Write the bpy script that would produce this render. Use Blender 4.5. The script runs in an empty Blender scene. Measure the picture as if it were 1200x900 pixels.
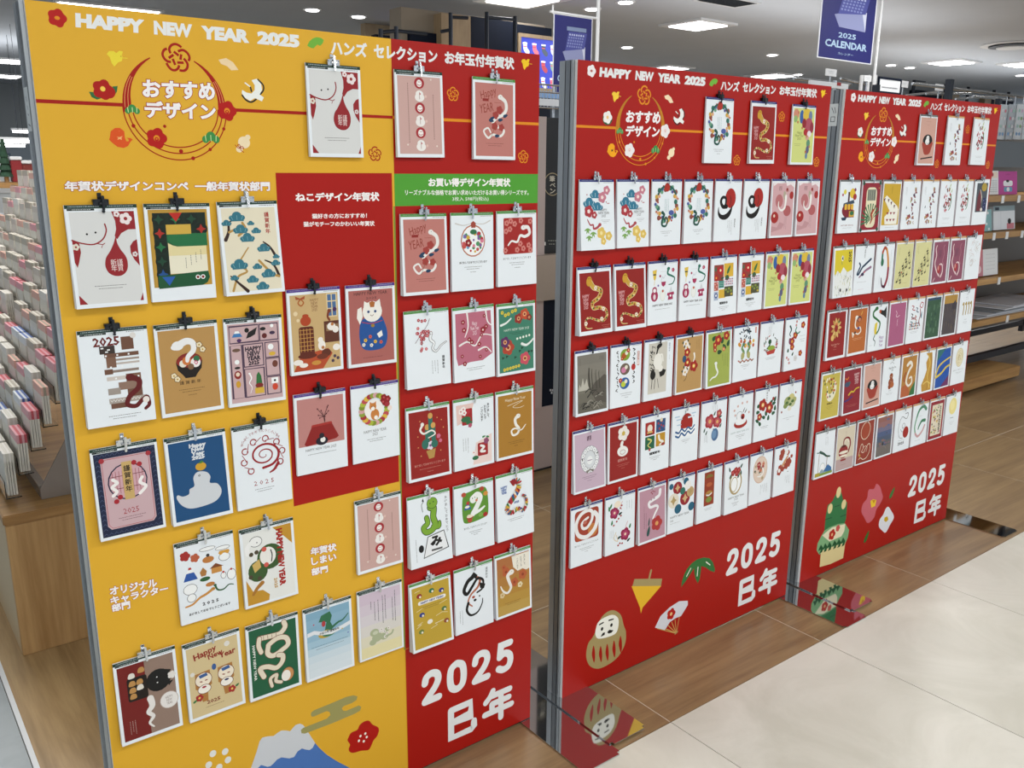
import bpy, bmesh, math, random
from math import pi, sin, cos, radians
from mathutils import Matrix, Vector
random.seed(7)
C = bpy.context.scene.collection

# ------------------------------------------------------------------ camera
F_PX = 1027.8633
CAM = (-0.258, -1.4266, 1.281)
YAW, PITCH, ROLL = -0.6592, 1.3283, 0.0084
CR = Matrix.Rotation(YAW, 3, 'Z') @ Matrix.Rotation(PITCH, 3, 'X') @ Matrix.Rotation(ROLL, 3, 'Z')
cd = bpy.data.cameras.new('camera'); cam = bpy.data.objects.new('camera', cd); C.objects.link(cam)
cam.matrix_world = Matrix.Translation(CAM) @ CR.to_4x4()
cd.sensor_fit = 'HORIZONTAL'; cd.sensor_width = 36.0; cd.lens = 36.0 * F_PX / 1200.0
cd.clip_start = 0.02; cd.clip_end = 200
bpy.context.scene.camera = cam

# ------------------------------------------------------------------ world, lights, exposure
sc = bpy.context.scene
sc.view_settings.view_transform = 'Standard'; sc.view_settings.look = 'None'
sc.view_settings.exposure = -0.13; sc.view_settings.gamma = 1.0
w = bpy.data.worlds.new('world'); sc.world = w; w.use_nodes = True
w.node_tree.nodes['Background'].inputs[0].default_value = (0.86, 0.93, 1.0, 1)
w.node_tree.nodes['Background'].inputs[1].default_value = 0.85
CEIL = 2.8
def area_light(x, y, e, sx=0.9, sy=0.9, col=(1, 0.985, 0.955)):
    l = bpy.data.lights.new('ceiling_lamp', 'AREA'); l.shape = 'RECTANGLE'; l.size = sx; l.size_y = sy
    l.energy = e; l.color = col
    o = bpy.data.objects.new('ceiling_lamp', l); C.objects.link(o); o.location = (x, y, CEIL - 0.06)
    return o
for x, y, e in [(-0.2, -2.3, 44), (2.2, -2.3, 44), (4.6, -2.3, 40), (-1.6, -4.6, 30), (1.0, -4.6, 30), (3.8, -4.6, 30),
                (0.6, 1.9, 36), (3.3, 2.0, 22), (6.2, 1.6, 34), (7.0, 4.2, 60), (11.5, 4.5, 90), (2.2, 9.5, 60), (8.0, 12.0, 90), (0.1, 3.6, 36)]:
    area_light(x, y, e)

# added unseen area lights, facing up to brighten the ceiling
for x, y, e, sx, sy in [(2.6, 4.0, 15, 3.5, .3), (7.5, 4.0, 24, 4, .4), (13, 5.0, 30, 5, .4), (1.0, 12, 40, 4, .5), (9, 11, 38, 6, .5), (1.6, .9, 5, 2.5, .2), (5.2, 1.1, 6, 2.0, .2)]:
    o = area_light(x, y, e, sx, sy, (1, .99, .975)); o.location.z = 1.75; o.rotation_euler = (pi, 0, 0)  # faces up from mid-height: an added fill light, not a ceiling lamp

# ------------------------------------------------------------------ pixel helpers (planes of the real place)
def ray(px, py): return CR @ Vector(((px - 600) / F_PX, -(py - 450) / F_PX, -1.0))
def at_y(px, py, Y):
    d = ray(px, py); t = (Y - CAM[1]) / d[1]; return Vector(CAM) + t * d
def at_z(px, py, Z):
    d = ray(px, py); t = (Z - CAM[2]) / d[2]; return Vector(CAM) + t * d
BW, BH, BZ = 0.91, 1.4915, 0.006
BOARD = [(0.0, 0.0, 0.0), (1.0192, 0.0094, -0.0002), (2.0305, 0.0295, -0.0117)]
def on_board(b, px, py, off=0.0):
    x, y, a = BOARD[b]; ax = Vector((cos(a), sin(a), 0)); n = Vector((sin(a), -cos(a), 0))
    o = Vector((x, y, BZ)) + n * off; d = ray(px, py); c = Vector(CAM)
    P = c + d * ((o - c).dot(n) / d.dot(n)); return ((P - o).dot(ax), P[2] - BZ)

# ------------------------------------------------------------------ materials
def lin(h):
    if isinstance(h, str):
        h = h.lstrip('#')
        if len(h) == 3: h = ''.join(c * 2 for c in h)
        h = [int(h[i:i + 2], 16) / 255 for i in (0, 2, 4)]
    return tuple((c / 12.92 if c <= 0.04045 else ((c + 0.055) / 1.055) ** 2.4) for c in h) + (1.0,)
def mat(name, col, rough=0.5, metal=0.0, noise=0.0, scale=8.0, spec=0.5, bump=0.0, stretch=(1, 1, 1), emit=0.0, trans=0.0, coat=0.0):
    m = bpy.data.materials.new(name); m.use_nodes = True; nt = m.node_tree; b = nt.nodes['Principled BSDF']
    c = lin(col)
    b.inputs['Base Color'].default_value = c; b.inputs['Roughness'].default_value = rough; b.inputs['Metallic'].default_value = metal
    b.inputs['Specular IOR Level'].default_value = spec; b.inputs['Coat Weight'].default_value = coat
    if trans: b.inputs['Transmission Weight'].default_value = trans; b.inputs['IOR'].default_value = 1.2
    if emit: b.inputs['Emission Color'].default_value = c; b.inputs['Emission Strength'].default_value = emit
    if noise or bump:
        tc = nt.nodes.new('ShaderNodeTexCoord'); mp = nt.nodes.new('ShaderNodeMapping'); mp.inputs['Scale'].default_value = stretch
        nz = nt.nodes.new('ShaderNodeTexNoise'); nz.inputs['Scale'].default_value = scale; nz.inputs['Detail'].default_value = 6
        nt.links.new(tc.outputs['Object'], mp.inputs['Vector']); nt.links.new(mp.outputs['Vector'], nz.inputs['Vector'])
        if noise:
            rp = nt.nodes.new('ShaderNodeValToRGB'); rp.color_ramp.elements[0].position = 0.3; rp.color_ramp.elements[1].position = 0.7
            rp.color_ramp.elements[0].color = tuple(x * (1 - noise) for x in c[:3]) + (1,)
            rp.color_ramp.elements[1].color = tuple(min(1, x * (1 + noise)) for x in c[:3]) + (1,)
            nt.links.new(nz.outputs['Fac'], rp.inputs['Fac']); nt.links.new(rp.outputs['Color'], b.inputs['Base Color'])
        if bump:
            bp = nt.nodes.new('ShaderNodeBump'); bp.inputs['Strength'].default_value = bump; bp.inputs['Distance'].default_value = 0.002
            nt.links.new(nz.outputs['Fac'], bp.inputs['Height']); nt.links.new(bp.outputs['Normal'], b.inputs['Normal'])
    return m
def wood_mat(name, dark, light, axis=0, scale=3.0, rough=0.45, ring=14.0):
    m = bpy.data.materials.new(name); m.use_nodes = True; nt = m.node_tree; b = nt.nodes['Principled BSDF']
    N = nt.nodes.new; tc = N('ShaderNodeTexCoord'); oi = N('ShaderNodeObjectInfo'); ad = N('ShaderNodeVectorMath'); ad.operation = 'ADD'
    sc_ = N('ShaderNodeVectorMath'); sc_.operation = 'SCALE'; sc_.inputs['Scale'].default_value = 37.0
    cb = N('ShaderNodeCombineXYZ')
    nt.links.new(oi.outputs['Random'], cb.inputs[0]); nt.links.new(oi.outputs['Random'], cb.inputs[1]); nt.links.new(oi.outputs['Random'], cb.inputs[2])
    nt.links.new(cb.outputs[0], sc_.inputs[0]); nt.links.new(tc.outputs['Object'], ad.inputs[0]); nt.links.new(sc_.outputs[0], ad.inputs[1])
    mp = N('ShaderNodeMapping'); s = [ring, ring, ring]; s[axis] = 1.2; mp.inputs['Scale'].default_value = s
    nt.links.new(ad.outputs[0], mp.inputs['Vector'])
    n1 = N('ShaderNodeTexNoise'); n1.inputs['Scale'].default_value = 1.0; n1.inputs['Detail'].default_value = 8; n1.inputs['Roughness'].default_value = 0.65; n1.inputs['Distortion'].default_value = 0.6
    nt.links.new(mp.outputs[0], n1.inputs['Vector'])
    mp2 = N('ShaderNodeMapping'); s2 = [60, 60, 60]; s2[axis] = 3; mp2.inputs['Scale'].default_value = s2
    nt.links.new(ad.outputs[0], mp2.inputs['Vector'])
    n2 = N('ShaderNodeTexNoise'); n2.inputs['Scale'].default_value = 1.5; n2.inputs['Detail'].default_value = 3
    nt.links.new(mp2.outputs[0], n2.inputs['Vector'])
    mx = N('ShaderNodeMath'); mx.operation = 'MULTIPLY_ADD'; mx.inputs[1].default_value = 0.35
    nt.links.new(n2.outputs['Fac'], mx.inputs[0]); nt.links.new(n1.outputs['Fac'], mx.inputs[2])
    rp = N('ShaderNodeValToRGB'); rp.color_ramp.elements[0].position = 0.48; rp.color_ramp.elements[1].position = 0.86
    rp.color_ramp.elements[0].color = lin(dark); rp.color_ramp.elements[1].color = lin(light)
    nt.links.new(mx.outputs[0], rp.inputs['Fac']); nt.links.new(rp.outputs[0], b.inputs['Base Color'])
    b.inputs['Roughness'].default_value = rough
    bp = N('ShaderNodeBump'); bp.inputs['Strength'].default_value = 0.15; bp.inputs['Distance'].default_value = 0.001
    nt.links.new(mx.outputs[0], bp.inputs['Height']); nt.links.new(bp.outputs[0], b.inputs['Normal'])
    return m
def ink_mat(name, rough, coat=0.0, spec=0.5, emit=0.0):
    m = bpy.data.materials.new(name); m.use_nodes = True; nt = m.node_tree; b = nt.nodes['Principled BSDF']
    a = nt.nodes.new('ShaderNodeAttribute'); a.attribute_name = 'ink'
    nt.links.new(a.outputs['Color'], b.inputs['Base Color'])
    if emit:
        nt.links.new(a.outputs['Color'], b.inputs['Emission Color']); b.inputs['Emission Strength'].default_value = emit
    b.inputs['Roughness'].default_value = rough; b.inputs['Coat Weight'].default_value = coat; b.inputs['Specular IOR Level'].default_value = spec
    return m
INK = ink_mat('printed_paper', 0.55, 0.0, 0.3)
INK_BOARD = ink_mat('printed_board', 0.42, 0.0, 0.22)
INK_LIT = ink_mat('backlit_print', 0.4, 0, 0.4, 0.9)
M = {
 'paper': mat('white_paper', '#e2e8ed', 0.5),
 'foam': mat('white_foam_edge', '#f2f2f0', 0.6),
 'steel': mat('galvanised_steel', '#84888c', 0.36, 0.9, 0.12, 30, stretch=(1, 1, 0.1)),
 'steel_light': mat('steel_flange', '#a3a8ac', 0.42, 0.85, 0.15, 22, stretch=(1, 1, 0.15)),
 'chrome': mat('clip_chrome', '#c8ccd0', 0.22, 1.0),
 'dark_reflection_clip': mat('clip_chrome_dark_reflection', '#1c2026', 0.35, 0.3),  # same chrome clip, darkened to paint in a dark reflection
 'mirror': mat('polished_steel_plate', '#c9cbcd', 0.045, 1.0, 0, bump=0.0),
 'black': mat('black_laminate', '#0c0c10', 0.35),
 'grout_w': mat('grey_joint', '#7c7a74', 0.8),
 'white': mat('white_plastic', '#e6e8ea', 0.4),
 'ceil': mat('ceiling_paint', '#c3cad3', 0.8, 0, 0.02, 3),
 'lamp': mat('lamp_diffuser', '#ffffff', 0.4, emit=9.0),
 'navy': mat('navy_panel', '#0a1426', 0.7, spec=0.2),
 'oak': wood_mat('oak_veneer', '#a8804f', '#cfa772', 2, ring=10),
 'oak_h': wood_mat('oak_board', '#9a7242', '#c59a60', 0, ring=10),
 'ply': wood_mat('beige_wood_wall', '#9a8466', '#b39c7c', 2, ring=6),
 'iron': mat('dark_steel_frame', '#2a2f38', 0.4, 0.6),
 'pink': mat('pinkish_grey_panel', '#b9a8a4', 0.5),
 'acryl': mat('clear_acrylic', '#ffffff', 0.03, trans=1.0),
}

# ------------------------------------------------------------------ mesh helpers
def link(name, me, parent=None, loc=None):
    o = bpy.data.objects.new(name, me); C.objects.link(o)
    if parent is not None: o.parent = parent
    if loc is not None: o.location = loc
    return o
def thing(name, label, cat, loc=(0, 0, 0), rz=0.0, group=None):
    o = bpy.data.objects.new(name, None); C.objects.link(o); o.location = loc; o.rotation_euler = (0, 0, rz)
    o.empty_display_size = 0.05
    return tag(o, label, cat, group)
def tag(o, label, cat, group=None):
    o['label'] = label; o['category'] = cat
    if group: o['group'] = group
    return o
def add_box(bm, x0, x1, y0, y1, z0, z1, bev=0.0, mi=0):
    v = [bm.verts.new(p) for p in [(x0, y0, z0), (x1, y0, z0), (x1, y1, z0), (x0, y1, z0), (x0, y0, z1), (x1, y0, z1), (x1, y1, z1), (x0, y1, z1)]]
    fs = [bm.faces.new([v[i] for i in f]) for f in [(3, 2, 1, 0), (4, 5, 6, 7), (0, 1, 5, 4), (1, 2, 6, 5), (2, 3, 7, 6), (3, 0, 4, 7)]]
    for f in fs: f.material_index = mi
    if bev:
        es = list({e for f in fs for e in f.edges}); bmesh.ops.bevel(bm, geom=es, offset=bev, segments=2, affect='EDGES')
def add_tube(bm, a, b, r, n=8):
    a, b = Vector(a), Vector(b); d = (b - a).normalized(); u = d.orthogonal().normalized(); v = d.cross(u)
    r0 = [bm.verts.new(a + (u * cos(2 * pi * i / n) + v * sin(2 * pi * i / n)) * r) for i in range(n)]
    r1 = [bm.verts.new(b + (u * cos(2 * pi * i / n) + v * sin(2 * pi * i / n)) * r) for i in range(n)]
    for i in range(n): bm.faces.new([r0[i], r0[(i + 1) % n], r1[(i + 1) % n], r1[i]])
    bm.faces.new(r0[::-1]); bm.faces.new(r1)
def finish(bm, name, mats):
    bmesh.ops.recalc_face_normals(bm, faces=bm.faces[:])
    me = bpy.data.meshes.new(name); bm.to_mesh(me); bm.free()
    for m in (mats if isinstance(mats, (list, tuple)) else [mats]): me.materials.append(m)
    return me
def boxes(name, mats, lst, bev=0.0):
    bm = bmesh.new()
    for b in lst: add_box(bm, *b[:6], bev=bev, mi=(b[6] if len(b) > 6 else 0))
    return finish(bm, name, mats)
def tubes(name, m, lst, n=8):
    bm = bmesh.new()
    for a, b, r in lst: add_tube(bm, a, b, r, n)
    return finish(bm, name, m)

# ------------------------------------------------------------------ flat print: polygons, strokes and lettering
_tc = {}
def glyphs(s, res):
    k = (s, res)
    if k not in _tc:
        c = bpy.data.curves.new('t', 'FONT'); c.body = s; c.resolution_u = res; c.align_x = 'CENTER'; c.space_line = 0.82
        o = bpy.data.objects.new('t', c); C.objects.link(o)
        dg = bpy.context.evaluated_depsgraph_get()
        m = bpy.data.meshes.new_from_object(o.evaluated_get(dg))
        bm = bmesh.new(); bm.from_mesh(m); bmesh.ops.remove_doubles(bm, verts=bm.verts, dist=1e-4)
        bmesh.ops.recalc_face_normals(bm, faces=bm.faces)
        for f in bm.faces:
            if f.normal.z < 0: f.normal_flip()
        nxt = {}
        for e in bm.edges:
            if len(e.link_faces) == 1: l = e.link_loops[0]; nxt.setdefault(l.vert.index, []).append(l.link_loop_next.vert.index)
        bm.verts.index_update(); loops = []
        while nxt:
            a = next(iter(nxt)); lp = [a]; cur = nxt[a].pop()
            if not nxt[a]: del nxt[a]
            while cur != a and cur in nxt:
                lp.append(cur); n = nxt[cur].pop()
                if not nxt[cur]: del nxt[cur]
                cur = n
            if len(lp) > 2: loops.append(lp)
        _tc[k] = ([(v.co.x, v.co.y) for v in bm.verts], [tuple(v.index for v in f.verts) for f in bm.faces], loops)
        bm.free(); bpy.data.objects.remove(o); bpy.data.curves.remove(c); bpy.data.meshes.remove(m)
    return _tc[k]
def spline(pts, n=6, closed=False):
    if len(pts) < 3: return list(pts)
    out = []; N = len(pts)
    rng = range(N) if closed else range(N - 1)
    for i in rng:
        if closed: p0, p1, p2, p3 = pts[(i - 1) % N], pts[i], pts[(i + 1) % N], pts[(i + 2) % N]
        else: p0, p1, p2, p3 = pts[max(i - 1, 0)], pts[i], pts[i + 1], pts[min(i + 2, N - 1)]
        for k in range(n):
            t = k / n
            out.append(tuple(0.5 * ((2 * p1[j]) + (-p0[j] + p2[j]) * t + (2 * p0[j] - 5 * p1[j] + 4 * p2[j] - p3[j]) * t * t + (-p0[j] + 3 * p1[j] - 3 * p2[j] + p3[j]) * t ** 3) for j in (0, 1)))
    if not closed: out.append(tuple(pts[-1]))
    return out
class Art:
    """flat print built as thin layers on its sheet; x to the right, y downwards unless a map is given"""
    def __init__(s, fmap, unit, step=4e-5, surf=None):
        s.m = fmap; s.u = unit; s.v = []; s.f = []; s.c = []; s.bb = []; s.step = step; s.surf = surf or (lambda X, Z: 0.0)
    def add(s, pts, faces, col):
        if not pts: return
        b = len(s.v); xs = [p[0] for p in pts]; zs = [p[1] for p in pts]; q = (min(xs), max(xs), min(zs), max(zs)); k = 0
        for r in s.bb:       # lies one film above whatever it overlaps
            if r[4] > k and q[0] < r[1] and q[1] > r[0] and q[2] < r[3] and q[3] > r[2]: k = r[4]
        k += 1; s.bb.append(q + (k,)); d = k * s.step
        s.v += [(X, s.surf(X, Z) - d, Z) for X, Z in pts]
        c = lin(col)
        for f in faces: s.f.append(tuple(i + b for i in f)); s.c.append(c)
    def P(s, c, pts, smooth=False):
        if smooth: pts = spline(pts, 5, True)
        q = [s.m(*p) for p in pts]; s.add(q, [tuple(range(len(q)))], c)
    def R(s, c, x0, y0, x1, y1): s.P(c, [(x0, y0), (x1, y0), (x1, y1), (x0, y1)])
    def RR(s, c, x0, y0, x1, y1, r):
        pts = []
        for cx, cy, a in [(x1 - r, y0 + r, -90), (x1 - r, y1 - r, 0), (x0 + r, y1 - r, 90), (x0 + r, y0 + r, 180)]:
            for k in range(5): t = radians(a + k * 22.5); pts.append((cx + r * cos(t), cy + r * sin(t)))
        s.P(c, pts)
    def D(s, c, x, y, r, ry=None, rot=0, n=18):
        ry = ry or r; X, Z = s.m(x, y); a = radians(rot)
        pts = []
        for i in range(n):
            t = 2 * pi * i / n; ex, ey = r * cos(t) * s.u, ry * sin(t) * s.u
            pts.append((X + ex * cos(a) + ey * sin(a), Z - ey * cos(a) + ex * sin(a)))
        s.add(pts, [tuple(range(n))], c)
    def L(s, c, w, pts, smooth=True, closed=False, w1=None, caps=True, n=6):
        if smooth and len(pts) > 2: pts = spline(pts, n, closed)
        elif closed: pts = list(pts) 
        q = [s.m(*p) for p in pts]
        if closed: q = q + [q[0]]
        N = len(q); w1 = w if w1 is None else w1; V = []; Fc = []; CP = []
        for i, (x, z) in enumerate(q):
            a = q[max(i - 1, 0)] if not (closed and i == 0) else q[-2]; b = q[min(i + 1, N - 1)] if not (closed and i == N - 1) else q[1]
            dx, dz = b[0] - a[0], b[1] - a[1]; l = math.hypot(dx, dz) or 1
            if 0 < i < N - 1 or closed:
                e = (x - a[0], z - a[1]); le = math.hypot(*e) or 1; cs = abs(e[0] * dx + e[1] * dz) / (le * l); k = 1 / max(cs, 0.55)
            else: k = 1
            h = (w + (w1 - w) * i / max(1, N - 1)) * s.u / 2 * k
            V += [(x - dz / l * h, z + dx / l * h), (x + dz / l * h, z - dx / l * h)]
        for i in range(N - 1): Fc.append((2 * i, 2 * i + 1, 2 * i + 3, 2 * i + 2))
        if caps and not closed:
            for (x, z), ww in ((q[0], w), (q[-1], w1)):
                if ww * s.u < 1e-4: continue
                CP.append([(x + ww * s.u / 2 * cos(2 * pi * i / 10), z + ww * s.u / 2 * sin(2 * pi * i / 10)) for i in range(10)])
        s.add(V, Fc, c)
        for cp in CP: s.add(cp, [tuple(range(10))], c)
    def Q(s, c, txt, quad, b=0.0, outline=None, ow=0.03, res=2):
        """lettering fitted to four corners: top-left, top-right, bottom-left, bottom-right"""
        v0, f0, loops = glyphs(txt, res)
        if not v0: return
        if b < .02: b = 0
        xs = [p[0] for p in v0]; ys = [p[1] for p in v0]; x0, x1, y0, y1 = min(xs) - b, max(xs) + b, min(ys) - b, max(ys) + b
        def put(col, v, f):
            out = []
            for x, y in v:
                a = (x - x0) / (x1 - x0 or 1); t = (y1 - y) / (y1 - y0 or 1)
                out.append(s.m(*[(quad[0][j] * (1 - a) + quad[1][j] * a) * (1 - t) + (quad[2][j] * (1 - a) + quad[3][j] * a) * t for j in (0, 1)]))
            s.add(out, f, col)
        def bold(col, wd):
            put(col, v0, f0)
            if wd <= 0: return
            for lp in loops:
                n = len(lp); V = []; F = []
                for i in range(n):
                    (ax, ay), (px_, py_), (bx, by) = v0[lp[i - 1]], v0[lp[i]], v0[lp[(i + 1) % n]]
                    l1 = math.hypot(px_ - ax, py_ - ay) or 1; l2 = math.hypot(bx - px_, by - py_) or 1
                    n1 = ((py_ - ay) / l1, -(px_ - ax) / l1); n2 = ((by - py_) / l2, -(bx - px_) / l2)
                    mx, my = n1[0] + n2[0], n1[1] + n2[1]; ml = math.hypot(mx, my)
                    if ml < 1e-3: mx, my = n1; ml = 1
                    k = min(1.6, 2 / ml) ; mx, my = mx / ml * k, my / ml * k
                    V += [(px_ + mx * wd, py_ + my * wd), (px_ - mx * wd * .25, py_ - my * wd * .25)]
                for i in range(n): j = (i + 1) % n; F.append((2 * i, 2 * i + 1, 2 * j + 1, 2 * j))
                put(col, V, F)
        if outline: bold(outline, b + ow)
        bold(c, b)
    def T(s, c, txt, x0, x1, y0, y1, b=0.0, outline=None, ow=0.03, res=1):
        s.Q(c, txt, [(x0, y0), (x1, y0), (x0, y1), (x1, y1)], b, outline, ow, res)
    def TR(s, c, txt, x0, x1, y0, y1, b=0.0, res=1):   # turned a quarter clockwise, reading downwards
        s.Q(c, txt, [(x1, y0), (x1, y1), (x0, y0), (x0, y1)], b, None, 0, res)
    def V(s, c, txt, x, y, sz, b=0.0, res=1, gap=1.12):
        for i, ch in enumerate(txt): s.T(c, ch, x - sz / 2, x + sz / 2, y + i * sz * gap, y + i * sz * gap + sz, b, res=res)
    def fine(s, c, x, y, w, n=1, dy=4, vert=False, t=0.85):
        """lines of print too small to read"""
        V = []; Fc = []
        for k in range(n):
            ww = w * (1, 0.75, 0.35, 0.6)[k % 4] if not vert else w * (1, 0.8, 0.9, 0.5)[k % 4]; p = -ww / 2 if not vert else 0
            while p < (ww / 2 if not vert else ww):
                l = random.uniform(1.0, 2.4); 
                if vert: a = (x - k * dy, y + p, x - k * dy + t, y + p + l)
                else: a = (x + p, y + k * dy, x + p + l, y + k * dy + t)
                i = len(V); V += [s.m(a[0], a[1]), s.m(a[2], a[1]), s.m(a[2], a[3]), s.m(a[0], a[3])]; Fc.append((i, i + 1, i + 2, i + 3))
                p += l + random.uniform(0.5, 1.1)
        s.add(V, Fc, c)
    def plum(s, c, x, y, r, cc=None, rot=0, n=5, rim=None):
        def pet(R):
            pts = []
            for i in range(n * 6):
                t = 2 * pi * i / (n * 6) + radians(rot); q = R * (0.80 + 0.22 * abs(cos(n * t / 2 + pi / 2 * 0)))
                pts.append((q * cos(t), q * sin(t)))
            return pts
        X, Z = s.m(x, y)
        if rim: s.add([(X + a * s.u, Z + b * s.u) for a, b in pet(r * 1.15)], [tuple(range(n * 6))], rim)
        s.add([(X + a * s.u, Z + b * s.u) for a, b in pet(r)], [tuple(range(n * 6))], c)
        if cc: s.D(cc, x, y, r * 0.3, n=10)
    def leaf(s, c, x, y, l, w, rot):
        X, Z = s.m(x, y); a = radians(rot); pts = []
        for i in range(12):
            t = 2 * pi * i / 12; ex = cos(t) * l / 2; ey = sin(t) * w / 2 * (1 - 0.35 * cos(t))
            pts.append((X + (ex * cos(a) - ey * sin(a)) * s.u, Z + (ex * sin(a) + ey * cos(a)) * s.u))
        s.add(pts, [tuple(range(12))], c)
    def pine(s, c, x, y, w, tick='#e8efe0'):
        h = w * 0.28
        for dx, dy, r in ((-w * .32, h * .5, .2), (0, 0, .3), (w * .32, h * .5, .2)): s.D(c, x + dx, y + dy, w * r, w * r * .8, n=14)
        s.R(c, x - w * .42, y + h * .4, x + w * .42, y + h * 1.25)
        if tick:
            for dx in (-.28, 0, .28): s.L(tick, w * .035, [(x + w * dx, y + h * .9), (x + w * dx * 1.4, y)], False)
    def snake(s, c, w, pts, hc=None, eye='#222', w1=None, head=1.25, n=6):
        s.L(c, w, pts, w1=(w * .25 if w1 is None else w1), n=n); x, y = pts[0]
        s.D(hc or c, x, y, w * head * .62, w * head * .5, n=14)
        if eye: s.D(eye, x + w * .12, y - w * .1, max(.7, w * .08), n=6)
    def mesh(s, name, m):
        me = bpy.data.meshes.new(name); me.from_pydata(s.v, [], s.f)
        at = me.attributes.new('ink', 'FLOAT_COLOR', 'FACE')
        at.data.foreach_set('color', [x for c in s.c for x in c])
        me.materials.append(m); return me
# ------------------------------------------------------------------ the floor, ceiling and far walls
PITCH_T = 0.6135; YS = -0.2105; XS = 1.171
floor = boxes('floor', M['grout_w'], [(-6, 22, -6, 24, -0.05, -0.0035)])
floor = link('floor', floor); floor['kind'] = 'structure'; link('pale_joint', boxes('pale_joint', mat('pale_joint', '#cfc5b4', .8), [(-.05, 13.5, YS + .003, 7, -.0034, -.0003)]), floor); floor['label'] = 'shop floor of square tiles with thin joints'
def tile_mat(name, a, b2, sc1):
    m = mat(name, a, 0.30, 0, 0, 1); nt = m.node_tree; b = nt.nodes['Principled BSDF']
    tc = nt.nodes.new('ShaderNodeTexCoord'); oi = nt.nodes.new('ShaderNodeObjectInfo'); ad = nt.nodes.new('ShaderNodeVectorMath'); ad.operation = 'MULTIPLY_ADD'
    ad.inputs[1].default_value = (1, 1, 1)
    k = nt.nodes.new('ShaderNodeVectorMath'); k.operation = 'SCALE'; k.inputs['Scale'].default_value = 19
    cb = nt.nodes.new('ShaderNodeCombineXYZ'); [nt.links.new(oi.outputs['Random'], cb.inputs[i]) for i in range(3)]
    nt.links.new(cb.outputs[0], k.inputs[0]); nt.links.new(k.outputs[0], ad.inputs[2]); nt.links.new(tc.outputs['Object'], ad.inputs[0])
    nz = nt.nodes.new('ShaderNodeTexNoise'); nz.inputs['Scale'].default_value = sc1; nz.inputs['Detail'].default_value = 7; nz.inputs['Roughness'].default_value = 0.62; nz.inputs['Distortion'].default_value = 0.8
    nt.links.new(ad.outputs[0], nz.inputs['Vector'])
    rp = nt.nodes.new('ShaderNodeValToRGB'); rp.color_ramp.elements[0].position = 0.36; rp.color_ramp.elements[1].position = 0.62
    rp.color_ramp.elements[0].color = lin(a); rp.color_ramp.elements[1].color = lin(b2)
    nt.links.new(nz.outputs['Fac'], rp.inputs['Fac']); nt.links.new(rp.outputs[0], b.inputs['Base Color']); return m
T_WHITE = tile_mat('cream_stone_tile', '#d0cdc0', '#e0ddd2', 3.2); T_GREY = tile_mat('grey_stone_tile', '#8d969a', '#a5adb0', 2.5)
T_WOOD = wood_mat('wood_look_tile', '#7a6145', '#a1855f', 0, rough=0.30, ring=13)
T_WOOD2 = wood_mat('lit_wood_floor', '#94764c', '#c2a273', 1, rough=0.35, ring=12)  # grain runs the other way; lighter tone paints in brighter light at left
g = 0.0012
def tile_mesh(name, m, wx, wy):
    return boxes(name, m, [(g, wx - g, g, wy - g, -0.0035, 0.0)])
tm_w = tile_mesh('cream_tile', T_WHITE, PITCH_T, PITCH_T); tm_o = tile_mesh('wood_look_tile', T_WOOD, PITCH_T, PITCH_T)
tm_g = tile_mesh('grey_tile', T_GREY, PITCH_T, PITCH_T); tm_p = tile_mesh('wood_board_tile', T_WOOD2, PITCH_T, PITCH_T * 2)
X0 = XS - 8 * PITCH_T
for i in range(0, 24):
    for j in range(1, 9): link('cream_tile', tm_w, floor, (X0 + i * PITCH_T, YS - j * PITCH_T, 0))
for i in range(0, 20):
    for j in range(0, 11):
        x = XS + (i - 1) * PITCH_T
        if i < 1 : continue
        link('wood_look_tile', tm_o, floor, (x, YS + j * PITCH_T, 0))
for i in range(0, 2):
    for j in range(1, 7):
        link('wood_board_tile', tm_p, floor, (XS - (2 - i) * PITCH_T, YS + (j * 2 - 1) * PITCH_T, 0))
    link('wood_look_tile', tm_o, floor, (XS - (2 - i) * PITCH_T, YS, 0))
for i in range(1, 6):
    for j in range(0, 14): link('grey_tile', tm_g, floor, (-0.065 - i * PITCH_T, YS + j * PITCH_T - 0.0027, 0))
o = link('trim_1', boxes('trim_1', M['white'], [(-0.064, -0.053, YS, 9, -0.0035, 0.0012)])); o['kind'] = 'structure'; o['label'] = 'pale edging strip between grey tile and wood floor'

bm = bmesh.new(); add_box(bm, -8, 24, -7, 26, CEIL, CEIL + 0.05)
ceil = link('ceiling', finish(bm, 'ceiling', M['ceil'])); ceil['kind'] = 'structure'; ceil['label'] = 'pale grey painted shop ceiling'
for nm, b in [('wall_far', (-8, 24, 25.9, 26, 0, CEIL))]:
    o = link(nm, boxes(nm, mat(nm + '_paint', '#9aa0a4', 0.7), [b])); o['kind'] = 'structure'; o['label'] = 'grey shop wall far behind the fixtures'

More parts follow.
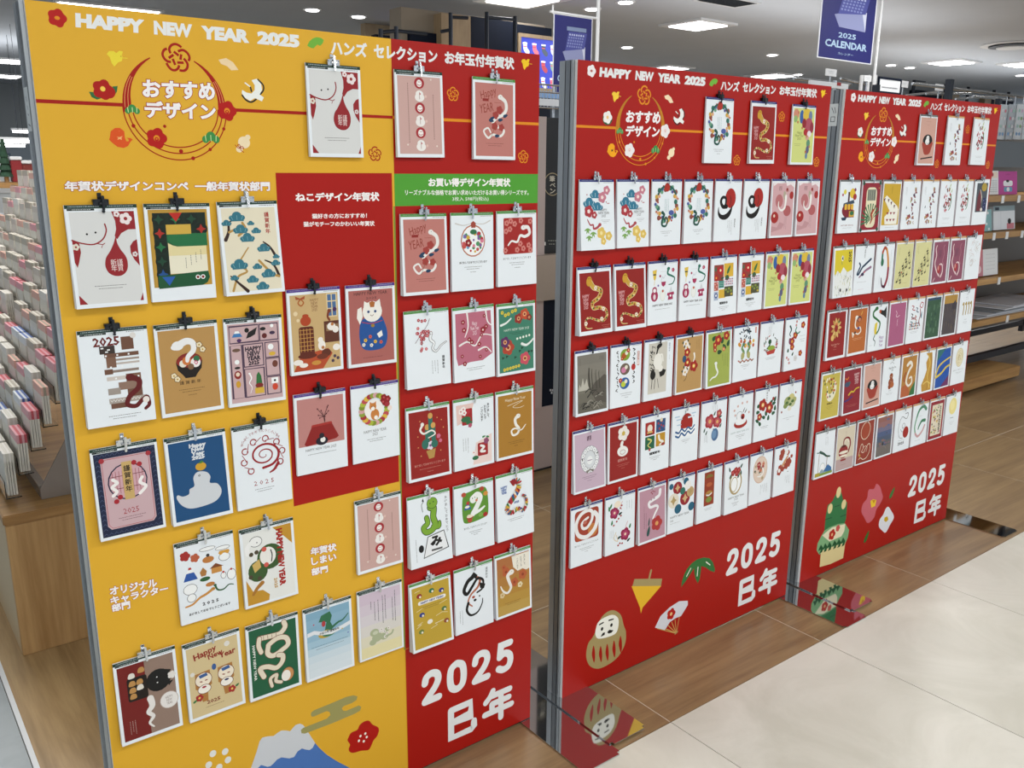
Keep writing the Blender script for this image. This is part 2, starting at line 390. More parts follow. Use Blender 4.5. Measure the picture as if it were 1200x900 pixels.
# ------------------------------------------------------------------ the three display boards
RED, YEL, GRN, WHT, GLD, DRED = '#a3140b', '#dba82f', '#4f9a34', '#e4e6e6', '#dd8a1c', '#a01408'
u0 = lambda px, py: on_board(0, px, py)
KN = [[(730, 265), (660, 215), (590, 200), (520, 230), (485, 300), (500, 360), (515, 385)], [(440, 290), (380, 320), (350, 400), (380, 480), (440, 540), (520, 560)], [(660, 345), (750, 320), (830, 360), (885, 440), (890, 500), (870, 540)],
      [(430, 580), (470, 650), (530, 710), (600, 725), (660, 690), (685, 625)], [(775, 490), (820, 540), (855, 610), (840, 690), (780, 735), (690, 725)],
      [(575, 350), (675, 430)], [(725, 405), (710, 515)], [(570, 415), (475, 480)], [(555, 495), (605, 620)], [(645, 570), (775, 575)]]
_kc = u0(206, 67.1)
KN = [[(lambda q: (q[0] - _kc[0], q[1] - _kc[1]))(u0(170 + x / 17.14, 40 + y / 17.14)) for x, y in l] for l in KN]
def knot(a, c, x, y, r, wd):
    """five interlaced loops"""
    k = r / .0205
    for l in KN: a.L(c, wd, [(x + p * k, y + q * k) for p, q in l], caps=False, n=4)
def header(a, yel):
    """a works in board metres: x right, y up"""
    S = 0.001
    line1 = DRED if yel else GLD; ring = DRED if yel else GLD; bgc = YEL if yel else RED; fl = '#b01410' if yel else '#ece6e6'; fcen = GLD if yel else '#c04a40'
    P = lambda pts: [u0(*p) for p in pts]
    vline = 1.3595; rx, ry = u0(206, 122)
    a.R(line1, 0.0, vline - .0026, rx - .075, vline + .0026); a.R(line1, rx + .085, vline - .0026, 0.5725 if yel else 0.91, vline + .0026)
    if yel: a.R(GLD, 0.5725, vline - .0026, 0.91, vline + .0026)
    # ring cord: tapered top, three strands below
    R = 0.0775; cy = 1.359
    for sgn in (-1, 1):
        qs = list(range(25, 98, 6)); f = lambda q: .0016 + .0105 * min(1, (q - 25) / 60)
        o_ = [(rx + sgn * R * sin(radians(q)), cy + R * cos(radians(q))) for q in qs]; i_ = [(rx + sgn * (R - f(q)) * sin(radians(q)), cy + (R - f(q)) * cos(radians(q))) for q in qs]
        a.P(ring if yel else '#b57a20', o_ + i_[::-1])
        for dr in (.0032, .0080): a.L('#e8a060' if yel else GLD, .8, [(rx + sgn * (R - dr * f(q) / .0121) * sin(radians(q)), cy + (R - dr * f(q) / .0121) * cos(radians(q))) for q in range(56, 98, 6)], caps=False)
    for k in range(3):
        rr = R - k * .0065
        pts = [(rx + rr * sin(radians(q)), cy + rr * cos(radians(q)) * (1 - k * .045)) for q in range(90, 271, 9)]
        a.L(ring, 1.7, pts, caps=False)
    for q, k, r in ((112, 0, 2.6), (142, 0, 2.6), (165, 0, 3.0), (178, 2, 3.2), (246, 1, 2.8)): a.D(ring, rx + (R - k * .0065) * sin(radians(q)), cy + (R - k * .0065) * cos(radians(q)), r, n=12)
    a.D(ring, *u0(193, 148), 2.4, n=12)
    knot(a, ring, *u0(206, 67.1), .0205, 3.6)
    pl = lambda x, y, r, rt=0: (a.plum(fl, x, y, r, rot=rt), a.D(fcen if yel else '#e8c8c4', x, y, r * .30, n=10), a.D(fl, x, y - .0015, r * .2, n=10), a.D(fcen, x, y - .001, r * .08, n=8))
    pl(*u0(266, 130), 15.5, 20); pl(*u0(183.5, 162), 15.5, -10)
    for (px, py), w in (((155, 128), 20), ((247, 161), 26)):
        x, y = u0(px, py); s = w * S
        for dx, dy, r in ((-.32, -.12, .2), (0, .06, .26), (.32, -.12, .2)): a.D('#3c8a46', x + s * dx, y + s * dy, w * r * 1.1, w * r * 1.1, n=12)
        for dx in (-.3, 0, .3): a.L('#cfe6a8', 1.0, [(x + s * dx, y - s * .22), (x + s * dx * 1.1, y + s * .12)], False)
    # lettering in the ring
    kw = dict(b=.045, res=3, outline=('#a82c20' if yel else None), ow=.034)
    a.Q('#f2eeee', 'おすすめ', P([(166.7, 93), (251.5, 97), (167, 114), (252, 118)]), **kw)
    a.Q('#f2eeee', 'デザイン', P([(169, 118), (252.5, 121), (169.5, 138), (253, 141)]), **kw)
    # title line
    for t, x0_, x1_ in (('HAPPY', 88, 168.3), ('NEW', 180, 224.7), ('YEAR', 236, 291.2), ('2025', 301, 350.8)):
        f = lambda q: (q - 88) / 262.7; y0_, y1_ = 15 + 26 * f(x0_), 15 + 26 * f(x1_); a.Q(WHT, t, P([(x0_, y0_), (x1_, y1_), (x0_ + .5, y0_ + 16.8 - 1.6 * f(x0_)), (x1_ + .2, y1_ + 16.8 - 1.6 * f(x1_))]), b=.068, res=3)
    for t, x0_, x1_ in (('ハンズ', 387.5, 430), ('セレクション', 438, 512.5), ('お年玉付年賀状', 521, 602.5)):
        f = lambda q: (q - 387.5) / 215; y0_, y1_ = 46.5 + 21 * f(x0_), 46.5 + 21 * f(x1_); a.Q(WHT, t, P([(x0_, y0_), (x1_, y1_), (x0_ + .3, y0_ + 17.3 - 3 * f(x0_)), (x1_, y1_ + 17.3 - 3 * f(x1_))]), b=.045, res=3)
    a.plum(fl, *u0(67, 21), 12.5, rot=18); a.D(fcen if yel else '#b06058', *u0(67, 21), 3.6, 2.6, n=10)
    a.P('#6fae3c', P([(340 + x / 20, 25 + y / 20) for x, y in [(400, 570), (450, 470), (530, 400), (620, 370), (720, 385), (790, 440), (760, 520), (700, 575), (640, 545), (590, 590), (550, 635), (480, 620)]]))
    c3 = lambda l, dx=0, dy=0, k=1.0: [(90 + x / 6.93 * k + dx, 50 + y / 6.93 * k + dy) for x, y in l]
    ck = [(242, 92), (262, 68), (300, 68), (320, 85), (345, 65), (375, 72), (365, 100), (372, 120), (365, 150), (335, 160), (305, 195), (282, 165), (268, 120)]
    x0_, y0_ = u0(134.8, 68); ckm = [(p[0] - x0_, p[1] - y0_) for p in P(c3(ck))]
    for (X_, Y_), k_, cc in ((u0(134.8, 68), 1.0, '#e6d23a' if yel else '#f0c83c'), (u0(615.5, 75), .92, '#f0c41c')):
        a.P(cc, [(X_ + p * k_, Y_ + q * k_) for p, q in ckm]); a.L(cc, 1, [(X_ + .011, Y_ + .001), (X_ + .017, Y_ + .001)], False); a.D('#a0781c', X_ + .0085, Y_ + .003, .8, n=6)
    a.P('#e9cfa4' if yel else '#f2d8b4', P([(256, 70), (265, 68), (273, 73), (279.5, 82), (271, 82.5), (266, 77.5), (259, 75)]))
    c1 = lambda l: P([(260 + x / 6.92, 55 + y / 6.92) for x, y in l])
    a.L('#2a2622', 2.6, c1([(165, 392), (198, 432), (240, 447), (278, 425)])); a.L('#2a2622', 2.6, c1([(292, 265), (334, 310), (336, 350), (310, 385)]))
    a.P('#e9ebe6', c1([(240, 270), (280, 258), (318, 300), (326, 350), (306, 385), (340, 410), (325, 442), (290, 425), (268, 415), (230, 438), (190, 415), (160, 375), (165, 348), (200, 370), (240, 378), (265, 350), (266, 310)]))
    a.L('#e9ebe6', 2, c1([(188, 292), (212, 310), (232, 325)])); a.L('#2a2622', 2.6, c1([(232, 328), (240, 360)]))
    gc = '#ecd9b4' if yel else '#f2dcb8'
    a.D(gc, *c1([(180, 775)])[0], 10, 9.5); a.D(gc, *c1([(210, 732)])[0], 4.4, 4); a.D(gc, *c1([(143, 830)])[0], 5.6, 5)
    if yel: a.L('#a81c10', 1.1, c1([(108, 795), (135, 822), (150, 812), (140, 790), (128, 800), (150, 818), (178, 825), (165, 808), (148, 815), (158, 840), (178, 855)]))
    wc = '#d8531c' if yel else '#f0a416'
    a.P(wc, P(c3([(268, 770), (275, 720), (310, 693), (350, 692), (385, 720), (390, 770), (402, 800), (418, 802), (424, 790), (405, 772), (438, 775), (455, 788), (438, 802), (415, 840), (380, 856), (330, 846), (290, 815), (262, 788)])))
    a.P('#f0b070' if yel else '#3a2a14', P(c3([(322, 762), (345, 768), (372, 758), (362, 772), (366, 790), (346, 782), (330, 790), (336, 772)])))
    if yel: a.P('#e8a070', P(c3([(335, 712), (342, 720), (350, 712), (343, 722)])))
    x, y = u0(120.5, 105)
    if yel:
        a.P('#2e6b3c', P(c3([(98, 398), (150, 403), (200, 450), (165, 463), (120, 442)]))); a.P('#2e6b3c', P(c3([(290, 355), (332, 352), (326, 398), (302, 434), (262, 436)])))
        a.plum('#a8140e', x, y, 14.5, rot=10); a.D('#a8140e', x + .008, y - .003, 9, 9); a.D('#f0c850', x, y + .001, 3.6)
    else:
        a.D('#2f5a34', x + .0, y - .002, 14.5, 13); a.plum('#efe9e4', x, y + .001, 13.5, rot=10); a.D('#e9c07c', x, y + .001, 3.6)
STRK = {
 '2': [([(0.06, .30), (.16, .09), (.5, 0), (.85, .09), (.93, .32), (.72, .57), (.35, .8), (.04, 1)], 1), ([(.04, 1), (.96, 1)], 0)],
 '0': [([(.5, 0), (.13, .14), (.03, .5), (.13, .86), (.5, 1), (.87, .86), (.97, .5), (.87, .14), (.5, 0)], 1)],
 '5': [([(.92, 0), (.24, 0), (.14, .46)], 0), ([(.14, .46), (.5, .36), (.86, .48), (.94, .72), (.78, .94), (.4, 1), (.06, .9)], 1)],
 '巳': [([(0, .0), (.86, 0), (.86, .46), (0, .46)], 0), ([(0, 0), (0, 1), (.9, 1), (1, .92), (1, .74)], 0)],
 '年': [([(.30, 0), (.20, .16), (.04, .30)], 1), ([(.20, .16), (.93, .16)], 0), ([(.27, .43), (.27, .70)], 0), ([(.27, .43), (.90, .43)], 0), ([(0, .70), (1, .70)], 0), ([(.60, .16), (.60, 1)], 0)]}
def big(a, ch, x0, x1, y1, y0, w):
    for pts, sm in STRK[ch]: a.L(WHT, w, [(x0 + (x1 - x0) * p, y1 + (y0 - y1) * q) for p, q in pts], bool(sm))
def year(a):
    w = 17; h = w / 2000
    for i, ch in enumerate('2025'):
        x = .608 + i * .0655; big(a, ch, x + h, x + .0555 - h, .229 - h, .149 + h, w)
    big(a, '巳', .676 + h, .755 - h, .118 - h, .032 + h, w * .95); big(a, '年', .768 + h, .862 - h, .122 - h, .028 + h, w * .9)
def small_knots(a, l, yel):
    for i, (px, py) in enumerate(l): knot(a, (DRED if (yel and i == 0) else GLD), *u0(px, py), .0125, 2.2)

def art_board1(a):
    P = lambda pts: [u0(*p) for p in pts]
    a.R(YEL, 0, 0, BW, BH); a.R(RED, .5725, 0, BW, BH); a.R(RED, .3465, .671, .5678, 1.2625)
    a.R(GRN, .5725, 1.2035, BW, 1.2615); a.R('#7c8c3a', .5695, .30, .5730, 1.2035)
    a.R('#c07a18', .5718, .0, .5732, .30); a.R('#c87a1c', .5722, .2995, .5860, .3010)
    header(a, True); small_knots(a, [(439, 180), (530.5, 110), (613, 183.5)], True)
    k = dict(b=.045, res=3, outline='#a82c20', ow=.036)
    a.Q('#f2eeee', '年賀状デザインコンペ', P([(75.2, 212), (220.5, 212), (76, 224), (221, 223.8)]), **k)
    a.Q('#f2eeee', '一般年賀状部門', P([(228, 212.8), (316, 212.8), (228.3, 223.8), (316.3, 223.8)]), **k)
    a.Q('#f4f0ee', 'ねこデザイン年賀状', P([(346, 226), (444.3, 225), (346.4, 236.3), (444.5, 235.6)]), b=.045, res=3)
    a.Q('#f4f0ee', '猫好きの方におすすめ！', P([(365.5, 250.5), (430, 249.5), (365.8, 256.3), (430, 255.5)]), b=.03)
    a.Q('#f4f0ee', '猫がモチーフのかわいい年賀状', P([(355.5, 259.8), (438.7, 258.8), (355.7, 265.8), (438.9, 264.8)]), b=.03)
    a.Q('#f4f0ee', 'お買い得デザイン年賀状', P([(502, 208.5), (598, 208.8), (502, 218.8), (598, 218.8)]), b=.045, res=3)
    a.Q('#f4f0ee', 'リーズナブルな価格でお買い求めいただけるお買い得シリーズです。', P([(474.7, 222.3), (619.5, 222.6), (474.8, 228.8), (619.3, 228.6)]), b=.02)
    a.Q('#f4f0ee', '3枚入 598円(税込)', P([(530, 230.6), (572.5, 230.3), (530, 236.4), (572.5, 236)]), b=.01)
    for t, q in (('オリジナル', [(128, 688), (183.5, 677.5), (129, 698), (184.2, 687.2)]), ('キャラクター', [(128.6, 699.5), (196.5, 684.6), (130, 708.8), (197.3, 694)]), ('部門', [(130.2, 708.5), (152, 703.3), (131.3, 717), (152.8, 712.8)]),
                 ('年賀状', [(363.5, 642), (393.8, 636), (364, 651.3), (394.3, 645)]), ('しまい', [(364.2, 653.5), (393.8, 647.5), (365.2, 662.8), (394.3, 656.3)]), ('部門', [(364.5, 666.3), (384, 662), (365.3, 674.8), (384.4, 670.4)])):
        a.Q('#f2eeee', t, P(q), **k)
    year(a)
    # mountain, cloud, camellia, snow dots
    c5 = lambda l: P([(240 + x / 5.4545, 790 + y / 5.4545) for x, y in l])
    edge = [(705, 440), (690, 470), (670, 485), (645, 482), (620, 475), (592, 495), (570, 530), (540, 538), (490, 532), (462, 545), (440, 570), (420, 588), (400, 592), (360, 580), (340, 600), (290, 650)]
    a.P('#c9cdd2', c5([(275, 660), (295, 600), (330, 500), (350, 430), (368, 405), (400, 398), (440, 395), (465, 375), (490, 360), (520, 360), (545, 365), (562, 345), (580, 325), (608, 316), (628, 325), (640, 340)] + edge))
    a.P('#4a73b4', c5(edge[::-1] + [(730, 470), (780, 515), (850, 560), (925, 598), (990, 635), (900, 720), (250, 720)]))
    a.P('#99935a', c5([(678, 262), (680, 245), (700, 230), (800, 190), (900, 147), (950, 135), (976, 142), (970, 165), (940, 185), (890, 203), (876, 218), (885, 234), (905, 234), (985, 200), (1000, 210), (992, 234), (960, 252), (820, 312), (640, 380), (618, 378), (614, 356), (630, 343), (700, 316), (780, 284), (802, 262), (798, 242), (780, 236), (740, 252), (700, 270), (684, 272)]))
    a.P('#ab150e', c5([(912, 425), (918, 405), (935, 375), (975, 355), (990, 325), (1020, 302), (1050, 298), (1072, 322), (1105, 338), (1113, 360), (1102, 395), (1078, 425), (1062, 462), (1045, 485), (1000, 490), (950, 503), (925, 495), (920, 475), (928, 450)]), True)
    for px, py in ((1026, 380), (995, 396), (1035, 402), (985, 426), (1016, 429)): a.D('#efe9dc', *c5([(px, py)])[0], 2.6, 3, n=10)
    for px, py in ((52, 508), (130, 495), (148, 548), (25, 580), (92, 595)): a.D('#dfe0da', *c5([(px, py)])[0], 6.2, 7, n=12)
def art_board2(a):
    a.R(RED, 0, 0, BW, BH); header(a, False); small_knots(a, [(530.5, 110), (439, 180), (613, 183.5)], False); year(a)
    B = lambda px, py: on_board(1, px, py); P = lambda pts: [B(*p) for p in pts]
    kh = '#a39160'
    a.P(kh, P([(700, 735), (706, 722), (717, 715), (727, 720), (731, 733), (733.5, 741), (732, 756), (722, 772), (704, 783), (692, 781), (687, 770), (689, 755), (695, 746)]), True)
    a.P('#ecebe0', P([(698.5, 736), (703, 727), (717, 720.5), (724.5, 725), (724, 737), (719, 744), (703, 748.5), (698, 745)]), True)
    for l, w_ in ((((702.5, 732), (707, 729.5)), 4), (((713.5, 727), (718.5, 725.5)), 4)): a.L('#18140f', w_, P(l), False)
    a.D('#18140f', *B(705.5, 737), 4.5, 5); a.D('#18140f', *B(716.5, 732.5), 4.5, 5)
    a.P('#18140f', P([(703.5, 746.5), (706.5, 741.5), (709, 741), (708.5, 744)])); a.P('#18140f', P([(711.5, 741), (714, 738), (719, 738.5), (716.5, 741.5), (713, 742.5)]))
    for x, y, h in ((695.5, 766.5, 10), (703.8, 766.5, 9.5), (711.5, 764.5, 10), (719.5, 760.5, 10), (727, 755, 10)):
        a.P('#a0160c', P([(x, y - h), (x + 1.6, y - h * .4), (x + 1.8, y + h * .4), (x + .6, y + h), (x - 1.6, y + h * .3), (x - 1.8, y - h * .2)]), True)
    a.P(kh, P([(743.5, 678.5), (776, 678), (774.5, 687), (741, 687.5)])); a.P('#e3b32c', P([(740, 687), (775, 686.5), (753, 712), (751, 719), (750, 712)])); a.L(kh, 7, P([(763, 668.5), (760.5, 679)]), False)
    g1 = '#2f6d34'
    a.P(g1, P([(660 + x / 4.286, 600 + y / 4.286) for x, y in [(592, 378), (597, 345), (607, 315), (622, 285), (645, 258), (672, 238), (705, 228), (735, 232), (752, 252), (762, 285), (760, 302), (740, 296), (715, 278), (694, 272), (690, 305), (686, 335), (676, 358), (664, 335), (658, 305), (657, 283), (638, 312), (615, 348)]]))
    for l in (((809.5, 666), (804.5, 675.5)), ((818, 664.5), (817, 675)), ((827.5, 658.5), (832, 662))): a.L('#ece9dc', 3, P(l), False)
    a.P('#d5d5dc', P([(767.5, 735.5), (774, 722), (785, 711.5), (796, 704.5), (806, 704), (806, 709), (798, 722), (791.5, 724.5), (785, 729), (779, 738.5)]))
    for p in ((780, 737), (783, 733), (787, 729), (791, 726), (796, 723)): a.L('#c9a25c', 2.2, P([p, (792.5, 742)]), False)
    a.L('#c9a25c', 2.2, P([(770, 736.5), (792, 742)]), False); a.L('#a89060', 4, P([(791, 743), (794, 740)]), False)
    a.plum('#b01a12', *B(786.5, 719.5), 17, '#e8c080')
def art_board3(a):
    a.R(RED, 0, 0, BW, BH); header(a, False); small_knots(a, [(530.5, 110), (439, 180), (613, 183.5)], False); year(a)
    B = lambda px, py: on_board(2, px, py); P = lambda pts: [B(*p) for p in pts]
    dg, bg = '#2c7040', '#dccb94'
    a.P(dg, P([(966, 622), (967.5, 605), (970, 592), (975, 588), (980, 578), (986, 577), (989, 590), (993, 588), (991.5, 608), (988, 618)]))
    for x, y in ((982.8, 577), (972.8, 596), (988.8, 591)): a.D(bg, *B(x, y), 13, 19 if y < 580 else 17, 0)
    for l in (((978, 594), (984, 592)), ((967, 609), (974.5, 606.5)), ((985, 605.5), (991.5, 603))): a.L('#14402a', 3, P(l), False)
    a.P('#7aa878', P([(958, 637), (962, 629), (966, 622), (972, 618), (982, 614), (990, 613), (995, 621), (993.5, 630), (990, 638), (984, 640), (972, 644), (960, 650), (957, 645)]))
    a.P('#e4dcbc', P([(963.5, 627.5), (975, 618), (990.5, 614), (989.5, 622), (986, 628.5), (972, 634.5)])); a.plum('#b01c14', *B(975, 626.5), 19, '#e0b080'); a.plum('#c0504a', *B(981.8, 619), 12)
    a.P(bg, P([(960.5, 664.5), (962, 646), (975, 641), (990.5, 636), (988, 654), (973, 661)]))
    for x in (963, 968, 973, 979, 984, 989):
        y = 641 - (x - 963) * .32; a.P('#14502c', P([(x - 1, y - 3), (x + 1.5, y + 1), (x + .5, y + 6), (x - 3, y + 8), (x - 1, y + 3), (x - 4.5, y + 5)]))
    pk = '#c4606c'
    a.P(pk, P([(1024, 573), (1027, 567), (1031, 570), (1033, 576), (1034.5, 583), (1031, 591), (1027, 597), (1024, 607), (1017, 613), (1012.5, 606), (1009.5, 600), (1011, 591), (1016, 584), (1018, 574)]), True)
    a.P('#e8c22c', P([(1020, 587), (1023, 585), (1027, 586), (1025.5, 593), (1021, 595)])); a.P('#c48a1c', P([(1022, 586), (1024, 590), (1026, 586)]))
    a.P('#dfe0e6', P([(1038, 596), (1041, 594), (1044, 598), (1047.5, 606), (1043, 615), (1038, 624), (1034, 622), (1030, 617), (1031, 609), (1035, 603)]), True); a.P('#c9a61c', P([(1036.5, 606.5), (1040, 605), (1041, 609), (1038, 612), (1036, 610)]))
    a.leaf('#2f7030', *B(1045.5, 577.5), 46, 17, 55); a.leaf('#2f6a2c', *B(1015.5, 629), 46, 17, 60)

boards = []
BL = ['yellow and red display board with a ringed heading, nearest the camera', 'middle red display board with a printed round doll and fan at its foot',
      'farthest red display board with printed bamboo and pink flower at its foot']
for i in range(3):
    x, y, rz = BOARD[i]
    r = thing('display_board', BL[i], 'display board', (x, y, 0), rz, 'new year card display boards'); boards.append(r)
    link('panel', boxes('panel', M['foam'], [(0, BW, 0.0, 0.008, BZ, BZ + BH)]), r)
    a = Art(lambda u, v: (u, v + BZ), .001, 3e-5); (art_board1, art_board2, art_board3)[i](a)
    link('gap_shade_strip', boxes('gap_shade_strip', M['black'], [(0, BW, 0.0, 0.008, .0052 if i == 9 else .0046, BZ - .0002)]), r)  # black strip in the floor gap, colour stands for shade under the board
    link('printed_sheet', a.mesh('printed_sheet', INK_BOARD), r)
    top = BZ + BH
    link('post', boxes('post', [M['steel'], M['iron'], M['steel_light']], [(-.006, -.001, .008, .0135, .004, top, 2), (-.0035, -.001, .0135, .0165, .004, top, 1), (-.006, -.001, .0165, .0300, .004, top, 0), (-.0035, -.001, .0300, .0325, .004, top, 1), (-.006, -.001, .0325, .05, .004, top, 2), (-.001, .03, .045, .05, .004, top), (-.001, .03, .008, .013, .004, top), (.026, .03, .013, .020, .004, top), (.026, .03, .038, .045, .004, top)], 0), r)
    link('post', boxes('post', M['steel'], [(BW - .05, BW - .012, .0085, .05, .004, top - .01)]), r)
    link('crossbar', boxes('crossbar', M['steel'], [(.03, BW - .05, .012, .04, 1.38, 1.42)]), r)
    link('crossbar', boxes('crossbar', M['steel'], [(.03, BW - .05, .012, .04, .16, .20)]), r)
    pz = .0032 if i % 2 else .0
    for xx in ((-.028, .085), (BW - .028, BW + .085 if i < 2 else BW + .012)):
        yf = -.225 if xx[0] > .5 else -.205
        if xx[0] > .5 and i == 2: xx = (BW - .0, BW + .11); yf = -.215
        z0 = .0005 if xx[0] > .5 or i == 0 else .0045
        bm = bmesh.new(); add_box(bm, xx[0], xx[1], yf, .25, z0, z0 + .0035)
        es = [e for e in bm.edges if abs(e.verts[0].co.z - e.verts[1].co.z) > .001]; bmesh.ops.bevel(bm, geom=es, offset=.008, segments=4, affect='EDGES')
        link('base_plate', finish(bm, 'base_plate', M['mirror']), r)
# stickers on posts
st = Art(lambda x, y: (x, y), .001, 3e-5)
def sticker(board, z, marks):
    a = Art(lambda x, y: (x, y), .001, 4e-5); a.R('#d4dadc', 0, z - .03, .028, z + .03)
    for m_ in marks: a.L('#2c3440', 1.6, m_, False)
    me = a.mesh('sticker', INK); o = link('sticker', me, boards[board]); o.rotation_euler = (0, 0, -pi / 2); o.location = (-.0063, .043, 0); o['label'] = 'small white marked sticker on the post'
sticker(0, 1.355, [[(.012, 1.372), (.015, 1.366)], [(.013, 1.360), (.016, 1.355)], [(.011, 1.349), (.015, 1.347)], [(.007, 1.335), (.020, 1.332)]])
sticker(2, 1.43, [[(.008, 1.45), (.016, 1.435)], [(.017, 1.45), (.022, 1.435)], [(.008, 1.425), (.020, 1.425), (.020, 1.412), (.008, 1.412), (.008, 1.425)]])
# ------------------------------------------------------------------ greeting card designs (x 0-100, y 0-150, y downwards)
K, W_, RD = '#1c1a1a', '#eceeee', '#a31a14'
def bgd(a, c, m=5, t=10, bt=6): a.R(c, m, t, 100 - m, 150 - bt)
def d_whiteface(a, sm=0):
    bgd(a, '#d2d3d2'); r = '#8f1d24'
    a.P(r, [(63, 10), (95, 10), (95, 37), (84, 37), (74, 42), (67, 51), (64, 46), (67, 36), (67, 24)])
    a.P(r, [(66, 45), (66, 55), (70, 66), (76, 76), (78, 86), (76, 97), (69, 104), (59, 105), (50, 100), (46, 90), (48, 78), (55, 68), (61, 57)], True)
    a.P(r, [(95, 52), (89, 55), (84, 62), (84, 72), (88, 82), (95, 92)]); a.P(r, [(5, 50), (14, 54), (15, 68), (11, 82), (8, 90), (5, 82)]); a.P(r, [(5, 130), (5, 144), (16, 144)]); a.P(r, [(95, 132), (95, 144), (90, 144)])
    a.L(r, 2, [(5, 50), (18, 55), (34, 57), (47, 50), (53, 38), (52, 28)]); a.L(r, 1.2, [(38, 56), (46, 58), (44, 62)], False); a.L(r, 1.2, [(46, 58), (49, 56)], False)
    for x, y in ((26, 42), (38, 40)): a.D('#222', x, y, 1.5)
    a.plum('#e6dada', 82, 21, 9, r); a.plum('#e6dada', 70, 14, 4.5, r); a.plum('#d8d0c0', 9, 60, 5, r); a.plum('#d8d0d0', 90, 74, 4, r)
    a.T('#e8d8d4', '新謹\n年賀', 54, 71, 80, 98, .01); a.fine('#555', 50, 118, 44, 2, 4)
def d_patch_snake(a):
    bgd(a, '#b08a34', 5, 9, 22); bk = '#10241a'
    a.R('#b98f38', 8, 12, 92, 128); a.R(bk, 11, 14, 92, 66); a.R('#1d5c38', 30, 46, 92, 66); a.R(bk, 11, 60, 31, 128)
    for x, y, c in ((20, 24, '#17402c'), (45, 24, '#1f6a3e'), (20, 45, '#a22a20'), (20, 66, '#1f6a3e'), (20, 88, '#17402c'), (20, 108, '#1c4c8a'), (70, 24, '#17402c'), (84, 40, '#a22a20')):
        a.D('#0c1c14', x, y, 10); a.P(c, [(x, y - 8), (x + 2.5, y - 2.5), (x + 8, y), (x + 2.5, y + 2.5), (x, y + 8), (x - 2.5, y + 2.5), (x - 8, y), (x - 2.5, y - 2.5)])
    a.P('#b5281e', [(36, 14), (56, 14), (46, 28)]); a.R('#c9a544', 30, 32, 68, 47); a.R('#e4dfc8', 31, 66, 90, 108); a.P('#dccf9c', [(31, 60), (31, 80), (90, 80), (90, 66), (45, 66), (38, 64)])
    a.P('#1f6a3e', [(31, 48), (92, 46), (92, 66), (50, 66), (38, 62), (31, 56)]); a.P('#17502f', [(12, 110), (90, 106), (92, 116), (88, 124), (80, 128), (12, 130)]); a.P('#2459a8', [(18, 112), (38, 112), (28, 126)])
    for x in (73, 81): a.D(W_, x, 115, 3.6); a.D('#7a2018', x, 115, 2.2)
    for i in range(4): a.fine('#555', 80 - i * 8, 72 + i * 4, 16, 1, 4, True)
def d_pinetrees(a, pale=False):
    bgd(a, '#ddd5bd')
    for l, w in (([(8, 60), (14, 48), (16, 34), (24, 28)], 6), ([(15, 48), (30, 42), (42, 40)], 4), ([(90, 92), (84, 80), (78, 72), (70, 66)], 5), ([(12, 142), (22, 120), (38, 112), (26, 100), (36, 84), (44, 74)], 4), ([(92, 122), (84, 104), (70, 96)], 5), ([(36, 144), (24, 132), (10, 118)], 6)):
        a.L('#33201a' if w > 4 else '#b08a48', w, l, w1=2)
    a.L('#b08a48', 4, [(38, 34), (42, 44), (30, 54)]); a.L('#b08a48', 4, [(60, 96), (80, 118), (92, 124)])
    for x, y, w in ((30, 22, 26), (12, 32, 16), (34, 42, 24), (52, 34, 12), (44, 56, 24), (60, 46, 16), (70, 74, 22), (26, 98, 28), (56, 104, 16), (16, 120, 14), (46, 124, 20), (74, 116, 24), (62, 136, 22), (90, 90, 12), (88, 100, 16)): a.pine('#2f6f80', x, y, w, '#6fa0a8')
    a.V(RD, '謹賀新年', 80, 18, 8, .02)
def d_letters_collage(a):
    a.T('#6a1f1c', '2025', 20, 58, 12, 26, .03); br = '#6b4a3a'
    for x0, y0, x1, y1, c in ((28, 26, 50, 38, '#3a302c'), (60, 14, 78, 34, br), (34, 38, 84, 44, br), (36, 44, 50, 60, '#7a5a48'), (50, 47, 84, 50, '#9a8a80'), (50, 53, 84, 56, '#b9aea6'), (32, 62, 44, 70, br), (44, 64, 82, 68, '#8a7a70'), (34, 74, 62, 80, '#c8bfb8'), (62, 72, 84, 86, '#7a5a48'), (50, 84, 84, 96, '#8a6f60'), (34, 92, 52, 102, '#9a9088'), (62, 96, 84, 108, br), (34, 108, 90, 116, '#a49a92'), (36, 116, 60, 124, br)):
        a.R(c, x0, y0, x1, y1)
    for i in range(9): a.R(W_, 35 + i * 5.5, 40 + (i % 3) * 18, 37.5 + i * 5.5, 42.5 + (i % 3) * 18); a.L('#e4e0da', .8, [(36 + i * 5, 110), (38 + i * 5, 113), (40 + i * 5, 110)], False)
    for y in (28, 31, 34): a.R(W_, 30 + y % 4 * 3, y, 34 + y % 4 * 3, y + 2)
    a.D('#d8d4d0', 78, 13, 4.5); a.snake('#5f1618', 9, [(68, 78), (80, 84), (78, 96), (64, 108), (60, 120), (72, 124), (82, 116), (90, 112), (92, 124), (86, 130)], w1=5)
    a.D('#e4dcd6', 88, 116, 5); a.fine('#555', 54, 135, 46, 2, 4)
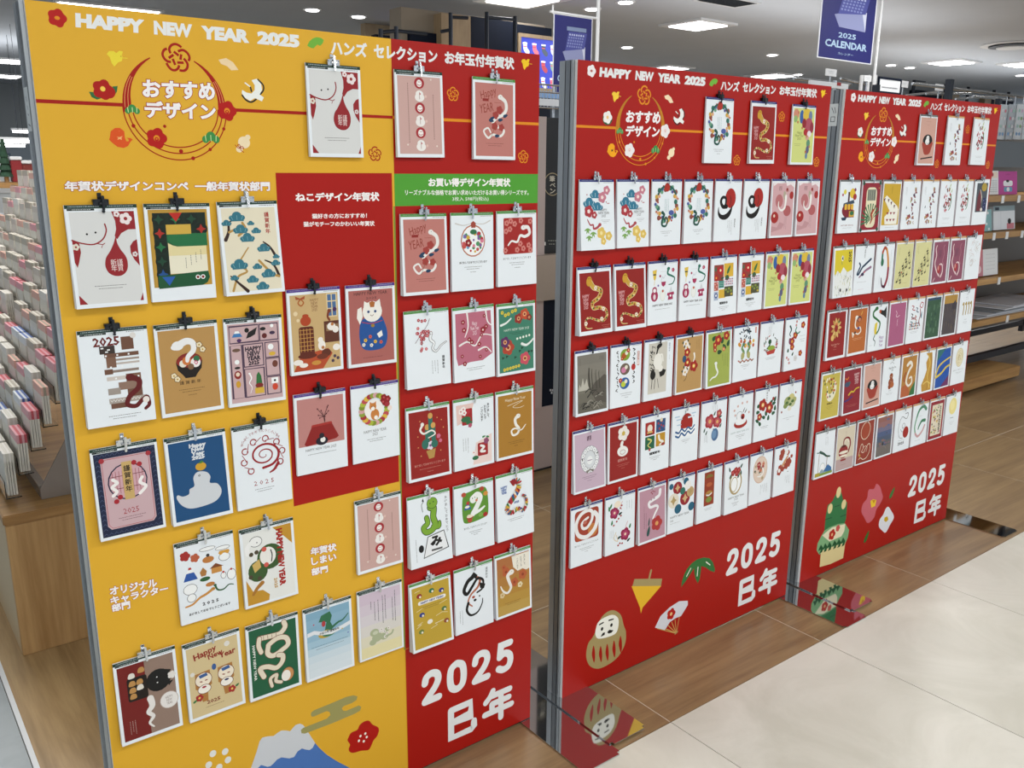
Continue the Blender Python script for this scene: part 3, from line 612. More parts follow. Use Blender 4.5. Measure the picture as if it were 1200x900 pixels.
def d_bowl(a, bgc='#b28a50'):
    bgd(a, bgc); a.D('#7d2420', 50, 64, 21, 15); a.P('#1a1412', [(29, 64), (71, 64), (69, 76), (62, 84), (58, 90), (42, 90), (38, 84), (31, 76)]); a.D('#8a2a22', 50, 63, 20, 10)
    for x, y, r, c in ((40, 66, 6, '#dcd8cc'), (46, 62, 7, '#c8743a'), (60, 66, 8, '#e8e2e0'), (52, 72, 5, '#7a5a40'), (62, 60, 5, '#2f6a44')): a.D(c, x, y, r)
    a.L('#c23a6a', 1.3, [(58, 66), (60, 63), (63, 66), (61, 69), (59, 67)]); a.snake('#e6e6e6', 12, [(34, 36), (48, 30), (58, 34), (58, 46), (49, 55), (47, 62)], w1=6); a.D('#e6e6e6', 31, 38, 8, 5)
    for x, y in ((68, 38), (73, 46), (24, 84), (29, 90)): a.plum('#6a4a20', x, y, 5.6); a.plum('#e4d6b4', x, y, 4.6, '#b08a2c')
    a.T('#3a2a1a', '謹 賀 新 年', 32, 66, 94, 100, .01); a.fine('#4a3a20', 50, 108, 40, 2, 4); a.fine('#4a3a20', 50, 118, 12, 1)
def d_stamp_grid(a):
    bgd(a, '#c2a4a6'); g = '#4c3a4e'
    for x0, y0, x1, y1 in ((8, 14, 58, 42), (60, 14, 92, 42), (30, 46, 64, 84), (8, 46, 28, 136), (68, 46, 92, 72), (68, 74, 92, 104), (30, 88, 64, 136), (68, 106, 92, 136)): a.L(g, 1.8, [(x0, y0), (x1, y0), (x1, y1), (x0, y1)], False, True)
    a.T('#241c2c', 'HAPPY\nNEW\nYEAR\n2025', 33, 62, 50, 82, .05)
    a.P('#3f78b0', [(12, 32), (18, 22), (24, 22), (30, 32)]); a.P(W_, [(18, 22), (24, 22), (26, 26), (16, 26)]); a.P(K, [(36, 36), (40, 26), (48, 22), (56, 18), (52, 30), (44, 34)]); a.D(K, 38, 22, 4); a.D('#4a2a5a', 24, 38, 4, 3)
    a.D('#5c2020', 68, 34, 4.5); a.D(K, 66, 22, 5, 3); a.D('#3a2a44', 82, 30, 5, 3); a.D(W_, 82, 18, 3); a.D('#6a5040', 18, 54, 7, 3); a.D(W_, 18, 74, 4); a.D('#8a2420', 18, 96, 6, 7); a.D('#e0cdb8', 18, 95, 3.5); a.D(K, 18, 84, 5, 2); a.D('#c8962c', 18, 112, 4, 6)
    a.D(W_, 78, 54, 5); a.D('#d0a83c', 80, 66, 6, 3.5); a.D('#6a3a2c', 84, 84, 5, 6); a.D('#c8452c', 82, 124, 5, 6); a.R(W_, 76, 108, 88, 118); a.D(K, 82, 113, 2)
    a.snake('#efefef', 2.5, [(38, 96), (41, 104), (37, 112), (41, 120), (38, 130)], eye=None); a.P('#2f6a38', [(48, 122), (50, 100), (54, 94), (58, 102), (60, 122)]); a.R('#d0a83c', 46, 122, 62, 132); a.D('#7a2420', 54, 118, 7, 4)
def d_sunset_frame(a):
    bgd(a, '#1b2440', 4, 9, 5)
    for i in range(12):
        for j in range(17): 
            if i in (0, 11) or j in (0, 16) : a.L('#4c5878', .6, [(6 + i * 7.6, 14 + j * 8), (9 + i * 7.6, 11 + j * 8), (12 + i * 7.6, 14 + j * 8)], False)
    a.P('#c3a5aa', [(18, 18), (82, 18), (87, 24), (87, 128), (82, 134), (18, 134), (13, 128), (13, 24)]); a.L('#b05a60', .8, [(20, 20), (80, 20), (85, 26), (85, 126), (80, 132), (20, 132), (15, 126), (15, 26)], False, True)
    for x, y in ((15, 21), (85, 21)): a.D('#a03038', x, y, 4)
    a.D('#1b2440', 50, 60, 30, 30); a.D('#c8a0a8', 50, 60, 28, 28)
    for x in range(28, 74, 5): a.L('#9a4a50', .8, [(x, 42), (x, 78)], False)
    a.L('#6a2a30', 1, [(24, 50), (76, 50)], False); a.L('#6a2a30', 1, [(24, 70), (76, 70)], False)
    a.R('#c4a468', 43, 28, 58, 90); a.V('#2a2018', '謹賀新年', 50.5, 34, 10, .02)
    a.L('#ece8e6', 5, [(28, 54), (34, 60), (26, 66), (32, 74), (26, 80)]); a.L('#ece8e6', 5, [(72, 58), (68, 66), (76, 74), (66, 84)])
    for x, y in ((62, 32), (70, 36), (36, 84), (30, 90)): a.D('#a0222c', x, y, 4)
    a.T('#9a3038', '2025', 38, 62, 104, 113); a.fine('#5a3a40', 50, 118, 40, 2, 4)
def d_mochi_blue(a):
    bgd(a, '#174a78'); w = '#c9cdd2'
    a.T('#d8dce0', 'Happy\nNew\nYear\n2025', 38, 66, 16, 44, .07)
    a.P(w, [(40, 74), (46, 66), (56, 66), (64, 70), (68, 78), (66, 88), (78, 92), (84, 104), (80, 116), (66, 124), (34, 126), (18, 118), (10, 104), (12, 98), (20, 102), (30, 100), (32, 92), (40, 88)], True)
    a.D('#c99a2c', 54, 57, 9, 7); a.P('#3f7a34', [(50, 51), (56, 47), (60, 50), (55, 52)]); a.D('#2a2a2a', 50, 72, 1.8); a.D(w, 50, 72, .9)
def d_spiral_red(a, two=True):
    r = '#951c26'
    sp = [(54 + (3 + q * 1.15) * cos(q * .62), 58 + (2.4 + q * .92) * sin(q * .62)) for q in range(0, 24)]; a.L(r, 1, sp[:12], w1=2.5, n=3); a.L(r, 2.5, sp[11:], w1=4.5, n=3)
    a.L(r, 6, [(78, 78), (70, 88), (62, 92)], w1=2.5)
    for q in range(0, 262, 37):
        t = radians(q + 132); x, y = 52 + 35 * cos(t), 60 + 31 * sin(t)
        a.L(r, 1.5, [(x + 5.2 * cos(t + radians(s)), y + 5.2 * sin(t + radians(s))) for s in range(-200, 91, 29)], w1=2.2, n=3)
        t2 = t + radians(24); a.L(r, 1.6, [(52 + 31 * cos(t), 60 + 27 * sin(t)), (52 + 33 * cos(t + .2), 60 + 30 * sin(t + .2)), (52 + 38 * cos(t2), 60 + 34 * sin(t2))], w1=1)
    for i, ch in enumerate('あけましておめでとうございます'):
        t = radians(-160 + i * 9.6); x, y = 50 + 36 * cos(t), 44 + 30 * sin(t); a.T(r, ch, x - 2.4, x + 2.4, y - 2.4, y + 2.4)
    a.T(r, '2 0 2 5', 32, 68, 103, 111, .01); a.fine('#555', 50, 118, 34, 2, 4)
def d_doodles(a):
    o = '#3a3a3a'
    for x, y, w, h in ((54, 22, 28, 8), (80, 27, 26, 8)): a.D(o, x, y, w / 2, h / 2); a.D(W_, x, y, w / 2 - .8, h / 2 - .8)
    a.plum('#a02c2a', 16, 26, 9); a.plum('#b45a3c', 32, 33, 8); a.D('#b8783c', 54, 42, 10, 6); a.D(o, 54, 34, 3); a.D(o, 82, 44, 10, 8); a.D(W_, 82, 44, 9.2, 7.2); a.P('#d09a40', [(72, 36), (76, 40), (82, 36), (88, 40), (92, 36), (90, 32), (74, 32)])
    a.P('#2c56a0', [(10, 72), (18, 52), (26, 52), (34, 72)]); a.P(W_, [(18, 52), (26, 52), (29, 58), (15, 58)]); a.P('#b02c28', [(20, 48), (24, 48), (25, 52), (19, 52)]); a.P('#a8743c', [(38, 62), (44, 54), (50, 62), (48, 70), (40, 70)]); a.R('#c48a44', 58, 60, 76, 70); a.P('#7a4424', [(55, 60), (66, 52), (79, 60)])
    for x, y, r in ((78, 78, 5), (92, 80, 8)): a.D(o, x, y, r, r * 1.3); a.D(W_, x, y, r - .8, r * 1.3 - .8); a.D('#b02c28', x, y - r * 1.2, 2)
    a.D(o, 20, 88, 12, 10); a.D(W_, 20, 88, 11.2, 9.2); a.D(o, 21, 104, 8, 8); a.D(W_, 21, 104, 7.2, 7.2); a.D('#2c5c34', 46, 76, 9, 4); a.D('#b8783c', 54, 88, 8, 4)
    a.snake('#c48a44', 5, [(58, 98), (46, 104), (34, 108), (22, 116), (10, 118)], w1=3); a.snake('#2c5c34', 3.5, [(62, 92), (66, 102), (76, 104), (86, 98), (94, 100)], w1=1.5)
    a.T(o, '2 0 2 5', 38, 66, 118, 124, .03); a.T('#1c1c1c', 'あけましておめでとうございます', 14, 86, 131, 136, .03)
def d_hug_green(a):
    bgd(a, '#dfe0dc', 5, 9, 5); a.P('#bd8c2c', [(60, 9), (95, 9), (95, 48), (80, 30)]); a.P('#bd8c2c', [(5, 96), (16, 120), (34, 122), (46, 134), (44, 145), (5, 145)])
    a.D('#39562c', 52, 62, 24, 24); a.D('#39562c', 28, 84, 18, 20); a.D('#e4e2dc', 48, 60, 15, 17); a.D('#c8584c', 42, 46, 4.5); a.D('#c8584c', 44, 76, 4.5); a.L('#222', 2, [(54, 50), (56, 60), (54, 72)])
    a.D('#333', 28, 28, 12, 10); a.D('#e8e8e6', 28, 28, 11, 9); a.L('#e8e8e6', 8, [(20, 28), (12, 36), (12, 48)]); a.D('#333', 30, 30, 1.2); a.P('#c8a860', [(18, 70), (32, 62), (34, 78), (22, 86)]); a.L('#a5702c', 8, [(34, 108), (24, 116), (16, 126)], w1=5)
    for x, y in ((18, 50), (28, 48), (14, 92), (30, 98)): a.D('#4a4030', x, y, 4)
    a.TR(RD, 'HAPPY NEW YEAR', 66, 78, 14, 124, .06); a.TR('#b88a2c', '2025', 56, 62, 106, 126, .04)
def d_daruma_row(a):
    bgd(a, '#c5a19a')
    for i in range(6):
        y = 21 + i * 21.5; x = 50
        if i % 2 == 0: a.D('#a02830', x, y, 10.5, 9.8); a.D('#ece6e2', x, y + .5, 5.6, 6.2); a.L('#a02830', 1, [(48, y - 2), (49.5, y - 2)], False); a.L('#a02830', 1, [(51, y - 2), (53, y - 2)], False); a.L('#a02830', 1, [(46, y + 2), (50, y + 4), (54, y + 2)])
        else: a.D('#e8e4e0', x, y - 3, 8, 6); a.D('#e8e4e0', x, y + 3, 10, 7.5); a.D('#c05058', x + 1, y - 3, 1.5); a.L('#8a3a40', .8, [(50, y - 6), (50, y + 6)], False); a.D('#d8b8ae', x + 13, y + 1, 2.5)
    for i in range(30):
        if i < 26: a.R('#7a5a58', 25, 22 + i * 4, 26.6, 24 + i * 4)
        if i < 20: a.R('#7a5a58', 78, 40 + i * 4, 79.6, 42 + i * 4)
    for x, y in ((75, 14), (22, 128), (84, 130)): a.D('#ddd0c8', x, y, 1.6)
def d_dinner_cat(a):
    bgd(a, '#6f1b17'); a.R('#8c7568', 48, 10, 95, 144); a.RR('#1c1410', 18, 34, 50, 76, 4)
    for x, y in ((26, 44), (38, 44), (26, 56), (38, 54), (26, 67), (26, 30), (42, 24)): a.P('#b4864c' if (x + y) % 4 else '#d8d2c8', [(x - 5, y + 4), (x - 3, y - 4), (x + 4, y - 4), (x + 5, y + 4)], True)
    a.D('#141414', 68, 52, 20, 20); a.P('#141414', [(80, 36), (90, 40), (84, 48)]); a.P('#141414', [(82, 60), (92, 60), (84, 68)]); a.D('#ddd', 66, 46, 1.2); a.D('#ddd', 66, 56, 1.2); a.plum('#d8d4ce', 90, 50, 7)
    a.D('#b8a8a0', 82, 94, 15.5); a.D('#dedad6', 82, 94, 14.5); a.T('#8a7a76', 'HAPPY\nNEW\nYEAR', 76, 88, 86, 102)
    a.L('#dedad6', 11, [(52, 80), (54, 94), (47, 104), (54, 114), (47, 124), (53, 133)], w1=2.5); a.fine('#b09890', 24, 110, 26, 3, 4, True)
def d_paddles(a):
    bgd(a, '#cdb98c')
    a.Q('#8c241c', 'Happy', [(16, 24), (56, 16), (18, 40), (58, 30)], .03); a.Q('#8c241c', 'New', [(40, 32), (66, 28), (42, 42), (68, 38)], .03); a.Q('#8c241c', 'Year', [(60, 36), (90, 32), (61, 46), (90, 44)], .03)
    for x, s in ((30, -1), (70, 1)):
        a.P('#a8743c', [(x - 14, 62), (x + 12, 60), (x + 14, 88), (x + 6, 96), (x + 5 - s * 0, 118), (x - 5, 118), (x - 8, 96), (x - 15, 90)]); a.D('#6a3a2c', x, 76, 15, 14); a.D('#e8dcc8', x, 76, 14, 13); a.P('#3a5a90', [(x - 8, 66), (x + 6, 64), (x + 8, 70), (x - 6, 72)]); a.D('#6a3a2c', x, 94, 12, 9); a.D('#ece6dc', x, 94, 11, 8)
        a.D('#3a3a5a' if s > 0 else '#a02c3c', x, 90, 4, 2); a.L('#8c3c2c', 2, [(x - 6, 78), (x - 3, 79)], False); a.L('#8c3c2c', 2, [(x + 3, 78), (x + 6, 78)], False)
    a.plum('#a02c28', 20, 108, 7, '#e0c060'); a.plum('#a02c28', 78, 112, 7, '#e0c060'); a.leaf('#3a7040', 12, 112, 8, 4, 30); a.leaf('#3a7040', 88, 108, 8, 4, 30); a.D('#3a5a90', 50, 58, 4, 6); a.D('#d8d4cc', 12, 60, 4); a.D('#d8d4cc', 76, 22, 5)
    a.T('#7a2a20', '2025', 32, 56, 118, 125, .03); a.fine('#7a5a40', 46, 130, 34, 1)
def d_board_snakes(a):
    bgd(a, '#1f5a3c')
    c, o = '#ddd2bd', '#7c4a34'
    for pts, w in (([(24, 30), (46, 32), (64, 32), (74, 22), (72, 12)], 9), ([(24, 30), (22, 44), (26, 58)], 8), ([(40, 48), (58, 40), (74, 44), (78, 58), (66, 66), (48, 72), (38, 64), (40, 50)], 9), ([(28, 108), (22, 90), (36, 90), (52, 98), (64, 90), (66, 78), (58, 74)], 9), ([(42, 132), (40, 116), (52, 112), (50, 124), (60, 130)], 6)):
        a.L(o, w + 2, pts); a.L(c, w, pts)
    a.D(o, 74, 118, 12, 14); a.D('#c08a54', 74, 118, 11, 13); a.D('#e8e2da', 70, 120, 9, 11)
    for x, y in ((32, 31), (40, 32), (48, 33), (56, 33)): a.L(o, .8, [(x, y - 4), (x, y + 4)], False)
    a.TR('#e4e4dc', 'HAPPY NEW YEAR', 10, 15, 40, 110, .03)
def d_lake_dragon(a):
    for i in range(9): a.R(['#7fa6bc', '#86abc0', '#82a9be', '#8fb2c6', '#9dbccd', '#b4cad6', '#c6d4dc', '#cdd8de', '#d0dae0'][i], 5, 10 + i * 14.9, 95, 10 + (i + 1) * 14.9 + .3)
    a.P('#316a4a', [(30, 34), (36, 22), (54, 18), (58, 28), (54, 40), (60, 54), (52, 58), (42, 54), (46, 38), (40, 36)]); a.L('#316a4a', 5, [(58, 52), (70, 46), (80, 44), (92, 34)], w1=2); a.D('#b89a3c', 44, 62, 16, 8); a.D('#3f7a5a', 50, 62, 14, 7)
    a.P('#dcdfe2', [(6, 50), (20, 48), (34, 54), (58, 58), (80, 54), (95, 50), (95, 58), (80, 62), (56, 66), (34, 62), (20, 56), (6, 58)]); a.T('#333', '令和七年 謹賀新年', 30, 72, 56, 61, .02); a.D('#a83a3c', 40, 40, 4, 6)
    for x, y, c in ((20, 36, '#c04a5a'), (78, 62, '#c8b040'), (90, 74, '#6a70b0')): a.D(c, x, y, 1.5)
    a.fine('#4a6070', 50, 82, 74, 2, 6)
def d_pale_poem(a):
    for i, c in enumerate(('#c9b8c6', '#ccc0ca', '#cfc8cc', '#d2cdc6', '#d6d0b8', '#dcd2a4')): a.R(c, 4, 9 + i * 22.8, 96, 9 + (i + 1) * 22.8 + .3)
    for i, (x, y, l) in enumerate(((82, 18, 66), (76, 32, 50), (60, 22, 52), (54, 22, 60), (44, 28, 46), (36, 30, 40), (28, 28, 16))): a.fine('#4c4c50', x, y, l, 1, 4, True, 1.5)
    for x, y, r in ((34, 96, 10), (40, 108, 12), (56, 110, 10), (30, 116, 8), (62, 98, 6)): a.D('#a5ac8c', x, y, r, r * .8)
    for x, y in ((50, 94), (56, 100), (62, 106), (66, 96), (58, 112)): a.plum('#dedad2', x, y, 3.6, '#6a4a44')
    a.D('#c2c6ac', 36, 97, 6, 4); a.L('#a5ac8c', 4, [(60, 112), (72, 110), (76, 104)])
# cats
def d_cat_room(a):
    bgd(a, '#c2a472'); a.P('#b04a28', [(5, 144), (20, 116), (72, 108), (80, 118), (60, 144)]); a.R('#4a6a94', 74, 12, 92, 52)
    for x in (74, 83, 92): a.L('#d8c49a', 2, [(x, 12), (x, 52)], False)
    for y in (12, 25, 38, 52): a.L('#d8c49a', 2, [(74, y), (92, y)], False)
    a.D('#4a2a5c', 88, 40, 4); a.R('#5a3020', 66, 60, 95, 98); a.R('#8a6a4a', 70, 66, 95, 78); a.D('#e8e2da', 80, 70, 8, 7); a.D('#e8e2da', 88, 76, 6); a.D('#b0723c', 82, 66, 3); a.L('#7a3820', 4, [(76, 42), (74, 52), (77, 58)]); a.D('#7a3820', 77, 42, 3.5)
    a.RR('#5c2416', 18, 66, 46, 120, 5)
    for x in range(21, 45, 6): a.L('#c2924a', 1, [(x, 70), (x, 110)], False)
    for y in range(72, 112, 7): a.L('#c2924a', 1, [(19, y), (45, y)], False)
    a.D('#5c2416', 32, 118, 18, 5); a.D('#a8401e', 32, 56, 10, 9); a.D('#a8401e', 32, 47, 6, 3); a.D('#e8e2da', 58, 92, 5); a.D('#e8e2da', 60, 102, 7, 9); a.D('#b0723c', 62, 106, 3); a.D('#5c2c1c', 68, 116, 9, 7); a.D('#6a301e', 60, 122, 11, 5)
    a.D('#e8e2da', 14, 128, 9, 5); a.D('#e8e2da', 24, 134, 8, 4); a.D('#e8e2da', 88, 108, 7, 6); a.D('#c28a3c', 48, 132, 9, 4)
    for x, y in ((84, 124), (90, 128), (80, 132)): a.D('#4a3a4c', x, y, 3)
    a.D('#dcc8a0', 14, 42, 4); a.D('#dcc8a0', 18, 54, 3); a.L('#a8602c', 2.5, [(24, 18), (20, 24), (25, 29), (30, 24), (26, 18)]); a.P('#a04a28', [(15, 12), (24, 16), (33, 12), (32, 18), (16, 18)]); a.T('#7a4a2c', 'HAPPY\nNEW\nYEAR\n2025', 42, 58, 18, 40, .01)
def d_beckon_cat(a):
    bgd(a, '#a6605a'); a.T('#2a1a1c', 'HAPPY NEW YEAR', 16, 84, 13, 19, .01); a.T('#2a1a1c', '2025', 40, 62, 23, 27, .01)
    a.P('#1f4f92', [(26, 72), (38, 60), (66, 58), (76, 70), (82, 94), (76, 116), (56, 122), (32, 118), (24, 100)], True); a.P('#e9e6de', [(22, 44), (30, 40), (32, 58), (26, 72), (20, 60)]); a.D('#e9e6de', 52, 50, 20, 19); a.P('#e9e6de', [(34, 44), (36, 30), (46, 36)]); a.P('#e9e6de', [(58, 34), (68, 28), (70, 44)]); a.P('#a8642c', [(46, 33), (52, 31), (58, 33), (56, 42), (48, 42)])
    for x in (44, 58): a.D('#3a5a90', x, 50, 2.6); a.D('#18202c', x, 50, 1.2)
    a.L('#5a2a28', 1, [(48, 56), (51, 58), (54, 56)]); a.P('#e9e6de', [(60, 92), (70, 86), (72, 96), (64, 100)]); a.L('#b8382c', 1.2, [(30, 68), (50, 72), (72, 68)])
    for x, y, c in ((36, 102, '#d8b03c'), (46, 96, '#c85a4c'), (56, 106, '#d8b03c'), (68, 108, '#c85a4c'), (32, 110, '#e4e0d4'), (48, 112, '#e4e0d4')): a.plum(c, x, y, 3.5, '#7a2a1c')
    a.D('#9a7a2c', 52, 76, 4, 3); a.fine('#5a2a28', 50, 134, 40, 1)
def d_kotatsu(a):
    a.R('#b87f7a', 5, 10, 95, 98); a.P('#8a1e1c', [(32, 62), (70, 60), (84, 88), (78, 92), (20, 98), (16, 94)]); a.P('#a4302a', [(32, 60), (70, 58), (72, 62), (30, 64)]); a.D('#201c28', 50, 92, 12, 8); a.D('#e6e2de', 52, 90, 5); a.D('#201c28', 50, 82, 5)
    for i in range(10): x, y = 54 + 11 * cos(i * 2.2), 38 + 11 * sin(i * 1.7); a.L('#4a2a2c', .8, [(57, 58), (56, 48), (x, y)]); a.D('#5a2a30', x, y, 1.3)
    a.T('#555', 'HAPPY NEW YEAR 2025', 18, 78, 103, 108); a.fine('#444', 50, 114, 56, 1)
def d_cat_wreath(a):
    for i in range(26):
        t = i * 2 * pi / 26; x, y = 48 + 27 * cos(t), 50 + 27 * sin(t); a.D(['#7c8c2c', '#a8b43c', '#b84a50', '#d4b040', '#a02c38', '#8c9c3c', '#d0a0a0'][i % 7], x, y, 6.5, 5)
    for x, y in ((68, 30), (76, 34), (66, 38)): a.plum('#8a1820', x, y, 7, '#c05058')
    a.D('#ece8e4', 46, 50, 20, 20); a.D('#c47c3c', 48, 60, 9, 11); a.D('#c47c3c', 44, 44, 7.5, 7); a.P('#c47c3c', [(37, 42), (38, 34), (43, 38)]); a.P('#c47c3c', [(46, 38), (51, 34), (51, 42)]); a.D('#f0ece4', 44, 48, 4); a.D('#f0ece4', 50, 66, 4); a.D('#222', 42, 44, .9); a.D('#222', 46.5, 44, .9)
    a.D('#e8d8d0', 80, 52, 5); a.T('#666', 'HAPPY NEW YEAR\n2025', 24, 72, 89, 101); a.fine('#333', 50, 107, 38, 2, 4)
# red section
def d_pink_bouquet(a):
    bgd(a, '#b8766e'); a.Q('#8a3428', 'Happy', [(16, 26), (52, 14), (20, 44), (56, 34)], .01); a.R('#8a2420', 22, 38, 36, 43); a.Q('#8a3428', 'YEAR', [(14, 50), (46, 44), (16, 66), (48, 60)], .01); a.fine('#8a3428', 58, 44, 16, 1)
    a.snake('#e3e0dc', 7.5, [(64, 34), (76, 42), (78, 56), (70, 66), (56, 72), (46, 82), (60, 90), (72, 96), (64, 106), (46, 104), (34, 110), (24, 98), (34, 92), (40, 100)], w1=3)
    for x, y, r in ((62, 58, 8), (52, 68, 7.5), (50, 88, 7.5), (66, 90, 7)): a.plum('#9c3a34', x, y, r)
    for x, y, t in ((76, 68, 20), (42, 78, -10), (64, 76, 10), (56, 106, 5), (44, 74, 30)): a.leaf('#1f3a58', x, y, 12, 6, t)
    a.L('#6a4a30', .8, [(50, 90), (40, 112)], False); a.fine('#6a3430', 50, 120, 42, 2, 4)
def d_hoop(a):
    a.D('#b06a50', 51, 54, 29, 31); a.D(W_, 51, 54, 26.5, 28.5); a.P('#9c4434', [(46, 20), (52, 16), (58, 20), (57, 29), (47, 29)])
    cs = ['#b02c34', '#6a9cc0', '#d0a83c', '#7c5a9c', '#4a8c5c', '#d07a90', '#c0504a']
    random.seed(3)
    for i in range(34):
        r = 23 * math.sqrt(random.random()); t = random.random() * 6.3; x, y = 51 + r * cos(t), 55 + r * 1.05 * sin(t)
        (a.plum if i % 2 else a.D)(cs[i % 7], x, y, 2.5 + (i % 3))
    a.plum('#8a1420', 40, 58, 8, '#e0c0b0'); a.D('#2c6a44', 52, 37, 8, 5); a.L('#c8c4c0', 2.5, [(10, 20), (28, 24), (46, 21)], w1=1); a.L('#c8c4c0', 2.5, [(92, 16), (76, 22), (58, 21)], w1=1)
    a.T('#2a2a2a', 'あけましておめでとうございます', 18, 84, 93, 98, .02); a.fine('#444', 50, 104, 40, 2, 4); a.fine('#444', 50, 114, 12, 1)
def d_red_tile_snake(a, big_=1):
    a.RR('#9c221e', 16, 14, 90, 86, 3)
    for x, y in ((24, 24), (34, 20), (44, 26), (22, 40), (32, 36), (60, 20), (84, 22), (50, 78), (66, 76), (80, 70), (84, 80), (58, 66), (20, 78)): a.plum('#c87a72', x, y, 6, '#9c221e')
    a.snake('#e6e4e2', 8, [(66, 34), (78, 34), (82, 46), (70, 52), (58, 50), (50, 62), (36, 60), (27, 68)], w1=3)
    a.T('#3a3a3a', 'あけましておめでとうございます', 14, 86, 92, 97); a.fine('#444', 50, 103, 40, 2, 4); a.fine('#444', 50, 113, 14, 1)
def d_plum_branch(a):
    random.seed(5)
    for i in range(26): a.plum('#a83444' if i % 3 else '#c45a64', random.gauss(40, 9), random.gauss(36 + 12, 12), 3.4, '#e8c0b8')
    a.L('#5a2a30', .9, [(22, 62), (36, 46), (50, 30), (56, 18)]); a.L('#5a2a30', .9, [(36, 68), (42, 50), (56, 44)])
    for w, c in ((7, '#3a3a3e'), (5.4, '#e8eaec')): a.L(c, w, [(58, 46), (56, 58), (64, 66), (60, 76), (68, 82), (80, 72), (92, 66)], w1=w - 5 + 1.2)
    a.D('#333', 57, 48, .9); a.V('#222', '謹賀新年', 84, 92, 6, .02); a.fine('#555', 70, 100, 26, 3, 6, True)
def d_pink_curtain(a):
    a.P('#b4677a', [(6, 12), (92, 12), (95, 100), (70, 112), (40, 112), (10, 116), (6, 100)])
    for l in ([(34, 12), (36, 40), (28, 60)], [(80, 12), (84, 34), (95, 44)], [(14, 76), (34, 70), (52, 80), (70, 60), (95, 64)], [(60, 90), (78, 86), (92, 98)]): a.L('#e4e0de', 4, l, w1=2)
    for x, y, r in ((24, 30, 5), (26, 46, 5.5), (72, 50, 7), (80, 44, 5), (38, 66, 5), (62, 78, 5), (68, 60, 4), (44, 72, 5), (76, 22, 4), (20, 98, 4), (64, 104, 4), (26, 114, 5), (80, 92, 4)): a.plum('#8e2430', x, y, r, '#e8d0c8')
    a.T('#e8d8dc', 'Happy\nNew Year\n2025', 42, 62, 30, 58); a.fine('#555', 52, 124, 44, 2, 4)
def d_green_floral(a):
    bgd(a, '#3c7a64')
    for x, y, r, c in ((28, 92, 16, '#a8402c'), (20, 80, 12, '#5a2c5c'), (72, 120, 14, '#c04c5c'), (56, 34, 11, '#8c2c24'), (72, 26, 12, '#b84a2c'), (84, 34, 7, '#7c2420'), (36, 44, 0, '#222')):
        if r: a.plum(c, x, y, r); a.D('#d8a070', x, y, r * .4); a.D('#7a1c1c', x, y, r * .2)
    for x, y in ((14, 18), (22, 24), (30, 22), (40, 18), (48, 16)): a.plum('#d8c038', x, y, 4, '#3c7a64')
    for i in range(6): a.plum('#d8c038', 18 + i * 7.5, 138 - i * .8, 3.6, '#3c7a64')
    a.L('#dfe4e0', 5, [(10, 44), (24, 40), (36, 32)], w1=3); a.L('#dfe4e0', 6, [(64, 88), (76, 92), (88, 86), (95, 80)], w1=3); a.T('#d4e0d4', 'HAPPY NEW YEAR 2025', 18, 84, 53, 58); a.fine('#12382c', 52, 62, 40, 2, 3)
    for i in range(5): a.D('#dde4d8', 52 + i * 8, 76 - i, 2.6)
    for x, y in ((12, 110), (22, 108), (44, 112), (56, 100), (88, 104), (62, 94), (80, 104)): a.P('#14382a', [(x, y), (x + 7, y + 2), (x, y + 6)])
def d_kadomatsu_red(a):
    bgd(a, '#8f1d18')
    for x, y, h in ((46, 62, 36), (54, 44, 44), (60, 60, 36)): a.R('#2f6a5c', x - 5, y - h / 2, x + 5, y + h / 2); a.D('#c89a54', x, y - h / 2, 5.4, 6)
    a.L('#e6e2da', 5, [(34, 40), (30, 48), (38, 56), (56, 52), (64, 60), (48, 66)], w1=2); a.D('#e6e2da', 35, 37, 4); a.plum('#dad0dc', 52, 82, 9, '#7a4a7a'); a.plum('#c86a84', 72, 66, 5); a.plum('#c86a84', 76, 76, 4); a.D('#2f6a5c', 40, 78, 8, 10); a.D('#2f6a5c', 62, 80, 8, 8)
    a.P('#b08a4a', [(42, 92), (64, 90), (60, 108), (48, 109)])
    for x, y in ((30, 30), (70, 28), (24, 60), (84, 50), (30, 100), (76, 96), (24, 82), (80, 34)): a.D('#d8a060', x, y, 1.2)
    a.T('#d8a898', 'あけましておめでとうございます', 14, 86, 116, 121); a.fine('#c08878', 50, 127, 50, 1); a.fine('#c08878', 50, 134, 14, 1)
def d_two_corner(a):
    a.P('#ddc0b8', [(6, 12), (50, 12), (40, 44), (8, 54)]); a.P('#e2ccc6', [(54, 98), (94, 84), (94, 144), (46, 144)]); a.RR('#9c2426', 20, 22, 46, 56, 3); a.D('#2f6a44', 30, 44, 12, 6); a.D('#2f6a44', 38, 52, 8, 4); a.D('#b03038', 36, 28, 5)
    for x, y in ((18, 26), (24, 22), (26, 30)): a.plum('#e8e2de', x, y, 6, '#c04a50')
    a.plum('#b05068', 40, 58, 5); a.RR('#9c2426', 58, 100, 84, 128, 3); a.L('#e8e6e2', 5, [(66, 106), (74, 110), (66, 118), (76, 120)]); a.plum('#8a4a6a', 80, 98, 7); a.D('#2f6a44', 52, 130, 8, 4.5); a.plum('#e8e2de', 48, 118, 5, '#c04a50'); a.leaf('#3a8048', 74, 88, 9, 4, 10); a.leaf('#3a8048', 84, 90, 9, 4, -20)
    for i, x in enumerate((86, 78, 70)): a.V('#1c1c1c', ('あけまして', 'おめでとう', 'ございます')[i], x, 18 + i * 3, 5.6, .02)
    a.fine('#555', 34, 84, 30, 3, 6, True)
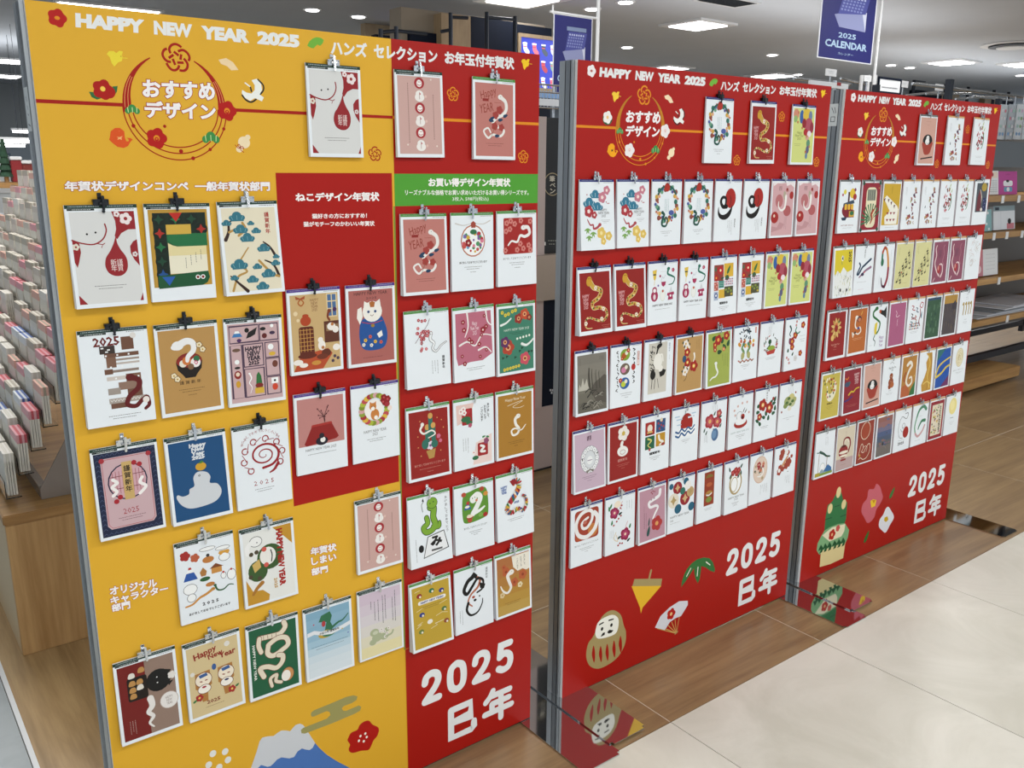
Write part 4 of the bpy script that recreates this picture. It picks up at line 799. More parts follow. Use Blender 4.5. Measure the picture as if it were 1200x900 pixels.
def d_gold_snake(a):
    bgd(a, '#a5762a'); a.T('#e8e0c8', 'Happy New Year', 24, 78, 18, 26); a.L('#e8e0c8', .9, [(30, 34), (50, 30), (70, 28), (44, 38), (60, 42), (74, 40)])
    a.snake('#e6e2d8', 8, [(58, 60), (50, 66), (52, 78), (60, 88), (56, 98), (44, 100), (40, 90), (50, 86), (66, 92), (78, 82)], w1=2); a.fine('#4a3414', 52, 114, 44, 2, 4); a.fine('#4a3414', 52, 124, 10, 1)
def d_green_cartoon(a):
    k, g_ = '#1f3a1c', '#7aa434'
    for dw in (3, 0):
        c = k if dw else g_
        a.L(c, 13 + dw, [(52, 30), (60, 34), (58, 52), (62, 68), (54, 78), (40, 80), (34, 70), (44, 62), (42, 50)], w1=9 + dw); a.L(c, 11 + dw, [(58, 72), (70, 74), (72, 66)], w1=6 + dw)
    a.D(k, 57, 22, 13, 12); a.D(g_, 57, 22, 12, 11); a.D(k, 52, 22, 1.4); a.D(k, 60, 20, 1.4); a.L(k, 1.2, [(34, 36), (32, 22), (36, 16)]); a.P('#222', [(33, 14), (36, 8), (38, 16)])
    a.P('#2a2a2a', [(42, 90), (82, 84), (92, 124), (30, 134)]); a.P('#e4e6e8', [(43.5, 91.5), (81, 86), (89.5, 122.5), (32, 132)]); a.T(K, 'み', 48, 76, 92, 114, .06); a.R('#555', 50, 119, 76, 123); a.D('#181818', 26, 112, 6, 8)
    a.V('#333', 'あけましておめでとう', 90, 14, 6, .01, gap=1.3); a.fine('#666', 14, 90, 46, 1, 4, True)
def d_twenty_green(a):
    a.P('#5a8c30', [(22, 26), (40, 18), (72, 14), (84, 26), (86, 70), (76, 82), (30, 86), (20, 70)], True); a.L('#e6e8e4', 12, [(46, 34), (58, 28), (66, 36), (58, 52), (46, 68)]); a.L('#e6e8e4', 9, [(46, 68), (64, 64), (76, 58)], w1=4); a.D('#e6e8e4', 48, 36, 9); a.D('#333', 46, 34, 1.2); a.D('#333', 52, 33, 1.2); a.D('#c87a5a', 56, 40, 3)
    a.P('#2c58a0', [(24, 56), (30, 44), (36, 44), (42, 56)]); a.D('#b03c34', 34, 42, 4); a.D('#e8e2d8', 32, 50, 6, 3)
    for x, y, c in ((24, 22, '#b04a34'), (70, 18, '#a8402c'), (80, 30, '#c88a3c'), (78, 76, '#a02c24'), (36, 72, '#d8d0b8'), (66, 74, '#7aa44c'), (38, 80, '#b04a34')): a.D(c, x, y, 6, 5)
    a.D('#9a3c2c', 38, 74, 9, 4); a.D('#e8d8c0', 38, 72, 8, 3); a.T('#1f3a24', 'あけましておめでとうございます', 22, 82, 94, 99, .01); a.fine('#333', 52, 106, 32, 3, 4)
def d_triangles(a):
    pts = spline([(44, 24), (58, 22), (62, 34), (50, 52), (34, 68), (26, 82), (40, 90), (56, 84), (70, 92), (80, 78), (78, 62), (68, 56)], 3); cs = ['#8e1c24', '#1f4f8c', '#c8742c', '#2f6a3c', '#b02c34', '#dcd4c8', '#c8a03c']
    random.seed(9)
    for i in range(len(pts) - 1):
        x, y = pts[i]; x2, y2 = pts[i + 1]; dx, dy = x2 - x, y2 - y; l = math.hypot(dx, dy) or 1; w = 8 * (1 - i / len(pts) * .65); nx, ny = -dy / l * w, dx / l * w
        a.P(cs[i % 7], [(x + nx, y + ny), (x - nx, y - ny), (x2 - nx, y2 - ny)]); a.P(cs[(i * 3 + 2) % 7], [(x + nx, y + ny), (x2 + nx, y2 + ny), (x2 - nx, y2 - ny)])
    a.P('#8e1c24', [(36, 18), (52, 16), (58, 26), (44, 30)]); a.T('#1f4f9c', 'HAPPY\nNEW\nYEAR', 12, 30, 26, 44, .04); a.T('#1f4f9c', '2025', 46, 60, 66, 71, .03); a.fine('#555', 50, 104, 44, 2, 4)
def d_yellow_icons(a):
    bgd(a, '#b99a34'); a.RR('#e8e4dc', 18, 42, 86, 50, 4); a.T('#3a4a8c', 'HAPPY NEW YEAR!!', 24, 80, 43.5, 48.5, .04)
    for x, y, c in ((22, 30, '#8c2420'), (52, 26, '#2c6a44'), (76, 32, '#3a3a7c'), (26, 72, '#2c3a7c'), (80, 74, '#4a6a3c'), (44, 92, '#e6e2d8'), (84, 102, '#8c4a2c'), (22, 108, '#6a7a3c')): a.D(c, x, y, 6.5, 5); a.D('#e8e0d0', x + 2, y + 2, 2.4)
    a.fine('#5a4a20', 50, 56, 46, 2, 4)
    for l in (((12, 98), (24, 92), (14, 92), (26, 88)), ((46, 108), (62, 104), (56, 100), (78, 98)), ((12, 20), (24, 18)), ((70, 60), (88, 56)), ((60, 84), (74, 80), (88, 84)), ((14, 62), (28, 58))): a.L('#e0d8b8', .9, list(l), False)
def d_brush_mi(a):
    a.L('#b06a50', 7, [(56, 30), (66, 38), (60, 54), (42, 66), (34, 82), (44, 94)], w1=3)
    a.L('#12100f', 10, [(46, 28), (34, 34), (24, 52), (32, 62), (46, 48), (60, 34), (74, 42), (72, 60), (58, 66)], w1=4); a.P('#12100f', [(42, 24), (50, 16), (60, 26), (56, 34)]); a.P('#12100f', [(64, 44), (80, 52), (76, 62), (66, 58)])
    a.L('#12100f', 7, [(34, 84), (30, 100), (40, 114), (58, 112), (70, 96), (72, 84)], w1=2); a.D('#12100f', 52, 82, 4, 3); a.D('#12100f', 64, 76, 2); a.D('#a8442c', 48, 74, 4, 3)
    a.V('#222', '謹賀新年', 84, 14, 6, .01); a.fine('#555', 18, 96, 34, 2, 6, True)
def d_orange_snake(a):
    for i, c in enumerate(('#a86a3c', '#a8703a', '#aa7838', '#ac8036', '#b08a3c', '#b5944a')): a.R(c, 5, 10 + i * 22.3, 95, 10 + (i + 1) * 22.3 + .3)
    a.P('#e4ded0', [(46, 12), (95, 12), (95, 52), (86, 54), (76, 48), (62, 50), (50, 38)])
    for x, y, r in ((30, 44, 11), (52, 74, 11), (76, 62, 12), (24, 32, 6)): a.plum('#b05a34', x, y, r, '#8c3c24')
    a.plum('#dccda8', 68, 84, 7, '#b08a4c'); a.plum('#d0bc90', 18, 96, 7, '#b08a4c'); a.snake('#e4e0d8', 10, [(44, 48), (34, 54), (38, 70), (42, 84), (32, 94), (20, 86), (14, 74)], w1=3)
    for i in range(3): a.V('#333', ('あけまして', 'おめでとう', 'ございます')[i], 82 - i * 10, 16 + i * 2, 4.6)
    a.fine('#5a4020', 46, 118, 44, 2, 4)
# board 2
def d_pinebamboo(a):
    p, r, b_, g_, y_ = '#c07888', '#a8343c', '#2f7490', '#7aa454', '#d8b85c'
    for x, y, w in ((44, 29, 30), (26, 46, 34), (50, 55, 30)): a.pine(b_, x, y, w, '#bcd8e0')
    for x, y, q, c in ((78, 23, 10, p), (64, 38, 12, p), (24, 67, 13, r), (40, 75, 8, r), (60, 114, 13, y_), (82, 121, 10, y_), (66, 132, 8, y_)): a.plum(c, x, y, q, rot=18); a.plum('#ecd8d4' if c != y_ else '#e8d898', x, y, q * .35)
    a.snake('#a8444c', 6, [(56, 96), (48, 102), (38, 104), (36, 96), (28, 96), (22, 88), (20, 84)], w1=2)
    for x, y in ((20, 108), (36, 116), (24, 124)):
        for t in (200, 250, 290, 340): a.leaf(g_, x + 4 * cos(radians(t)), y - 5 * sin(radians(t)) - 4, 13, 4, t)
    a.T('#888', 'HAPPY\nNEW YEAR\n2025', 52, 84, 62, 80); a.fine('#999', 72, 86, 24, 3, 3)
    for x, y in ((20, 32), (76, 48), (80, 51), (84, 51)): a.D('#a8343c', x, y, 1.4)
def d_wreath_icons(a):
    random.seed(11); cs = ['#a03028', '#2f6a5c', '#c8a040', '#4a5a9c', '#b86a50', '#8a4a3c', '#6a9c7c', '#d8a070']
    for i in range(46):
        t = i * 2 * pi / 46; q = 30 + (i % 3) * 4; x, y = 50 + q * cos(t) * 1.0, 56 + q * 1.12 * sin(t); a.D(cs[(i * 5) % 8], x, y, 2.8 + (i * 7 % 4), 2.8 + (i * 3 % 4))
    a.L('#1f5c54', 5, [(20, 34), (30, 22), (42, 16), (50, 14)]); a.L('#1f5c54', 5, [(80, 34), (70, 22), (58, 16), (50, 14)]); a.D('#a82c20', 50, 18, 9, 10); a.D('#4a5a9c', 66, 76, 9, 6)
    a.L('#124a40', 6.5, [(36, 76), (42, 80), (36, 92), (36, 104), (48, 106), (54, 94), (48, 86), (42, 92)], w1=3); a.D('#124a40', 36, 75, 4.4, 3.6)
    for x in (44, 50, 56): a.fine('#4a8c8c', x, 44, 28, 1, 3, True)
    a.fine('#555', 50, 118, 36, 2, 4); a.fine('#555', 50, 128, 10, 1)
def d_sumi_sun(a):
    a.D('#a12018', 58, 46, 20, 24); a.L('#0f0d0d', 10, [(44, 66), (30, 66), (22, 54), (28, 44), (40, 46), (40, 60), (32, 68)], w1=5)
    a.P('#0f0d0d', [(14, 66), (18, 80), (30, 86), (46, 82), (60, 70), (66, 62), (64, 78), (54, 92), (38, 98), (20, 94), (12, 82)], True); a.L('#3a1a18', 2, [(56, 40), (60, 52), (56, 64)]); a.V('#222', '謹賀新年', 78, 96, 5); a.fine('#777', 66, 100, 34, 4, 5, True)
def d_pink_cloud(a):
    bgd(a, '#c9a0a4', 5, 9, 5); a.P('#e2dadb', [(5, 9), (95, 9), (95, 22), (80, 14), (64, 18), (60, 10), (40, 12), (24, 11), (8, 18)]); a.D('#b06a6c', 34, 56, 16, 17); a.D('#a8585a', 70, 82, 16, 14); a.P('#a8a08c', [(52, 30), (60, 34), (64, 46), (56, 54), (50, 44)])
    a.L('#e4e2de', 9, [(62, 44), (62, 56), (58, 74), (44, 80), (32, 70), (32, 58)], w1=3); a.D('#9c2420', 18, 98, 16, 15); a.plum('#e8d8c8', 16, 94, 4, '#d8a03c'); a.D('#9c2420', 86, 42, 9, 10); a.D('#8c1c1c', 66, 28, 4.5, 5.5); a.L('#c4b4a4', 1.5, [(66, 30), (60, 44)], False)
    a.T('#7a5a5c', '謹賀\n新年', 30, 44, 18, 30, .01); a.fine('#8a6a6c', 68, 98, 32, 3, 4, True); a.P('#b88c90', [(6, 120), (30, 124), (40, 110), (60, 116), (50, 128), (6, 136)])
def d_gold_serpent(a, bgc='#8c1a14'):
    bgd(a, bgc, 5, 13, 9); o, b_ = '#c09a3c', '#6a6a2c'
    pts = [(36, 34), (46, 46), (58, 50), (68, 56), (60, 70), (42, 80), (44, 92), (62, 92), (80, 98), (84, 112), (72, 122), (50, 118), (30, 112), (18, 120), (22, 134), (38, 136)]
    a.L('#e2cfa4', 13, pts, w1=2); a.L(o, 11, pts, w1=1); P2 = spline(pts, 3); random.seed(2)
    for i in range(5, len(P2) - 6, 1): x, y = P2[i]; a.D([b_, '#8c3c1c', '#dcc890', '#3c5c2c', '#b04a2c'][i % 5], x + random.uniform(-2, 2), y + random.uniform(-2, 2), 2.6, 2.2)
    a.D('#c4942c', 33, 32, 8, 11, -15); a.D('#7a4a1c', 31, 26, 1.2); a.D('#7a4a1c', 36, 26, 1.2)
    for x, y in ((52, 48), (74, 96), (68, 118), (20, 124)): a.plum('#e6dcc8', x, y, 5, '#b05a4c')
    a.T('#d8a0a0', 'HAPPY\nNEW\nYEAR\n2025', 12, 32, 60, 92, .03); a.fine('#c87a6c', 80, 132, 24, 3, 4)
def d_modern_icons(a):
    m, g_ = '#a02c54', '#1f6a58'
    a.P('#d8b848', [(14, 22), (28, 20), (26, 40), (22, 46), (18, 42)]); a.L('#d8b848', 1.4, [(21, 46), (21, 56)], False); a.R('#333', 16, 30, 26, 33); a.L(g_, 6, [(68, 20), (66, 32), (80, 38), (90, 44), (84, 56), (70, 58)], w1=2); a.D(g_, 68, 20, 5, 4); a.plum(m, 84, 24, 5, '#e8a0a0')
    a.P(m, [(44, 50), (60, 50), (58, 58), (52, 62), (46, 58)]); a.L('#ccc', .8, [(40, 26), (60, 26)], False); a.L('#aab', .9, [(44, 48), (48, 38), (52, 42), (58, 34)]); a.D('#6a5a9c', 34, 58, 2.6); a.D(m, 40, 36, 3)
    a.D(m, 22, 82, 12, 13); a.D(m, 22, 68, 8); a.D('#e8e4e6', 22, 69, 5); a.D('#e8e4e6', 22, 84, 4, 7); a.L(m, 1.2, [(22, 78), (22, 92)], False)
    a.D('#c8ccbc', 50, 82, 9, 14); a.D('#e4e6e2', 50, 82, 8, 13); a.D('#b8442c', 50, 72, 3); a.P(m, [(66, 78), (88, 76), (90, 82), (84, 84), (86, 94), (68, 95), (70, 85), (65, 84)]); a.D('#e8e4e6', 77, 85, 3); a.P('#ccd0d4', [(72, 76), (78, 62), (84, 75)])
    a.T('#444', 'HAPPY NEW YEAR 2025', 16, 84, 102, 107, .02); a.fine('#777', 50, 114, 50, 1)
def d_patchwork(a):
    for x0, y0, x1, y1, c in ((12, 22, 48, 62, '#8a3a30'), (50, 20, 86, 54, '#d0a838'), (12, 64, 28, 86, '#b05a4c'), (30, 62, 50, 80, '#3a7a70'), (52, 58, 86, 76, '#d8d0d8'), (30, 84, 56, 106, '#d0a838'), (52, 78, 86, 104, '#4a4a34'), (12, 88, 28, 110, '#a8b4c8')): a.R(c, x0, y0, x1, y1)
    a.plum('#b01c24', 36, 36, 11, '#e8d8b0'); a.plum('#a81c1c', 20, 54, 9, '#e0a040'); a.leaf('#2f6a3c', 68, 36, 24, 8, 60); a.leaf('#3a6a4c', 18, 32, 12, 6, 80); a.D('#3a5a3c', 62, 56, 8, 7); a.leaf('#2c4a34', 44, 56, 12, 6, 20)
    for i in range(6):
        for j in range(3): a.D('#4a3a6c' if (i + j) % 2 else '#b04a5c', 55 + i * 5.6, 60 + j * 6, 1.7)
    for y in (66, 70, 74): a.L('#a8d0c0', .8, [(32, y), (48, y)], False)
    for x, y in ((16, 70), (22, 76), (16, 82), (24, 68)): a.D('#e0a8a0', x, y, 2)
    for x, y in ((58, 86), (66, 92), (78, 90), (70, 84), (80, 98)): a.D('#7a8c3c' if x % 4 else '#b8a03c', x, y, 4.4, 3)
    a.D('#4a5a8c', 20, 98, 6, 7); a.D('#e4e4e8', 20, 98, 3); a.T('#333', '謹賀新年', 34, 66, 115, 122, .04); a.fine('#777', 50, 128, 40, 3, 4)
def d_balloons(a):
    bgd(a, '#c9d07e', 5, 9, 5)
    for x, y, rx, ry, c in ((16, 24, 12, 13, '#c8846c'), (14, 36, 8, 9, '#8cac6c'), (40, 30, 9, 17, '#2f5c9c'), (62, 25, 17, 17, '#d4b43c'), (78, 28, 8, 14, '#6a7c9c'), (72, 50, 18, 18, '#a84c5c'), (52, 46, 9, 12, '#8e2028'), (86, 56, 8, 14, '#8e2c3c'), (60, 68, 9, 9, '#a8242c'), (76, 72, 9, 8, '#e4d8dc'), (68, 82, 8, 6, '#c89c8c'), (74, 96, 8, 10, '#5c8c6c'), (72, 112, 7, 10, '#5a5a7c'), (68, 128, 5, 8, '#5c7c9c')): a.D(c, x, y, rx, ry)
    for x, y in ((24, 44), (26, 20), (44, 58), (66, 78), (80, 104), (64, 118)): a.plum('#b04a34', x, y, 3.5, '#e8d090')
    a.T('#7c8446', 'Happy\nNew Year\n2025', 16, 52, 66, 88, .01); a.fine('#7c8446', 28, 98, 30, 2, 4)
def d_ink(a):
    for i, c in enumerate(('#77736a', '#7c786e', '#78746a', '#716d62', '#6a665b', '#625e54')): a.R(c, 6, 11 + i * 22, 95, 11 + (i + 1) * 22 + .3)
    a.P('#b4b0a4', [(8, 92), (12, 76), (16, 84), (22, 62), (26, 80), (34, 66), (38, 84), (46, 92)], False); a.P('#544f47', [(44, 92), (60, 76), (74, 70), (88, 62), (95, 66), (95, 130), (60, 120)]); random.seed(8)
    for i in range(26):
        x = random.uniform(14, 88); y = 96 + (x - 14) * .05 + random.uniform(0, 40); a.L(random.choice(['#2c2a26', '#3a3731', '#8f8b80', '#1f1d1a']), random.uniform(1.5, 4), [(x, y), (x + random.uniform(4, 14), y - random.uniform(2, 10)), (x + random.uniform(14, 24) * (x < 70), y + random.uniform(-4, 6))], w1=.6)
    for x in (40, 42, 50, 62, 72): a.L('#3c3932', 1.1, [(x, 30 + x * .3), (x - 1, 60), (x + 2, 92)], w1=2.4)
    a.fine('#2c2a26', 14, 18, 16, 1, 3, True); a.fine('#2c2a26', 84, 18, 10, 3, 5, True)
def d_daruma_words(a):
    for x, y, c, c2 in ((46, 26, '#7c9c34', '#a8541c'), (46, 60, '#6a5a4c', '#c87a9c'), (46, 94, '#2f5c9c', '#b8c43c')): a.D(c, x, y, 16, 14); a.D(c2, x - 4, y + 2, 8, 7); a.D('#e0dcc8', x + 4, y - 4, 5)
    a.plum('#b02c28', 56, 16, 6, '#e8d090'); a.plum('#b02c28', 32, 86, 6, '#e8d090'); a.plum('#a8342c', 36, 34, 5, '#e8d090'); a.D('#b02c28', 74, 58, 7, 8)
    for i in range(8): a.L('#161414', 3.2, [(72 + (i % 2) * 4, 14 + i * 11), (78, 17 + i * 11), (73, 20 + i * 11)], w1=1.5) if i != 4 else None
    for i in range(10): a.L('#161414', 2.6, [(22, 16 + i * 10), (18 + i % 3 * 4, 19 + i * 10), (24, 22 + i * 10)], w1=1.4)
    a.R('#b04a3c', 86, 22, 93, 56); a.R('#ece8e4', 87.4, 23.4, 91.6, 54.6); a.V('#a02c24', '開運招福', 89.5, 25, 4); a.fine('#555', 52, 118, 40, 2, 5); a.fine('#555', 52, 128, 10, 1)
def d_crane(a):
    a.R('#c5c1b6', 14, 10, 78, 134); k = '#15130f'; random.seed(4)
    for i in range(40): x = random.gauss(26, 6); y = random.uniform(14, 90); a.L(k, random.uniform(1, 4), [(x, y), (x + random.uniform(-4, 8), y + random.uniform(2, 9))], False, w1=.5)
    for l in ([(46, 18), (40, 40), (34, 70)], [(56, 14), (44, 30), (38, 60)]): a.L(k, 4, l, w1=2)
    a.D(k, 50, 18, 10, 5, 20); a.D('#e4e2da', 46, 56, 15, 20); a.L('#e4e2da', 4, [(46, 44), (60, 40), (64, 56)]); a.D(k, 30, 88, 9, 11); a.P(k, [(52, 84), (64, 76), (76, 80), (70, 92), (56, 96)]); a.D('#e4e2da', 56, 74, 8, 8)
    for x in (28, 38, 46): a.L(k, 1.3, [(x, 98), (x - 2 + (x > 40) * 8, 122)], False)
    a.V('#5a6a8c', '謹賀新年', 86, 14, 5); a.fine('#888', 86, 44, 12, 1, 3, True)
def d_tan_camellia(a, bgc='#b48e58'):
    bgd(a, bgc, 4, 9, 5)
    for x, y in ((34, 24), (40, 34), (40, 86), (34, 96)): a.plum('#e4dcd4', x, y, 10, '#c8a04c'); a.leaf('#2c3a2c', x - 10, y - 4, 8, 5, 70); a.leaf('#2c3a2c', x + 8, y - 8, 7, 4, 110)
    for x, y, r in ((40, 46, 11), (42, 72, 12), (66, 84, 15)): a.plum('#9a1e1a', x, y, r); a.D('#e0b04c', x, y, r * .35); a.D('#f0dca0', x, y, r * .18)
    a.D('#2c4a6c', 30, 62, 7, 9); a.L('#3a2c20', 1.4, [(40, 100), (38, 112), (30, 118)]); a.L('#e6e2d8', 6, [(66, 52), (68, 62), (64, 72)], w1=3); a.fine('#7a5a30', 84, 18, 26, 3, 5, True); a.fine('#7a5a30', 20, 92, 20, 1, 5, True)
def d_green_camellia(a):
    bgd(a, '#9aa64e', 7, 9, 5)
    for x, y in ((30, 22), (34, 46), (62, 30), (70, 48), (86, 40), (52, 60)): a.leaf('#1f4a28', x, y, 18, 11, (x * 7) % 180)
    for x, y, r in ((46, 28, 14), (78, 20, 12), (34, 40, 9)): a.plum('#9a1e1a', x, y, r); a.D('#e0a04c', x, y, r * .34)
    a.plum('#a8442c', 34, 52, 7, '#e8d0a0'); a.plum('#c8744c', 68, 54, 6, '#e8d0a0'); a.snake('#dfe2dc', 7, [(38, 88), (40, 100), (46, 112), (38, 122), (26, 124), (16, 130)], w1=3, eye=None); a.fine('#4a5424', 84, 66, 36, 4, 7, True)
def d_twin_snakes(a):
    random.seed(6); k = '#222a30'
    for i in range(24): a.leaf([k, '#2c4a5c', '#2c2c34'][i % 3], 50 + random.uniform(-28, 28), 22 + random.uniform(-10, 18), 8, 4, random.uniform(0, 180))
    for i in range(14): a.D(['#c88a2c', '#a83c2c', '#d8b048', '#b85a3c'][i % 4], 50 + random.uniform(-32, 32), 50 + random.uniform(-8, 10), 4.5, 5)
    for s in (-1, 1): a.L('#6a8c5c', 6, [(50 + s * 10, 52), (50 + s * 16, 62), (50 + s * 8, 74), (50 + s * 14, 88)], w1=9); a.D('#4a7a5c', 50 + s * 10, 52, 5); a.D('#a8a468', 50 + s * 12, 82, 7, 9)
    for i in range(8): a.leaf('#8a5a3c' if i % 2 else '#b06a5c', 24 + i * 8, 96 + (i % 2) * 2, 12, 4, (i % 2) * 60 - 30)
    a.R('#c88a7c', 86, 10, 92, 26); a.fine('#555', 50, 108, 34, 2, 4); a.fine('#555', 50, 118, 12, 1)
def d_snake_basket(a):
    random.seed(12)
    for i in range(34): t = random.uniform(0, 2 * pi); q = random.uniform(22, 31); a.leaf(['#a83434', '#2c3a34', '#c88c94', '#4a6a3c'][i % 4], 48 + q * cos(t), 62 + q * .95 * sin(t), 9, 3, random.uniform(0, 180))
    a.D('#1f4a2c', 44, 58, 7, 7); a.L('#1f4a2c', 5, [(46, 62), (42, 70), (34, 76)]); a.D('#8aa43c', 52, 76, 16, 7); a.P('#b03c34', [(30, 84), (72, 80), (66, 92), (36, 94)]); a.fine('#888', 46, 16, 24, 3, 5, True); a.fine('#555', 50, 102, 44, 2, 4)
def d_camellia_snake(a):
    for x, y, r in ((80, 26, 10), (46, 52, 11), (32, 68, 12), (34, 84, 10), (74, 106, 9)): a.plum('#9c2a20', x, y, r); a.D('#d89a3c', x, y, r * .35)
    a.L('#1f4a44', 6, [(20, 24), (26, 34), (20, 46), (24, 52)], w1=3); a.L('#3a7a5c', 4, [(50, 30), (46, 40), (56, 48), (66, 44)]); a.leaf('#1f4a34', 16, 92, 12, 7, 80); a.leaf('#1f4a34', 38, 104, 12, 6, 60); a.D('#7a3c54', 22, 66, 5, 9)
    for x, y in ((50, 14), (48, 24), (20, 118), (12, 112), (24, 128)): a.plum('#b86a6c', x, y, 4, '#e8d0c0')
    a.plum('#d0d0d0', 52, 118, 9, '#bbb'); a.fine('#666', 80, 56, 22, 1); a.fine('#333', 80, 66, 22, 2, 6)
def d_wreath_pink(a, bgc='#bfa8b8'):
    bgd(a, bgc, 4, 9, 5); a.T('#5a3a4c', '謹賀\n新年', 42, 56, 17, 29, .02); a.D('#8c8c8c', 50, 74, 29.6, 33); a.D('#dadde0', 50, 74, 28.6, 32); a.D('#8c8c8c', 50, 74, 18, 22); a.D('#cfd3d6', 50, 74, 17, 21)
    for i in range(14): t = i * 2 * pi / 14; a.plum('#e8eaea', 50 + 23 * cos(t), 74 + 27 * sin(t), 5.5, '#a8a8b0', rim='#9a9aa4')
    a.D('#e4e6e6', 50, 76, 9, 10); a.D('#8a7a90', 50, 76, 9, 1); a.P('#7a746c', [(38, 100), (50, 97), (62, 100), (60, 106), (50, 100), (40, 107)]); a.leaf('#444', 74, 62, 7, 3, 40); a.leaf('#444', 26, 70, 7, 3, 120); a.fine('#5a4a5c', 48, 114, 44, 2, 4); a.fine('#5a4a5c', 48, 124, 12, 1)
def d_red_plum(a):
    bgd(a, '#8f1e1a'); a.plum('#e6e0da', 50, 32, 19, '#c8b04c'); a.L('#c8a868', .8, [(50, 32), (50, 22)], False); a.L('#c8a868', .8, [(50, 32), (42, 38)], False); a.L('#c8a868', .8, [(50, 32), (58, 38)], False)
    a.D('#e6e4e0', 48, 76, 18, 13, -8); a.L('#e6e4e0', 9, [(46, 54), (44, 60), (47, 70)]); a.D('#8f1e1a', 48, 78, 9, 6); a.D('#dfe4e0', 48, 78, 8, 5); a.T('#d8a49a', '謹賀新年', 32, 64, 94, 101, .01); a.fine('#c07a70', 50, 108, 42, 2, 4); a.fine('#c07a70', 50, 118, 12, 1)
def d_four_squares(a):
    for x0, y0, c in ((14, 20, '#9c2420'), (52, 18, '#2c4a74'), (14, 56, '#1f5c40'), (52, 54, '#b88a24')): a.RR(c, x0, y0, x0 + 33, y0 + 33, 1.5)
    a.D('#e4d8c8', 30, 36, 9, 10); a.D('#d8a868', 30, 46, 10, 4); a.R('#1c3a24', 22, 48, 38, 51)
    for x, y in ((60, 28), (72, 24), (78, 38), (64, 42), (70, 34)): a.D('#a83a3c', x, y, 3); a.D('#3a6a9c', x + 4, y + 4, 2)
    a.D('#d8ccb0', 70, 20, 5); a.L('#c8c46c', 5, [(24, 62), (36, 68), (24, 78), (34, 86)], w1=2); a.plum('#a83434', 30, 90, 4); a.L('#e6e2d8', 7, [(62, 60), (66, 72), (78, 78), (66, 84)], w1=4); a.D('#9c3c2c', 78, 84, 7, 4)
    a.T('#222', '謹賀新年', 30, 68, 98, 105, .04); a.fine('#666', 50, 111, 40, 3, 4)
def d_sun_waves(a):
    a.D('#9c241c', 54, 46, 23, 27); a.R(W_, 22, 58, 88, 80)
    for y, c in ((63, '#2c5a8c'), (74, '#2c5a8c')): a.L(c, 5, [(14, y), (26, y + 4), (36, y - 5), (48, y + 3), (60, y - 6), (72, y + 1), (84, y - 8)], w1=4)
    for x, y, w_ in ((18, 24, 16), (26, 32, 20), (70, 30, 22), (80, 22, 14), (26, 46, 14)): a.L('#a8c0d4', 3, [(x - w_ / 2, y), (x + w_ / 2, y)], False)
    a.L('#e8e8ea', 3, [(60, 32), (76, 30)], False); a.V('#222', '謹賀新年', 48, 12, 4.5); a.fine('#666', 52, 88, 32, 2, 4); a.fine('#666', 54, 97, 8, 1)
def d_peony_vase(a):
    for x, y, r in ((34, 57, 20), (64, 62, 17), (70, 40, 11)): a.plum('#9c2c34', x, y, r); a.plum('#b8545c', x, y, r * .65); a.D('#d8a868', x, y, r * .28)
    for x, y, t in ((52, 38, 60), (14, 78, 70), (22, 86, 60), (78, 74, 60), (50, 84, 100), (76, 50, 20)): a.leaf('#1f4a38', x, y, 13, 5, t)
    a.D('#4a6a90', 56, 96, 14, 17); a.D('#6a8cb0', 53, 94, 9, 12); a.D('#4a6a90', 56, 82, 8, 3); a.fine('#777', 60, 16, 18, 4, 6, True); a.fine('#777', 26, 92, 20, 3, 5, True)
def d_dish_snake(a):
    a.D('#9c2a20', 50, 84, 28, 13); a.D('#e6e8ea', 50, 79, 23, 9); a.L('#e8eaec', 13, [(42, 60), (38, 72), (46, 82)], w1=12); a.L('#444', .9, [(34, 70), (32, 58), (42, 50), (54, 54), (50, 62)]); a.D('#9c2a20', 58, 66, 8); a.D('#3a1a18', 56, 68, 4); a.leaf('#4a3a34', 62, 48, 16, 3, 60); a.leaf('#4a3a34', 70, 52, 14, 3, 50)
    for x, y in ((54, 28), (22, 44), (84, 58), (74, 28), (36, 34), (26, 58)): a.plum('#d8b8b0', x, y, 4, '#8a5a4c')
    a.T('#9aa', 'HAPPY NEW YEAR 2025', 10, 88, 104, 109); a.fine('#555', 50, 116, 40, 2, 4); a.fine('#555', 50, 126, 10, 1)
def d_camellias(a):
    for x, y in ((16, 48), (14, 66), (24, 100), (12, 90), (40, 84), (72, 44), (84, 50), (90, 64), (84, 78), (62, 88), (50, 74), (88, 38), (70, 72)): a.leaf('#1f5236', x, y, 16, 10, (x * 13) % 180)
    for x, y, r in ((34, 48, 18), (64, 60, 17), (22, 80, 11)): a.plum('#9a241c', x, y, r); a.D('#e0a85c', x, y, r * .36); a.D('#f0e0b8', x, y, r * .18)
    a.D('#9a3434', 80, 36, 5); 
    for i in range(4): a.T('#333', '謹賀新年'[i], 48, 54, 14 + i * 7, 19 + i * 7)
    a.fine('#555', 46, 110, 34, 2, 4)
def d_pale_pine(a):
    for x, y, r, c in ((40, 56, 18, '#9aa46c'), (56, 46, 14, '#c4bc7c'), (60, 62, 16, '#b4b88c'), (30, 68, 10, '#7c8c4c'), (70, 54, 10, '#a8a86c')): a.D(c, x, y, r, r * .8)
    for x, y in ((36, 60), (52, 66), (62, 58), (44, 48)): a.D('#4a6a34', x, y, 7, 4.5)
    a.D('#dcd6c4', 50, 78, 9, 7); a.plum('#8c3c34', 74, 34, 3.5); a.plum('#8c3c34', 14, 84, 3.5); a.fine('#999', 60, 16, 22, 4, 7, True); a.fine('#777', 48, 104, 52, 1); a.fine('#777', 46, 110, 12, 1)
